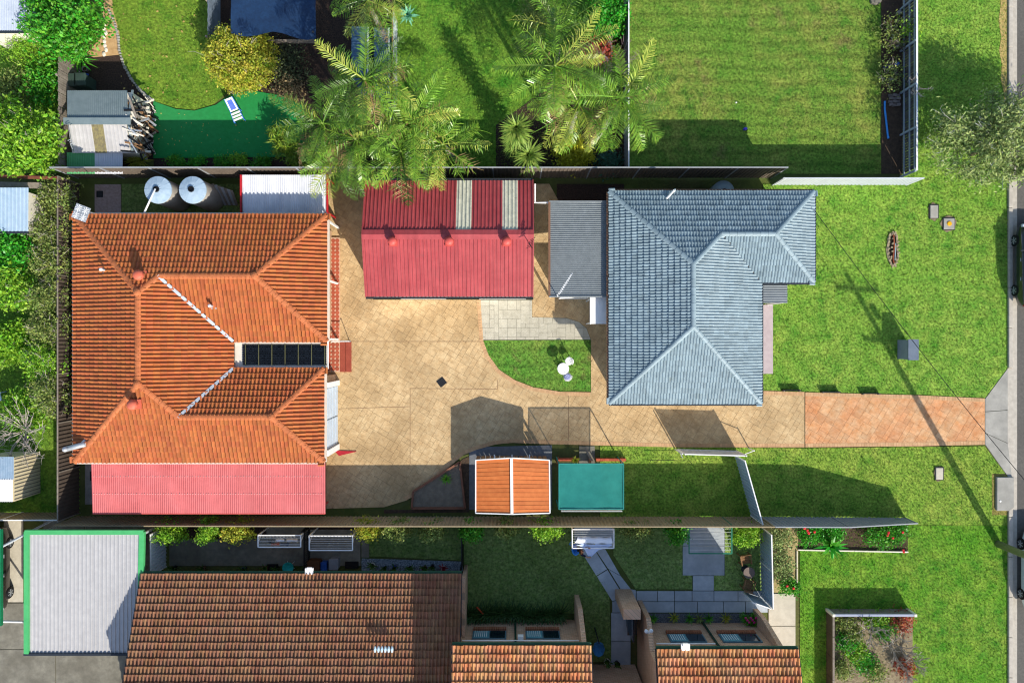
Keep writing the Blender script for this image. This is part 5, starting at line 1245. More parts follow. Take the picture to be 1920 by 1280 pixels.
ls = thing('kit_shed', 'cream and blue kit shed beside the bare tree', 'shed', P(35, 898))
a_, b_2, c_2 = P(-40, 858, 2.2), P(26, 862, 2.2), P(26, 862, 2.2)
sheets(ls, P(-40, 898, 2.2), P(26, 898, 2.2), P(26, 856, 2.0)-P(26, 898, 2.2), .7, .13, .03, M('sky_sheet', '')); sheets(ls, P(-40, 940, 2.0), P(24, 940, 2.0), P(24, 898, 2.2)-P(24, 940, 2.0), .7, .13, .03, m_wsh)
q0, q1 = P(-40, 940, 1.95), P(26, 858, 1.95); MB().prism([(q0.x, q0.y), (q1.x, q0.y), (q1.x, q1.y), (q0.x, q1.y)], 0, 1.94).build('wall', M('shed_cream', '#cbbd98', '#d8cba8', rough=.7), ls)
for i in range(12): y = q0.y+(q1.y-q0.y)*(i+.5)/12; MB().box((q1.x+.012, y, .97), (.02, .03, 1.9)).build('wall_rib', m_greywood, ls)
lc = thing('outdoor_chair', 'pale blue plastic chair at the left edge', 'chair', P(5, 738)); c_ = G(4, 742)
MB().box((*c_, .42), (.5, .48, .05), rz=.3).build('seat', M('pale_chair', '#a9b9e0', rough=.5), lc, bevel=.03); MB().box((c_[0]-.03, c_[1]+.28, .68), (.5, .05, .5), rz=.3).build('backrest', M('pale_chair', ''), lc)
for sx in (-.2, .2):
    for sy in (-.2, .2): MB().tube([(c_[0]+sx, c_[1]+sy, .4), (c_[0]+sx*1.15, c_[1]+sy*1.15, 0)], .025, 6).build('leg', M('pale_chair', ''), lc)
panel_fence('yard_fence', 'pale fence at the left edge above the carport', G(-60, 960), G(146, 960), 1.6, 1.6, m_ftan, m_white)
# ------------------------------------------------------------------ white carport with green trim
wc = thing('white_carport', 'white ribbed carport roof with bright green trim', 'carport', P(155, 1105))
m_gr = M('green_trim', '#46a462', '#52b06c', rough=.5, var=.05); z_ = 2.5
sheets(wc, P(54, 1223, z_-.2), P(262, 1223, z_-.2), P(54, 1000, z_)-P(54, 1223, z_-.2), .78, .19, .04, M('carport_white', '#a6a5a6', '#b2b1b1', streak=.06, rough=.5, var=.05))
for a_, b_3, w_ in (((51, 996), (51, 1224), .24), ((267, 996), (262, 1224), .26)): MB().bar(P(*a_, z_+.02), P(*b_3, z_-.18), w_, .16).build('side_trim', m_gr, wc)
MB().bar(P(48, 997, z_+.03), P(270, 997, z_+.03), .22, .16).build('end_trim', m_gr, wc); MB().bar(P(46, 1225, z_-.2), P(264, 1225, z_-.2), .12, .16).build('gutter', m_gd, wc)
for x, y in ((58, 1006), (258, 1006), (58, 1215), (258, 1215)): q = P(x, y, 2.3); MB().box((q.x, q.y, 1.15), (.1, .1, 2.3)).build('post', m_fpale, wc)
lcp = thing('left_carport', 'green edged carport roof cut by the left edge', 'carport', P(-60, 1080))
sheets(lcp, P(-190, 1170, 2.4), P(1, 1170, 2.4), P(-190, 990, 2.5)-P(-190, 1170, 2.4), .78, .19, .04, m_wsh); MB().bar(P(2, 992, 2.5), P(2, 1172, 2.4), .1, .16).build('side_trim', M('deep_green_trim', '#0f6a44', rough=.5), lcp)
for x, y in ((0, 1026), (0, 1165)): q = P(x, y, 2.4); MB().tube([(q.x, q.y, 2.35), (q.x+1.1, q.y+(.8 if y < 1100 else -1.0), .02)], .06, 8).build('raking_post', m_fpale, lcp)
# ------------------------------------------------------------------ units along the lower edge
m_ut = M('unit_tile', '#7d5238', '#96694c', rough=.75, scale=2, island=.15, hue=.01, big=.35, bigcol='#8a7058', bigscale=1.2, con=1.2)
m_utd = M('unit_tile_light', '#b0683c', '#c98a58', rough=.75, scale=2, island=.28, hue=.012, big=.4, bigcol='#c0a078', bigscale=1.2)
m_ubrick = brick_mat('unit_brick', '#c69c7c', '#d8b294', '#a08a74')
def unit(name, label, x0_, x1_, ye, ze__, depth, mat, w=.19, l=.36, pitch=19, wallback=0.05):
    """x0_, x1_, ye: image pixels of the eave line at ground level; the roof rises away from it and falls again behind"""
    t = thing(name, label, 'unit', P((x0_+x1_)/2, ye+60)); tt = math.tan(math.radians(pitch))
    e0, e1 = Vector((*G(x0_, ye), ze__)), Vector((*G(x1_, ye), ze__)); up = Vector((0, -depth, depth*tt)); dn = Vector((0, -depth, -depth*tt))
    R = TileRoof(t, mat, w, l, .07, .085); R.plane([e0, e1, e1+up, e0+up]); R.plane([e0+up+dn, e1+up+dn, e1+up, e0+up])
    R.caps([(e0+up, e1+up)], m_orc, width=.3); R.finish(m_deckw, ((e0.x+e1.x)/2+3, e0.y))
    gutter(t, e0+Vector((0, .05, -.05)), e1+Vector((0, .05, -.05)), M('unit_gutter', '#2f5a44', rough=.5), h=.1)
    for e in (e0, e1): MB().bar(e+Vector((0, 0, -.03)), e+up+Vector((0, 0, -.03)), .06, .14).build('barge', m_gd, t)
    MB().prism([(e0.x+.05, e0.y-wallback), (e1.x-.05, e0.y-wallback), (e1.x-.05, e0.y-2*depth+.1), (e0.x+.05, e0.y-2*depth+.1)], 0, ze__-.06).build('wall', m_ubrick, t)
    for e, dx in ((e0, .06), (e1, -.06)): MB().add([e+Vector((dx, -.05, -.06)), e+up+dn+Vector((dx, .05, -.06)), e+up+Vector((dx, 0, -.1))], [(0, 1, 2)]).build('gable', m_ubrick, t)
    return t, e0, e1
uA, a0_, a1_ = unit('brick_unit', 'long single storey unit with brown tiled roof at lower left', 312.5, 872, 1045, 2.5, 6.2, m_ut, w=.178, l=.35, wallback=.9)
uB, b0_, b1_ = unit('brick_unit', 'middle unit with tan tiles and two windows over ferns', 863, 1088, 1131, 5.0, 5.5, m_utd, w=.185, l=.38, wallback=.85, pitch=16)
uC, c0_, c1_ = unit('brick_unit', 'right hand unit with tan tiles and a brick entry', 1193, 1423, 1137, 5.0, 5.5, m_utd, w=.185, l=.38, wallback=.85, pitch=16)
unit('brick_unit', 'unseen linking unit shading the gap between the middle and right hand units', 1089, 1192, 1243, 4.9, 3.5, m_utd, w=.185, l=.38)  # out of view; added to shade the lawn between both units
def unit_window(t, xa, xb, y, z0_, z1_):
    a_ = G(xa, y)[0]; b_ = G(xb, y)[0]; yy = G(0, y)[1]
    w = MB().box(((a_+b_)/2, yy+.0, (z0_+z1_)/2), (b_-a_, .08, z1_-z0_)).build('window', M('unit_frame', '#50707c', rough=.5), t)
    MB().box((a_+(b_-a_)*.26, yy+.045, (z0_+z1_)/2), ((b_-a_)*.44, .02, z1_-z0_-.1)).build('pane', M('curtained_glass', '#4f8794', '#6aa0aa', rough=.15), w)
    MB().box((a_+(b_-a_)*.74, yy+.045, (z0_+z1_)/2), ((b_-a_)*.44, .02, z1_-z0_-.1)).build('pane', m_glass, w)
    for k in range(7): MB().box((a_+(b_-a_)*(.07+.058*k), yy+.06, (z0_+z1_)/2-.05), (.025, .01, z1_-z0_-.25)).build('blind_slat', m_white, w)
    n = max(4, int((b_-a_)/.11))
    for k in range(n): MB().box((a_+(b_-a_)*(k+.5)/n, yy+.05, z0_-.18), ((b_-a_)/n-.02, .12, .3)).build('sill_brick', M('sill_brick', '#8a5236', '#a0664a', rough=.9, island=.15), t)
for xa, xb in ((890, 950), (984, 1045)): unit_window(uB, xa, xb, 1160, 1.55, 2.45)
for xa, xb in ((1238, 1302), (1330, 1399)): unit_window(uC, xa, xb, 1166, 1.55, 2.45)
for t, xd, y in ((uB, 966, 1160), (uC, 1316, 1166)): q = G(xd, y); MB().box((q[0], q[1]+.06, 2.5), (.09, .09, 5.0)).build('downpipe', M('pipe_green', '#1c3a2c', rough=.5), t)
for t, pts in ((uB, [(874, 2.85), (1076, 2.85)]), (uC, [(1210, 2.8), (1312, 2.8)])):
    y = 1160 if t is uB else 1166; MB().tube([Vector((*G(pts[0][0], y), pts[0][1]))+Vector((0, .1, 0)), Vector((*G(pts[1][0], y), pts[1][1]))+Vector((0, .1, 0))], .035, 6).build('conduit', m_white, t)
mtb = MB().box(Vector((*G(975, 1160), 2.55))+Vector((0, .12, 0)), (.28, .2, .3)).build('meter_box', m_white, uB)
def wing(t, x, y0_, y1_, h0_, h1_, th=.24):
    a_, b_ = G(x, y0_), G(x, y1_); V = [(a_[0]-th/2, a_[1], 0), (a_[0]+th/2, a_[1], 0), (b_[0]+th/2, b_[1], 0), (b_[0]-th/2, b_[1], 0), (a_[0]-th/2, a_[1], h0_), (a_[0]+th/2, a_[1], h0_), (b_[0]+th/2, b_[1], h1_), (b_[0]-th/2, b_[1], h1_)]
    MB().add(V, [(3, 2, 1, 0), (4, 5, 6, 7), (0, 1, 5, 4), (1, 2, 6, 5), (2, 3, 7, 6), (3, 0, 4, 7)]).build('wing_wall', m_ubrick, t)
wing(uB, 1081, 1114, 1160, 1.9, 4.8); wing(uA, 874, 1058, 1160, 2.0, 2.2, .16); wing(uC, 1416, 1140, 1166, 1.2, 4.8); wing(uC, 1199, 1124, 1166, 2.4, 3.4)
q = G(1168, 1112); MB().box((*q, 1.4), (.85, .5, 2.8)).build('entry_pier', m_ubrick, uC)
MB().box((q[0]+.3, q[1]-1.0, 1.1), (.5, 1.5, .06)).build('entry_awning', m_glass, uC); MB().box((q[0]+.2, q[1]-1.0, 1.05), (.08, 1.4, 2.1)).build('entry_door', m_glass, uC)
sk_ = thing('tile_skylight', 'pale skylight tiles set in the long unit roof', 'skylight', P(722, 1217, 3.9))
for i in range(6):
    q = P(703+i*6.4, 1217, 4.02); MB().lathe(q, [(.07, -.04), (.06, .02), (.03, .05)], 6, sy=2.4).build('glass_tile', M('glass_tile', '#bfd6e0', rough=.3), sk_)
for (x, y, z, lb) in ((580, 1070, 2.55, 'white satellite bracket on the gutter of the long unit'), (1285, 1212, 5.1, 'white box on the gutter of the right hand unit')):
    t = thing('gutter_box', lb, 'bracket', P(x, y, z)); MB().box(P(x, y, z), (.4, .3, .12)).build('box', m_white, t); MB().box(P(x, y-4, z+.06), (.24, .16, .1)).build('cover', m_white, t)
fl_ = thing('flood_lamp', 'twin white flood lamp on the right unit wall', 'lamp', P(1213, 1182, 3.0))
for dx in (-.1, .14): MB().lathe(P(1215, 1181, 3.2)+Vector((dx, .1*dx, 0)), [(.04, -.1), (.1, .1), (.09, .12)], 10).build('lamp_head', m_white, fl_, True)
MB().box(P(1215, 1184, 3.15), (.2, .1, .08)).build('bracket', m_white, fl_)
# small raised bin cover, hammock chair etc. between the units
hc = thing('hanging_chair', 'blue hanging hammock chair between the units', 'chair', P(1122, 1212)); q = P(1122, 1215, .8); m_hb = M('hammock_blue', '#3f7fae', rough=.8)
MB().lathe(q, [(.08, -.25), (.28, -.1), (.33, .1), (.31, .12), (.2, -.05), (.02, -.15)], 8, sy=1.25, capt=False).build('seat', m_hb, hc); MB().tube([q+Vector((-.05, .45, .1)), q+Vector((-.1, .75, .9))], .02, 5).build('rope', m_hb, hc)
MB().tube([q+Vector((-.1, .75, -.8)), q+Vector((-.1, .75, 1.1))], .03, 6).build('stand', m_dark, hc)
for i, (x, y, rr, mt, lb) in enumerate(((1137, 1236, .17, m_offwhite, 'large pale pot between the units'), (1156, 1240, .14, m_black, 'black pot beside the large pale pot between the units'), (700, 1057, .16, m_offwhite, 'pale pot with fern at the left of the pebble strip'), (723, 1062, .1, m_black, 'small black pot in the pebble strip'), (741, 1061, .12, M('pot_blue', '#24409a', rough=.4), 'blue pot in the pebble strip'), (770, 1062, .11, m_black, 'dark pot in the middle of the pebble strip'), (797, 1062, .13, M('pot_red', '#6a2a24', rough=.6), 'dark red pot in the pebble strip'), (812, 1059, .11, m_dark, 'grey pot near the right end of the pebble strip'), (833, 1062, .14, m_white, 'white pot with red plant at the pebble strip end'), (500, 1062, .15, M('pot_brown', '#7a5c46', rough=.8), 'brown pot under the eave of the long unit'), (383, 1063, .16, M('pot_brown', ''), 'wide brown pot near the left end of the long unit'), (330, 1062, .12, m_black, 'black pot by the white side fence'), (520, 1063, .12, m_black, 'black pot right of the brown pot'), (460, 1064, .12, M('pot_slate', '#38506a', rough=.6), 'slate blue pot under the eave'))):
    t = thing('plant_pot', lb, 'pot', P(x, y), 'pots in the unit yards'); c_ = G(x, y)
    MB().lathe((*c_, 0), [(rr*.7, .02), (rr, .3), (rr*1.1, .31), (rr*.85, .31), (rr*.8, .25)], 14).build('pot', mt, t, True); MB().lathe((*c_, 0), [(rr*.8, .25), (.01, .27)], 10).build('soil', m_soil, t)
    r_ = random.Random(i); mb = MB()
    for k in range(12):
        a_ = k*2.4; e_ = r_.uniform(.2, 1.1); d_ = Vector((math.cos(a_)*math.sin(e_), math.sin(a_)*math.sin(e_), math.cos(e_))); p_ = Vector((*c_, .26)); sd = Vector((-math.sin(a_), math.cos(a_), 0))*.03; mb.add([p_-sd, p_+sd, p_+d_*.3+sd, p_+d_*.3-sd, p_+d_*.42], [(0, 1, 2, 3), (3, 2, 4)])
    mb.build('leaves', M('pot_leaf', '#3a6a24', '#5a7a34', rough=.6, sub=.2) if i != 8 else M('red_leaf', '#8a2430', rough=.6), t)
# yard furniture under the long unit eave
def yard_box(name, label, cat, x, y, w, d_, h, mt, lidm=None):
    t = thing(name, label, cat, P(x, y)); c_ = G(x, y); MB().box((*c_, h/2), (w, d_, h)).build('body', mt, t, bevel=.03); MB().box((*c_, h+.02), (w+.04, d_+.04, .05)).build('lid', lidm or mt, t, bevel=.02); return t
yard_box('storage_box', 'brown storage box by the yard divider', 'box', 593, 1054, .62, .5, .6, M('box_brown', '#5f3c22', rough=.7))
yard_box('blue_tub', 'blue plastic tub behind the brown box', 'tub', 611, 1058, .3, .5, .4, M('tub_blue', '#2858a8', rough=.5))
yard_box('white_cabinet', 'pale upright cabinet under the second clothesline', 'cabinet', 630, 1052, .46, .55, .5, M('cab_grey', '#85888e', rough=.6))
yard_box('door_mat', 'black mat beside the pebble strip', 'mat', 660, 1058, .68, .34, .03, m_black); yard_box('door_mat', 'black mat left of the turquoise chair', 'mat', 512, 1062, .55, .3, .03, m_black)
tc_ = thing('turquoise_chair', 'turquoise bucket chair under the first clothesline', 'chair', P(546, 1060)); c_ = G(546, 1058); m_tq = M('turquoise', '#1fb0a4', rough=.45)
MB().lathe((*c_, 0), [(.1, .4), (.27, .42), (.3, .55), (.28, .56), (.22, .46), (.02, .44)], 16).build('shell', m_tq, tc_, True)
for k in range(4): a_ = .78+k*1.57; MB().tube([(c_[0]+.1*math.cos(a_), c_[1]+.1*math.sin(a_), .42), (c_[0]+.28*math.cos(a_), c_[1]+.28*math.sin(a_), 0)], .015, 6).build('leg', m_white, tc_)
# yard dividers
panel_fence('yard_fence', 'white steel fence at the left end of the unit yards', G(312, 985), G(312, 1062), 1.6, 1.6, m_fpale, m_white)
paling_fence('yard_divider', 'black slatted divider between the clothesline yards', G(581, 985), G(581, 1058), 1.2, m_black, m_black, pw=.05, gap=.06)
paling_fence('yard_divider', 'black slatted divider between the west and middle lawns', G(868, 985), G(868, 1056), 1.1, m_black, m_black, pw=.05, gap=.06)
panel_fence('yard_fence', 'tall pale blue fence closing the unit yards on the right', G(1424, 985), G(1427, 1118), 1.7, 1.7, M('fence_paleblue', '#9fb0bd', '#adbcc8', rough=.5), m_white)
eg = thing('entry_gate', 'open pale gate standing across the unit path', 'gate', P(1400, 1118)); a_, b_ = P(1424, 1119), P(1392, 1108)
MB().bar(a_+Vector((0, 0, .8)), b_+Vector((0, 0, .8)), .03, 1.45).build('panel', m_fblue, eg); 
for p_ in (a_, b_): MB().box(p_+Vector((0, 0, .8)), (.06, .06, 1.6)).build('post', m_white, eg)
MB().bar(a_+Vector((0, 0, 1.55)), b_+Vector((0, 0, 1.55)), .05, .05).build('rail', m_white, eg)
# clotheslines
def clothesline(label, x0_, x1_, yb, yf, z_, mat, post=True):
    t = thing('clothesline', label, 'clothesline', P((x0_+x1_)/2, yb), 'fold-down clotheslines in the unit yards')
    p = [P(x0_, yb, z_), P(x1_, yb, z_), P(x1_, yf, z_), P(x0_, yf, z_)]
    for a_, b_ in ((0, 1), (2, 3), (0, 3), (1, 2)): MB().bar(p[a_], p[b_], .05, .05).build('frame_bar', mat, t)
    for i in range(7): 
        s_ = (i+1)/8; MB().tube([p[0].lerp(p[3], s_), p[1].lerp(p[2], s_)], .009, 4).build('line', M('line_white', '#d0d2d0', rough=.5), t)
    for k in (0, 1): q = p[k]; MB().bar((q.x, q.y, 0), (q.x, q.y, z_), .06, .06).build('post', mat, t); MB().bar((q.x, q.y, z_-.6), q.lerp(p[3-k], .6), .03, .03).build('strut', mat, t)
    return t, p
clothesline('white clothesline with a few clothes left of the yard divider', 484, 564, 1003, 1025, 1.5, m_white)
clothesline('empty white clothesline right of the yard divider', 580, 661, 1004, 1031, 1.5, m_white)
clA, pA = clothesline('white clothesline carrying the large white sheet', 1073, 1151, 992, 1027, 1.65, m_white)
clothesline('green clothesline over the square slab', 1292, 1372, 984, 1037, 1.6, M('line_green', '#1c7a5c', rough=.5))
def cloth(name, label, cat, pts, mat, n=14, amp=.03, seed=1):
    """hanging cloth: pts = rows of two 3D points (left, right)"""
    r_ = np.random.default_rng(seed); V = []; m = len(pts)
    for j, (a_, b_) in enumerate(pts):
        for i in range(n+1): q = Vector(a_).lerp(Vector(b_), i/n); V.append(q+Vector((0, amp*math.sin(i*1.3+j*.7+seed), amp*.6*math.sin(i*.9+seed*2))))
    t = thing(name, label, cat, V[0]); t.location.z = 0; ORG[t.name] = Vector((V[0][0], V[0][1], 0))
    o_ = MB().add(V, [(j*(n+1)+i, j*(n+1)+i+1, (j+1)*(n+1)+i+1, (j+1)*(n+1)+i) for j in range(m-1) for i in range(n)]).build('fabric', mat, t, True)
    for k in (0, n//2, n): MB().box(V[k]+Vector((0, 0, .02)), (.02, .03, .06)).build('peg', M('peg_yellow', '#c8b040', rough=.5), t)
    return t
m_sheet = M('sheet_white', '#e2e6ee', '#eef0f4', rough=.9, var=.04)
cloth('bed_sheet', 'large white bed sheet draped over the clothesline', 'sheet', [(P(1077, 1018, 1.66), P(1149, 1018, 1.66)), (P(1082, 1012, 1.7), P(1147, 1012, 1.7)), (P(1083, 1006, 1.62), P(1146, 1007, 1.62)), (P(1083, 1005, 1.1), P(1145, 1006, 1.1))], m_sheet, amp=.025)
cloth('sheet_corner', 'shaded corner of the white sheet held by the person', 'sheet', [(P(1080, 1020, 1.68), P(1149, 1020, 1.68)), (P(1092, 1024, 1.62), P(1140, 1025, 1.55)), (P(1096, 1029, 1.5), P(1122, 1030, 1.45)), (P(1103, 1042, 1.28), P(1109, 1042, 1.26))], M('sheet_shaded', '#b8cdf2', '#cbdaf6', rough=.9, var=.04), amp=.02, seed=4)  # unlit part of the white sheet; its shade is put in as pale blue
for (xa, xb, y, mt, lb) in ((503, 515, 1016, m_black, 'dark garment nearest the left end of the first clothesline'), (517, 533, 1013, M('cloth_white', '#d8dae2', rough=.9), 'white shirt on the first clothesline'), (508, 524, 1020, M('cloth_orange', '#d0602c', rough=.9), 'orange cloth on the first clothesline'), (537, 558, 1013, M('cloth_cream', '#e0d6cf', rough=.9), 'cream shirt with red print on the first clothesline'), (526, 542, 1021, M('cloth_navy', '#20253c', rough=.9), 'navy garment on the front line of the first clothesline')):
    cloth('hanging_garment', lb, 'clothes', [(P(xa, y+2, 1.3), P(xb, y+2, 1.3)), (P(xa, y+.6, 1.5), P(xb, y+.6, 1.5)), (P(xa, y-.6, 1.51), P(xb, y-.6, 1.51)), (P(xa, y-4, 1.05), P(xb, y-4, 1.05))], mt, n=6, amp=.015, seed=xa)
bk = thing('laundry_basket', 'blue plastic laundry basket beside the person', 'basket', P(1079, 1029)); q = P(1079.5, 1030, .9); m_bk = M('basket_blue', '#3f8fe0', rough=.45)
MB().lathe((q.x, q.y, .55), [(.16, 0), (.24, .3), (.27, .31), (.23, .3), (.15, .02)], 18, sx=.8, sy=1.2, capt=True).build('tub', m_bk, bk, True); MB().tube([(q.x-.24, q.y+.18, .84), (q.x-.34, q.y+.3, .9), (q.x-.2, q.y+.42, .86)], .02, 6).build('handle', m_bk, bk)
for a_ in range(4): MB().tube([(q.x+.12*(1 if a_ % 2 else -1), q.y+.2*(1 if a_ < 2 else -1), .57), (q.x+.18*(1 if a_ % 2 else -1), q.y+.26*(1 if a_ < 2 else -1), 0)], .015, 5).build('stand_leg', m_white, bk)
# garden chairs and table in the corner
def deck_chair(label, px, py, face):
    c_ = P(px, py); R = Matrix.Rotation(face, 3, 'Z'); t = thing('outdoor_chair', label, 'chair', c_, 'slatted chairs in the corner yard')
    def L(x, y, z): return c_+R @ Vector((x, y, z))
    for k in range(5): MB().box(L(-.2+.1*k, 0, .42), (.08, .5, .025), rz=face).build('seat_slat', m_wood, t)
    for k in range(4): MB().bar(L(-.26-.02*k, -.25, .5+.1*k), L(-.26-.02*k, .25, .5+.1*k), .02, .08).build('back_slat', m_wood, t)
    for s_ in (-.26, .26):
        MB().bar(L(-.25, s_, .62), L(.25, s_, .62), .05, .03).build('arm', m_wood, t)
        for x in (-.24, .24): MB().bar(L(x, s_, 0), L(x, s_, .62), .045, .045).build('leg', m_wood, t)
deck_chair('slatted timber chair above the small round yard table', 1392, 1043, math.radians(-80)); deck_chair('slatted timber chair below the small round yard table', 1398, 1090, math.radians(75))
yt = thing('yard_table', 'small round brown table between the slatted chairs', 'table', P(1398, 1066)); c_ = G(1397, 1066)
MB().lathe((*c_, 0), [(.3, .6), (.31, .62), (.3, .64), (.01, .645)], 24).build('table_top', M('table_brown', '#6d5f58', '#7d6e66', rough=.7), yt); MB().lathe((*c_, 0), [(.22, 0), (.04, .06), (.04, .6)], 12).build('pedestal', m_dark, yt)
# ------------------------------------------------------------------ vehicles
def car(label, pos, heading, paint, group='parked cars'):
    t = thing('parked_car', label, 'car', (pos[0], pos[1], 0), group); R = Matrix.Rotation(heading, 3, 'Z'); O = Vector((pos[0], pos[1], 0))
    def L(p): return O+R @ Vector(p)
    def loft(st, name, mat, parent=t, smooth=True):
        V = []; n = len(st[0])
        for ring in st: V += [L(p) for p in ring]
        F = [(i*n+j, i*n+(j+1) % n, (i+1)*n+(j+1) % n, (i+1)*n+j) for i in range(len(st)-1) for j in range(n)]+[tuple(range(n-1, -1, -1)), tuple((len(st)-1)*n+j for j in range(n))]
        return MB().add(V, F).build(name, mat, parent, smooth)
    body = []
    for x, w, zl, zb in ((-2.2, .62, .42, .78), (-2.12, .78, .3, .9), (-1.7, .87, .22, .98), (-.9, .89, .2, .96), (.2, .89, .2, .94), (1.0, .88, .2, .9), (1.6, .85, .22, .82), (2.05, .76, .28, .7), (2.2, .58, .38, .6)):
        h = [(w*.9, zl), (w, zl+.14), (w, zb-.16), (w*.95, zb-.04), (w*.7, zb+.02), (0, zb+.04)]
        body.append([(x, a, z) for a, z in h]+[(x, -a, z) for a, z in h[-2::-1]])
    loft(body, 'body', paint)
    top = [[(x, a, z) for a, z in ((w, zb), (w*.96, zb+.2), (w2, zt-.05), (w2*.8, zt), (0, zt+.015), (-w2*.8, zt), (-w2, zt-.05), (-w*.96, zb+.2), (-w, zb))] for x, w, zb, w2, zt in ((-1.95, .74, .94, .6, .98), (-1.45, .78, .94, .6, 1.36), (-.7, .79, .93, .62, 1.44), (.1, .79, .92, .62, 1.43), (.55, .78, .9, .6, 1.36), (1.3, .74, .86, .62, .92))]
    loft(top, 'cabin', M('car_glass', '#0d1116', rough=.05, spec=.8))
    roof = [[(x, a, z) for a, z in ((.61, zt-.03), (.5, zt+.025), (0, zt+.04), (-.5, zt+.025), (-.61, zt-.03), (0, zt-.04))] for x, zt in ((-1.4, 1.36), (-.7, 1.44), (.1, 1.43), (.5, 1.37))]
    loft(roof, 'roof', paint)
    for s_ in (-1, 1):
        for xx in (-.35, -1.35, .5): MB().bar(L((xx, s_*.77, .95)), L((xx+(.05 if xx != .5 else -.35), s_*.6, 1.38)), .06, .05).build('pillar', paint, t)
        for xw in (-1.32, 1.32):
            c0, c1 = L((xw, s_*.68, .31)), L((xw, s_*.9, .31)); w = MB().tube([c0, c0.lerp(c1, .15), c0.lerp(c1, .85), c1], [.27, .315, .315, .28], 20).build('wheel', M('tyre', '#141416', rough=.9), t)
            for k in range(6):
                a_ = k*math.pi/3; MB().bar(c1+(c1-c0).normalized()*.008, c1+(c1-c0).normalized()*.008+R @ Vector((math.cos(a_)*.19, 0, math.sin(a_)*.19)), .05, .03).build('rim_spoke', m_galv, w)
            MB().tube([c1, c1+(c1-c0).normalized()*.015], .21, 18).build('rim', M('rim_dark', '#3c4046', rough=.4, metal=.5), w)
        MB().box(L((2.02, s_*.6, .62)), (.28, .3, .14), rz=heading).build('headlight', M('lamp_clear', '#b8c4cc', rough=.1), t, bevel=.04); MB().box(L((-2.12, s_*.62, .78)), (.16, .28, .16), rz=heading).build('tail_light', M('lamp_red', '#8a1420', rough=.2), t, bevel=.03)
        MB().box(L((.72, s_*.97, .98)), (.12, .2, .13), rz=heading).build('mirror', paint, t, bevel=.03)
        for xx in (-.75, .25): MB().box(L((xx, s_*.905, .78)), (.18, .03, .03), rz=heading).build('door_handle', m_galv, t)
    MB().box(L((2.2, 0, .42)), (.06, 1.0, .16), rz=heading).build('grille', m_black, t); MB().box(L((-2.2, 0, .62)), (.04, .5, .12), rz=heading).build('plate', m_white, t)
    return t
m_cgrey = M('paint_charcoal', '#1d2326', '#262d30', rough=.25, spec=.6, coat=.6, var=.05); m_cwhite = M('paint_silver', '#b8c2cc', '#c4ccd4', rough=.25, coat=.6, var=.05); m_cblack = M('paint_black', '#24211f', '#2d2926', rough=.3, coat=.5)
car('charcoal car parked at the kerb above the crossover', G(1925, 499), math.radians(90), m_cgrey)
car('pale silver car parked at the kerb by the power pole', G(1937, 1062), math.radians(90), m_cwhite)
car('dark car under the green edged carport at left', G(-4, 1060), math.radians(-90), m_cblack)

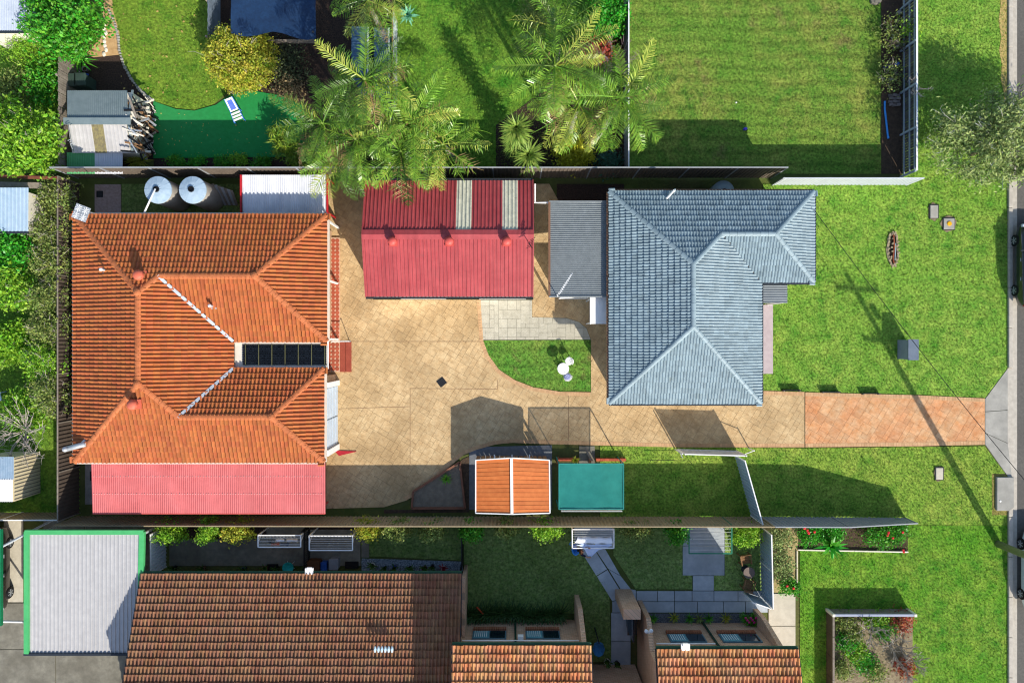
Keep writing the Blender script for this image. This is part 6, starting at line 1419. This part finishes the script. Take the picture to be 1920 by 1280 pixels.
# ------------------------------------------------------------------ the person at the clothesline
def person():
    b = Vector((*G(1084, 1017), .035)); t = thing('person', 'person in a navy top reaching up with a white sheet', 'person', b)
    o3 = org(t)
    def skin(name, verts, edges, mat, sub=2, root=0):
        me = bpy.data.meshes.new(name); me.from_pydata([v[0] for v in verts], edges, []); me.materials.append(mat)
        o = bpy.data.objects.new(name, me); COL.objects.link(o); o.parent = t
        m = o.modifiers.new('skin', 'SKIN'); m.use_smooth_shade = True
        for i, v in enumerate(verts):
            sv = me.skin_vertices[0].data[i]; r_ = v[1]; sv.radius = r_ if isinstance(r_, tuple) else (r_, r_)
            sv.use_root = (i == root)
        s = o.modifiers.new('sub', 'SUBSURF'); s.levels = sub; s.render_levels = sub
        return o
    sk_m = M('skin', '#b58263', '#c29072', rough=.6, var=.05); f = 1.0
    # facing +x ; left = +y
    V = [((0, 0, .92), (.13, .1)), ((0, 0, 1.1), (.12, .095)), ((.01, 0, 1.28), (.15, .1)), ((.02, 0, 1.4), (.07, .07)), ((.03, 0, 1.47), .05), ((.05, 0, 1.56), (.085, .075)), ((.05, 0, 1.66), (.07, .06)),
         ((0, .1, .86), .085), ((.01, .11, .48), .055), ((-.02, .11, .1), .038), ((.14, .12, .04), .03),
         ((0, -.1, .86), .085), ((-.03, -.11, .48), .055), ((-.07, -.11, .1), .038), ((.09, -.12, .04), .03),
         ((.02, .17, 1.36), .055), ((.16, .26, 1.46), .042), ((.32, .22, 1.6), .032), ((.38, .21, 1.63), .03),
         ((.02, -.17, 1.35), .055), ((.18, -.3, 1.26), .042), ((.36, -.36, 1.28), .032), ((.43, -.37, 1.29), .03), ((.135, 0, 1.56), .016)]
    E = [(0, 1), (1, 2), (2, 3), (3, 4), (4, 5), (5, 6), (0, 7), (7, 8), (8, 9), (9, 10), (0, 11), (11, 12), (12, 13), (13, 14), (2, 15), (15, 16), (16, 17), (17, 18), (2, 19), (19, 20), (20, 21), (21, 22), (5, 23)]
    for hand, wr, d in ((18, 17, Vector((.9, -.1, .3))), (22, 21, Vector((.95, -.1, .05)))):
        h = Vector(V[hand][0]); d.normalize(); sd = d.cross(Vector((0, 0, 1))).normalized()
        for k, (off, ln) in enumerate(((-.03, .07), (-.012, .085), (.008, .08), (.026, .065))):
            p1 = h+sd*off+d*.04; p2 = p1+d*ln*.55+Vector((0, 0, -.015)); p3 = p2+d*ln*.3+Vector((0, 0, -.03))
            i = len(V); V += [(tuple(p1), .0095), (tuple(p2), .009), (tuple(p3), .008)]; E += [(hand, i), (i, i+1), (i+1, i+2)]
        p1 = h+sd*-.045+Vector((0, 0, -.01)); p2 = p1+d*.045+Vector((0, 0, -.02)); i = len(V); V += [(tuple(p1), .011), (tuple(p2), .009)]; E += [(hand, i), (i, i+1)]
    skin('body', V, E, sk_m, 2)
    navy = M('navy_shirt', '#141a30', '#1d2440', rough=.9)
    skin('shirt', [((0, 0, .9), (.15, .12)), ((0, 0, 1.1), (.14, .115)), ((.01, 0, 1.28), (.17, .12)), ((.02, 0, 1.38), (.1, .09)), ((.02, .17, 1.36), .075), ((.15, .25, 1.45), .06), ((.02, -.17, 1.35), .075), ((.16, -.28, 1.265), .06), ((.27, -.33, 1.27), .05)], [(0, 1), (1, 2), (2, 3), (2, 4), (4, 5), (2, 6), (6, 7), (7, 8)], navy, 1)
    skin('trousers', [((0, 0, .93), (.145, .115)), ((0, .1, .86), .105), ((.01, .11, .48), .075), ((-.02, .11, .12), .062), ((0, -.1, .86), .105), ((-.03, -.11, .48), .075), ((-.07, -.11, .12), .062)], [(0, 1), (1, 2), (2, 3), (0, 4), (4, 5), (5, 6)], M('dark_trousers', '#23262e', rough=.9), 1)
    hr_ = M('brown_hair', '#4a2a18', '#5f3820', rough=.6)
    skin('hair', [((.03, 0, 1.66), (.095, .085)), ((-.02, 0, 1.6), (.1, .085)), ((-.05, 0, 1.5), (.07, .05)), ((-.08, 0, 1.38), (.045, .03))], [(0, 1), (1, 2), (2, 3)], hr_, 2, 1)
    for s_ in (-.03, .03): MB().lathe(b+Vector((.125, s_, 1.575)), [(.003, -.01), (.011, 0), (.003, .01)], 8).build('eye', m_dark, t)
    MB().box(b+Vector((.128, 0, 1.515)), (.012, .045, .012)).build('mouth', M('lip', '#8a4a44', rough=.6), t)
    return t
person()

# ------------------------------------------------------------------ leaves
lf_dark = M('leaf_deep', '#35801e', '#62ae2e', rough=.45, scale=4, island=.4, hue=.025, sub=.3, con=1.3)
lf_lime = M('leaf_lime', '#5a981e', '#a2ca40', rough=.5, scale=3, island=.35, hue=.02, sub=.35, con=1.3)
lf_yel = M('leaf_golden', '#7a9a28', '#d4c84c', rough=.5, scale=3, island=.35, hue=.03, sub=.35, con=1.4, stain='#b08040', stainthr=.62, stainscale=1.2)
lf_olive = M('leaf_olive', '#5f7c34', '#a0aa5c', rough=.6, scale=3, island=.4, hue=.025, sub=.3, con=1.3, stain='#8a7a58', stainthr=.6, stainscale=1.5)
lf_grey = M('leaf_greygreen', '#5f7a38', '#a2b06c', rough=.6, scale=3, island=.4, hue=.02, sub=.1)
lf_bright = M('leaf_emerald', '#2f8a1c', '#55b030', rough=.4, scale=4, island=.35, hue=.02, sub=.3)
lf_red = M('leaf_russet', '#8a3a28', '#b0603c', rough=.6, scale=4, island=.35, hue=.03, sub=.2)
m_twig = M('pale_twig', '#948a80', '#b3aaa0', rough=.9); m_twigp = M('mauve_twig', '#6d5a5e', '#8c787a', rough=.9)
def shrub(name, label, px, py, ztop, rx, ry, n, leaf, mat, seed, cat='shrub', zc=None, spread=.28, clumps=60, hollow=.45, twigs=0, twig_mat=None, group=None, aspect=.55, limbs=6, trunk_r=.07):
    zc = ztop*.55 if zc is None else zc; c = P(px, py, zc); return tree(name, label, cat, (c.x, c.y), c, (rx, ry, ztop-zc), clumps, n, leaf, mat, seed, group, trunk_r, limbs, spread, hollow, aspect, None, twigs, twig_mat)
shrub('broadleaf_tree', 'dense deep green tree in the top left corner', 118, 36, 3.6, 2.05, 1.95, 11000, .16, lf_dark, 1, 'tree', zc=2.3, clumps=110, spread=.26)
shrub('round_shrub', 'round clipped golden green shrub beside the artificial turf', 451, 110, 2.3, 1.72, 1.62, 20000, .11, lf_yel, 2, zc=1.25, clumps=260, spread=.17, hollow=.82, twigs=70, twig_mat=m_twig)
shrub('lime_tree', 'lime green open tree with pale branches left of the shed', 45, 268, 3.2, 1.9, 1.75, 5200, .17, lf_lime, 3, 'tree', zc=2.2, clumps=75, spread=.22, twigs=50, twig_mat=m_twig)
shrub('lime_tree', 'lime green tree at the left edge in front of the timber beam', 12, 240, 3.0, 1.5, 1.5, 3200, .17, lf_lime, 33, 'tree', zc=2.0, clumps=50, spread=.24, twigs=24, twig_mat=m_twig)
shrub('leafy_shrub', 'bright grassy shrub below the top left roof', 55, 100, 1.5, 1.3, 1.0, 2600, .16, lf_lime, 4, clumps=50, aspect=.25)
shrub('leafy_shrub', 'shaded green shrub left of the paling fence', 85, 150, 1.5, .95, 1.3, 2600, .15, lf_dark, 5, clumps=50)
shrub('leafy_shrub', 'green shrub at the left edge above the lime trees', 25, 165, 1.4, 1.0, 1.0, 2200, .15, lf_olive, 6, clumps=45)
# left row: individual shrubs down the fence
row = [(105, 372, 2.0, .85, 1.0, lf_olive, 'olive shrub beside the blue grey shed'), (98, 430, 2.1, 1.0, 1.0, lf_olive, 'olive shrub below the blue grey shed corner'), (100, 492, 2.2, 1.0, 1.05, lf_olive, 'brownish olive shrub at the height of the upper ridge'), (92, 555, 2.3, 1.1, 1.05, lf_olive, 'twiggy olive shrub in the middle of the left row'), (96, 618, 2.2, 1.05, 1.05, lf_olive, 'twiggy shrub halfway down the left fence'), (84, 680, 2.1, 1.15, 1.0, lf_lime, 'yellow green shrub low in the left row'), (98, 742, 2.0, 1.0, 1.0, lf_olive, 'sparse shrub above the bare tree')]
for i, (x, y, zt, rx, ry, mt, lb) in enumerate(row):
    shrub('fence_shrub', lb, x, y, zt, rx, ry, 3300, .11, mt, 40+i, zc=1.2, clumps=70, spread=.2, twigs=60, twig_mat=m_twig, group='shrubs along the left fence')
for i, (x, y, lb) in enumerate(((22, 470, 'bright green tree below the blue grey shed'), (30, 540, 'vivid lime tree at the left edge'), (20, 640, 'light green bush at the left edge above the plastic chair'), (45, 770, 'green bush beside the bare tree'))):
    shrub('bright_bush', lb, x, y, 2.4 if i < 2 else 1.3, 1.15, 1.15, 3000, .16, lf_lime if i else lf_bright, 60+i, zc=1.6 if i < 2 else .7, clumps=55, spread=.22, twigs=20, twig_mat=m_twig, group='bushes at the left edge')
# bare tree
def bare_tree(name, label, px, py, z_, rad, n, seed, mat, lift=1.0, cat='tree'):
    r = random.Random(seed); b = P(px, py); t = thing(name, label, cat, b)
    MB().tube([b, b+Vector((.05, .05, z_*.4))], [.09, .07], 8).build('trunk', m_twig, t, True)
    for i in range(n):
        a_ = r.uniform(0, 6.28); e = r.uniform(.3, 1.0); L = rad*r.uniform(.6, 1.1); mb = MB()
        p0 = b+Vector((.05, .05, z_*.35)); p1 = p0+Vector((math.cos(a_)*L*.45, math.sin(a_)*L*.45, z_*.3*lift)); p2 = p0+Vector((math.cos(a_+.2)*L, math.sin(a_+.2)*L, z_*r.uniform(.35, .65)*lift))
        mb.tube([p0, p1, p2], [.035, .022, .008], 4)
        for k in range(11):
            s = r.uniform(.3, 1); q = p0.lerp(p1, s*2) if s < .5 else p1.lerp(p2, s*2-1); d = Vector((r.uniform(-1, 1), r.uniform(-1, 1), r.uniform(-.1, .8))).normalized()*r.uniform(.2, .6)*rad*.5
            mb.tube([q, q+d*.6, q+d+Vector((r.uniform(-.1, .1), r.uniform(-.1, .1), .03))], [.014, .01, .005], 3, cap=False)
        mb.build('branch', mat, t)
    return t
bare_tree('bare_tree', 'grey leafless tree spreading over the kit shed', 66, 805, 2.2, 1.9, 22, 8, m_twig)
bare_tree('thorny_shrub', 'dry mauve twiggy shrub beside the white capped fence', 1140, 128, 1.5, 1.3, 20, 9, m_twigp, cat='shrub')
bare_tree('dry_branch', 'dry pale branch hanging over the upper verge fence', 1698, 178, 1.8, .8, 7, 10, m_twig, cat='branch')
bare_tree('dry_branch', 'dead twigs among the rubbish by the verge fence', 1676, 92, .9, .9, 9, 11, M('dead_twig', '#5d5448', rough=.9), cat='branch')
# street tree
c = P(1885, 262, 2.3)
tree('street_tree', 'wispy grey green street tree over the kerb', 'tree', (c.x-.2, c.y-.1), c, (3.9, 2.2, 1.1), 200, 21000, .18, lf_grey, 12, None, .14, 14, .26, .3, .3, m_bark, 200, M('silver_twig', '#b0ada2', '#cfccc2', rough=.8))
# tops of top-middle plants
shrub('leafy_shrub', 'emerald green shrub beside the white capped fence', 1140, 30, 1.9, 1.05, 1.25, 4200, .13, lf_bright, 13, clumps=70, spread=.18, zc=1.0)
shrub('golden_shrub', 'golden lime shrub under the right palm clump', 1076, 288, 1.5, .95, .85, 3200, .13, M('leaf_goldlime', '#8f9a1c', '#cfc83a', rough=.45, scale=4, island=.35, sub=.35), 14, clumps=60, spread=.16, zc=.9)
shrub('leafy_shrub', 'reddish green shrub in the right palm clump', 1120, 95, 1.1, .7, .7, 1300, .12, lf_red, 15)
shrub('leafy_shrub', 'dark shrub behind the palm by the top edge', 1010, 35, 1.5, .9, 1.0, 2200, .2, lf_olive, 16, aspect=.2)
shrub('leafy_shrub', 'blue green shrub at the foot of the white capped fence', 1140, 305, .7, .6, .45, 1000, .12, M('leaf_bluegreen', '#2f5a4a', '#4a7a62', rough=.6, island=.3, sub=.2), 17)
shrub('leafy_shrub', 'dark dull shrub right of the round shrub', 540, 120, .9, .9, 1.0, 1700, .13, M('leaf_dull', '#39462c', '#5a6444', rough=.7, island=.4, sub=.2), 18)  # duller, darker leaf colour for this shrub
shrub('leafy_shrub', 'brown dried shrub below the round shrub', 545, 165, .7, .6, .5, 1000, .12, M('leaf_dry', '#6a5a40', '#8f7d58', rough=.8, island=.35), 19)
lf_star = M('leaf_star', '#4f8a1c', '#a8b040', rough=.45, scale=5, island=.35, sub=.3)
for i, (x, y, lb) in enumerate(((540, 282, 'leftmost starry dracaena bush by the turf'), (566, 300, 'low starry dracaena bush above the boundary fence'), (600, 302, 'starry dracaena bush under the left palms'), (530, 255, 'starry bush at the turf corner nearest the palms'), (640, 308, 'starry dracaena bush right of the others under the palms'))):
    shrub('dracaena_bush', lb, x, y, 1.5, .7, .55, 900, .3, lf_star, 70+i, aspect=.14, clumps=26, spread=.16, group='dracaena bushes under the palms')
# ------------------------------------------------------------------ palms
pm = [M('frond_green', '#44761c', '#86a83c', rough=.28, scale=3, island=.25, hue=.015, sub=.15), M('frond_yellow', '#6f8e2c', '#b2b656', rough=.33, scale=3, island=.25, hue=.02, sub=.15), M('frond_dark', '#33591c', '#56782a', rough=.4, scale=3, island=.25, sub=.25)]
palms = [
    ('palm with broad green crown behind the blue sheds', (684, 150), 6.2, (0, 0), 24, 2.76, 1, 0.20),
    ('leftmost palm of the left clump over the turf edge', (606, 232), 4.6, (.1, .1), 21, 2.53, 2, 0.20),
    ('palm in the middle of the left clump', (668, 262), 4.6, (0, .5), 23, 2.64, 3, 0.25),
    ('palm with yellow fronds hanging over the red shed', (752, 285), 4.6, (0, .8), 24, 2.87, 4, 0.40),
    ('palm with bare upright stalks facing the palm lawn', (772, 225), 5.0, (0, .1), 23, 2.76, 5, 0.55),
    ('rightmost palm of the left clump with spiky dry fronds', (830, 272), 4.4, (0, .6), 21, 2.53, 6, 0.55),
    ('low palm of the left clump above the white awning', (640, 300), 3.6, (0, .6), 18, 2.42, 7, 0.30),
    ('tallest palm of the right clump with glossy fronds', (1040, 125), 6.6, (0, 0), 24, 2.76, 8, 0.18),
    ('middle palm of the right clump', (1085, 196), 5.2, (0, 0), 23, 2.76, 9, 0.20),
    ('leaning pale trunked palm beside the white capped fence', (1165, 184), 5.8, (-.9, -.8), 23, 2.76, 10, 0.22),
    ('upper palm of the right clump against the top edge', (1050, 60), 5.6, (0, 0), 18, 2.53, 11, 0.40),
    ('yellowish palm at the top edge above the blue sheds', (690, 2), 4.2, (0, 0), 20, 2.20, 12, 0.35),
]
for lb, (px, py), z_, (dx, dy), n, L, sd, bare in palms:
    c = P(px, py, z_); palm(lb, c, (c.x+dx, c.y+dy), n, L, 100+sd, [pm[0], pm[0], pm[1], pm[2]] if sd not in (5, 6, 12) else [pm[1], pm[0], pm[1]], bare=bare)
m_yuc = M('yucca_leaf', '#4f7f2a', '#9aa850', rough=.45, scale=5, island=.3, sub=.25)
rosette('tall_yucca', 'tall spiky yucca with a shaggy stem on the palm lawn', 'yucca', P(968, 242, 4.2), 70, .95, .09, m_yuc, 21, skirt=6, tilt=(.15, 1.5))
rosette('yucca', 'broad spiky yucca head nearest the boundary fence', 'yucca', P(991, 292, 2.4), 80, .95, .09, m_yuc, 22, skirt=2, tilt=(.15, 1.6))
for i, (x, y, lb) in enumerate(((253, 303, 'spiky yellow plant beside the lean-to roof'), (266, 302, 'second spiky yellow plant nearest the turf'))): rosette('spiky_plant', lb, 'plant', P(x, y, .3), 44, .65, .05, M('yellow_spike', '#8a9a2c', '#c2bc4a', rough=.5, island=.2, sub=.3), 30+i, tilt=(.2, 1.5), group='spiky yellow plants by the shed')
rosette('agave', 'pale green agave at the edge of the palm lawn by the sheds', 'plant', P(765, 30, .3), 24, .6, .12, M('agave_leaf', '#5aa078', '#7ab890', rough=.5), 34, tilt=(.2, 1.5))
rosette('strap_plant', 'arching strap leaved plant behind the pots', 'plant', P(150, 112, .5), 30, 1.0, .09, lf_dark, 35, tilt=(.3, 1.7))
# small plants along the turf edge
for i, (x, y, mt, lb) in enumerate(((330, 304, lf_dark, 'low dark groundcover left of the turf edge'), (370, 305, lf_bright, 'small bright groundcover below the turf'), (420, 304, lf_dark, 'dark low bush below the turf middle'), (447, 300, lf_lime, 'yellow green tuft below the turf'), (490, 304, lf_dark, 'dark low bush at the right of the turf edge'))): shrub('low_shrub', lb, x, y, .45, .55, .3, 700, .1, mt, 80+i, clumps=24, spread=.1, group='low plants below the turf')
# ------------------------------------------------------------------ hedge plants of the unit yards
hd = [(320, 996, 2.0, .9, .65, lf_lime, 'fruiting lime green bush by the white side fence'), (395, 992, 1.95, .62, .6, lf_lime, 'lime green bush left half of the yellow fruited pair'), (448, 994, 1.95, .85, .6, lf_yel, 'yellow fruited bush left of the first clothesline'), (690, 992, 1.95, .6, .5, lf_yel, 'golden bush right of the second clothesline'), (745, 992, 1.95, .75, .45, lf_olive, 'dull green bush above the narrow lawn'), (810, 992, 1.95, .8, .45, lf_olive, 'greyish bush left of the black divider'), (886, 994, 1.95, .55, .5, lf_dark, 'dark clipped bush right of the black divider'), (950, 990, 1.95, .6, .35, lf_olive, 'olive bush above the square lawn'), (1025, 992, 1.95, .75, .45, lf_lime, 'bright bush left of the sheet clothesline'), (1190, 992, 1.95, .8, .4, lf_olive, 'russet tinged bush right of the sheet clothesline'), (1268, 996, 1.95, .55, .5, lf_dark, 'dark green bush left of the green clothesline'), (1398, 1000, 1.6, .75, .7, lf_lime, 'lemon bush beside the tall pale blue fence')]
for i, (x, y, zt, rx, ry, mt, lb) in enumerate(hd): shrub('hedge_bush', lb, x, y, zt, rx, ry, 2000, .11, mt, 90+i, clumps=46, spread=.14, group='bushes along the lower boundary fence')
# fern strip and flower strip
rr = random.Random(44)
for i in range(16):
    x = 878+i*11.5; y = 1150+rr.uniform(-4, 4); lb = 'strap leaved plant number %d from the left under the middle unit windows' % (i+1)
    words = ['first', 'second', 'third', 'fourth', 'fifth', 'sixth', 'seventh', 'eighth', 'ninth', 'tenth', 'eleventh', 'twelfth', 'thirteenth', 'fourteenth', 'fifteenth', 'sixteenth']
    rosette('strap_plant', '%s strap leaved plant from the left under the middle unit windows' % words[i], 'plant', P(x, y, .3), 34, .85, .06, M('agapanthus', '#2f4f24', '#4a6a34', rough=.5, island=.25, sub=.2), 200+i, tilt=(.2, 1.5), group='strap leaved plants below the unit windows')
MB_ = thing('orange_flower', 'orange flower spike among the strap leaved plants', 'flower', P(900, 1134)); MB().tube([(*G(898, 1134), 0), (*G(898, 1134), .6)], .012, 5).build('stalk', lf_dark, MB_)
for k in range(9): MB().lathe(Vector((*G(896+k*1.3, 1130+k*1.4), .62)), [(.01, -.03), (.05, 0), (.02, .05)], 6).build('petal', M('flower_orange', '#c8502c', rough=.6), MB_)
fw = [(1224, 1158, 'dark', lf_dark), (1263, 1156, 'yellow green', lf_yel), (1292, 1158, 'deep green', lf_dark), (1310, 1158, 'slender', lf_olive), (1328, 1158, 'dusky', lf_dark), (1360, 1157, 'golden', lf_yel)]
for i, (x, y, nm, mt) in enumerate(fw): rosette('border_plant', '%s tuft in the pebble bed of the right hand unit, %s from its entry' % (nm, words[i]), 'plant', P(x, y, .1), 24, .4, .05, mt, 230+i, tilt=(.2, 1.4), group='tufts in the pebble bed')
shrub('flower_bush', 'pink flowering bush at the end of the pebble bed', 1408, 1160, .6, .5, .3, 900, .09, lf_dark, 240, clumps=24, spread=.1)
fl3 = thing('magenta_flowers', 'magenta blooms on the pebble bed bush', 'flower', P(1415, 1164))
for k in range(7): MB().lathe(P(1398+k*3.2, 1158+(k % 3)*4, .62), [(.02, -.02), (.07, .02), (.03, .06)], 7).build('bloom', M('magenta', '#c02878', rough=.6), fl3)
# boundary garden at the corner of the lower lawn
struct('dry_garden', GP([(1432, 985), (1496, 985), (1496, 1110), (1432, 1110)]), .012, M('dry_straw', '#8f7f56', '#b0a070', rough=1, scale=7, con=1.4, bump=.5))
struct('corner_bed', GP([(1496, 975), (1702, 975), (1702, 1032), (1496, 1030)]), .012, m_soil)
be = thing('bed_edging', 'white timber edging of the corner flower bed', 'edging', P(1600, 1032))
for a_, b_ in (((1496, 1030), (1600, 1032)), ((1601, 1032), (1702, 1034))): MB().bar(P(*a_, .07), P(*b_, .07), .06, .14).build('edging_board', m_offwhite, be)
MB().bar(P(1494, 1032, .05), P(1494, 1106, .05), .04, .1).build('edging_board', m_offwhite, be)
for i, (x, y, rx, mt, lb) in enumerate(((1462, 1010, .8, lf_grey, 'dry straw coloured shrub above the cream footpath'), (1465, 1060, .85, lf_grey, 'dry grassy shrub beside the pale blue fence'), (1480, 1100, .5, lf_dark, 'dark shrub with red flowers at the footpath corner'), (1520, 1005, .65, lf_bright, 'bright shrub with red flowers in the corner bed'), (1566, 996, .55, lf_bright, 'vivid green shrub in the middle of the corner bed'), (1650, 1005, .8, lf_dark, 'spreading dark green shrub at the right of the corner bed'), (1680, 998, .6, lf_dark, 'dark shrub with red flowers nearest the fence end'))): shrub('flower_shrub', lb, x, y, .7, rx, rx*.8, 1500, .1, mt, 250+i, clumps=36, spread=.14, twigs=24 if i < 2 else 0, twig_mat=M('straw_twig', '#a89868', '#c0b088', rough=.9), group='shrubs of the corner garden')
rosette('bird_of_paradise', 'large glossy broad leaved plant in the corner bed', 'plant', P(1556, 1022, .3), 28, .85, .15, lf_bright, 260, tilt=(.2, 1.5))
rb = thing('red_blooms', 'red blooms scattered over the corner bed', 'flower', P(1600, 1000))
for k in range(16): 
    x, y = rr.choice([(1512, 992), (1522, 1002), (1676, 1008), (1690, 996), (1482, 1098), (1660, 1000), (1690, 1028)]); MB().lathe(P(x+rr.uniform(-9, 9), y+rr.uniform(-6, 6), .72), [(.02, -.02), (.07, .02), (.03, .05)], 7).build('bloom', M('bloom_red', '#c8202c', rough=.6), rb)
# walled garden at the lower right
m_shaded_board = M('shaded_board', '#4a4034', '#5c5142', rough=.95)  # shade of the wall's sunless left face is put into this brown
wg = thing('walled_garden', 'sunken garden bed behind a low timber and grey rail wall', 'garden bed', P(1635, 1210))
MB().prism(GP([(1562, 1144), (1710, 1144), (1710, 1340), (1562, 1340)]), -.02, .06).build('soil', M('leaf_litter', '#6d604c', '#94886c', rough=1, scale=8, con=1.6, bump=.6), wg)
h_ = .75
MB().bar((*G(1550, 1142), h_), (*G(1700, 1142), h_), .12, .1).build('top_rail', M('rail_lavender', '#8f95a8', '#a2a7b8', rough=.7), wg); MB().bar((*G(1550, 1142), h_/2), (*G(1700, 1142), h_/2), .06, h_).build('wall_board', m_greywood, wg)
for k in range(5): MB().bar((*G(1550, 1142+k*40), h_), (*G(1550, 1181+k*40), h_), .1, .1).build('top_rail', m_greywood, wg); MB().bar((*G(1550, 1142+k*40), h_/2), (*G(1550, 1181+k*40), h_/2), .05, h_).build('wall_board', m_shaded_board, wg)
for x in (1550, 1700): MB().box((*G(x, 1142), h_/2+.03), (.14, .14, h_+.1)).build('post', m_offwhite, wg)
for i, (x, y, rx, mt, lb) in enumerate(((1585, 1165, .55, lf_olive, 'mixed ground shrub in the upper left of the walled garden'), (1690, 1165, .7, lf_red, 'red leaved shrub in the upper right of the walled garden'), (1640, 1160, .6, lf_lime, 'lime shrub behind the grey rail'), (1622, 1242, .6, lf_bright, 'bright green shrub below the middle of the walled garden'), (1660, 1180, .5, lf_dark, 'dark green shrub beside the frangipani'), (1590, 1205, .5, lf_bright, 'fresh green ground plant left in the walled garden'), (1605, 1225, .75, lf_lime, 'green shrub in the middle of the walled garden'), (1580, 1255, .55, lf_olive, 'olive shrub low on the left of the walled garden'), (1640, 1262, .6, lf_olive, 'mottled shrub low in the walled garden'), (1695, 1250, .55, lf_red, 'russet shrub on the lawn side of the walled garden'), (1600, 1190, .5, lf_olive, 'sparse shrub left of the dark hollow'))): shrub('garden_shrub', lb, x, y, .6, rx, rx*.85, 1000, .1, mt, 270+i, clumps=34, spread=.16, twigs=14, twig_mat=m_twig, group='shrubs of the walled garden')
def branch_shrub(label, px, py, seed):
    r = random.Random(seed); b = P(px, py, .05); t = thing('frangipani', label, 'shrub', (b.x, b.y, 0)); m = M('frangipani_bark', '#8a8276', '#a69e90', rough=.8)
    def grow(p, d, L, rad, depth, mb):
        q = p+d*L; mb.tube([p, q], [rad, rad*.85], 5)
        if depth:
            for k in range(3):
                a_ = r.uniform(0, 6.28); nd = (d+Vector((math.cos(a_), math.sin(a_), .2))*.8).normalized(); grow(q, nd, L*r.uniform(.6, .85), rad*.7, depth-1, mb)
    for k in range(4):
        mb = MB(); a_ = k*1.57; grow(b, Vector((math.cos(a_)*.55, math.sin(a_)*.55, .8)).normalized(), .5, .036, 3, mb); mb.build('branch', m, t)
branch_shrub('leafless frangipani with stubby pale branches in the walled garden', 1668, 1205, 5); branch_shrub('smaller leafless frangipani at the lawn edge of the walled garden', 1690, 1232, 6); branch_shrub('leafless frangipani behind the grey rail of the walled garden', 1625, 1172, 9)
# ------------------------------------------------------------------ rubbish by the upper verge fence, bits on the lawns
bp2 = thing('brick_stack', 'stack of loose grey bricks by the verge fence', 'bricks', P(1674, 188))
for k in range(12): MB().box((*G(1668+(k % 3)*7, 180+(k//3)*6), .06+.08*(k % 2)), (.2, .13, .09), rz=rr.uniform(-.2, .2)).build('brick', M('grey_brick', '#6d6460', '#827873', rough=.9, island=.15), bp2)
pv = thing('plastic_pipe', 'bright blue plastic pipe lying by the verge fence', 'pipe', P(1661, 225)); MB().tube([P(1659, 190, .06), P(1659, 205, .06), P(1665, 258, .06)], .05, 8).build('pipe', M('pipe_blue', '#3f8fd8', rough=.5), pv); MB().tube([P(1665, 256, .06), P(1665.3, 260, .06)], .06, 8).build('coupling', M('pipe_blue', ''), pv)
for i, (x, y, w, d_, mt, nm, lb) in enumerate(((1667, 44, .42, .34, M('rust_orange', '#9a6a34', rough=.8), 'old_drum', 'rusty orange drum lid by the verge fence'), (1680, 122, .22, .2, M('bucket_blue', '#3f6ac8', rough=.5), 'blue_bucket', 'small blue bucket in the fence rubbish'), (1663, 128, .5, .3, M('bag_purple', '#3a3a68', rough=.8), 'dark_bag', 'dark purple bag in the fence rubbish'), (1640, 4, .6, .4, m_concD, 'concrete_slab', 'broken concrete piece at the top of the vacant lawn'), (1684, 26, .3, .22, m_conc, 'rubble_block', 'pale rubble block at the top of the verge fence'), (1672, 70, .18, .18, m_white, 'white_tub', 'small white tub by the verge fence'), (1396, 243, .22, .14, M('toy_purple', '#5a4ad0', rough=.5), 'toy_car', 'small blue and purple toy on the vacant lawn'), (1380, 193, .1, .08, m_white, 'paper_scrap', 'white scrap on the vacant lawn'))):
    t = thing(nm, lb, nm.split('_')[-1], P(x, y)); q = G(x, y); MB().prism([(q[0]+w/2*math.cos(a_), q[1]+d_/2*math.sin(a_)) for a_ in [k*math.pi/4+.39+.1*i for k in range(8)]], 0, .06 if w < .15 else .18).build('body', mt, t, bevel=.02); MB().box((q[0], q[1], .07 if w < .15 else .19), (w*.5, d_*.4, .03), rz=.5*i).build('top', mt, t)
shrub('weed_clump', 'weeds tangled in the rubbish by the verge fence', 1672, 60, .8, .6, .9, 900, .1, lf_olive, 300, twigs=20, twig_mat=m_twig)
shrub('weed_clump', 'yellow green weed climbing the verge fence', 1706, 58, 1.3, .3, .25, 300, .12, lf_lime, 301); shrub('weed_clump', 'grey weeds above the brick stack by the verge fence', 1668, 140, .7, .5, .8, 800, .1, lf_olive, 302, twigs=30, twig_mat=m_twig)
# fallen leaves on the top left lawn
lv = rng.uniform(0, 1, (60, 2)); pts = np.array([[*G(228+170*a_, 5+185*b_), .07] for a_, b_ in lv])
o_ = link('fallen_leaves', leaf_mesh('fallen_leaves', pts, .11, M('fallen_leaf', '#9a8a48', '#b89a5c', rough=.8), aspect=.7, up=2.5, seed=9)); tag(o_, 'tan fallen leaves scattered on the lush back lawn', 'leaves', kind='stuff')
tv = rng.uniform(0, 1, (70, 2)); pts = np.array([[*G(295+255*a_, 212+78*b_), .035] for a_, b_ in tv])
o_ = link('turf_litter', leaf_mesh('turf_litter', pts, .07, M('litter_leaf', '#a89a4c', '#c8b868', rough=.8), aspect=.6, up=3, seed=12)); tag(o_, 'small yellow leaves littering the artificial turf', 'leaves', kind='stuff')
# retaining sleepers above the upper fence, verandah planter
rt = thing('sleeper_wall', 'pale timber sleepers edging the bed below the turf', 'sleeper', P(340, 318))
for a_, b_ in (((226, 316), (300, 317)), ((301, 317), (375, 318)), ((376, 318), (450, 319))): MB().bar(P(*a_, .5), P(*b_, .5), .12, .2).build('sleeper', M('pink_timber', '#a98a72', '#bd9e86', rough=.85), rt)
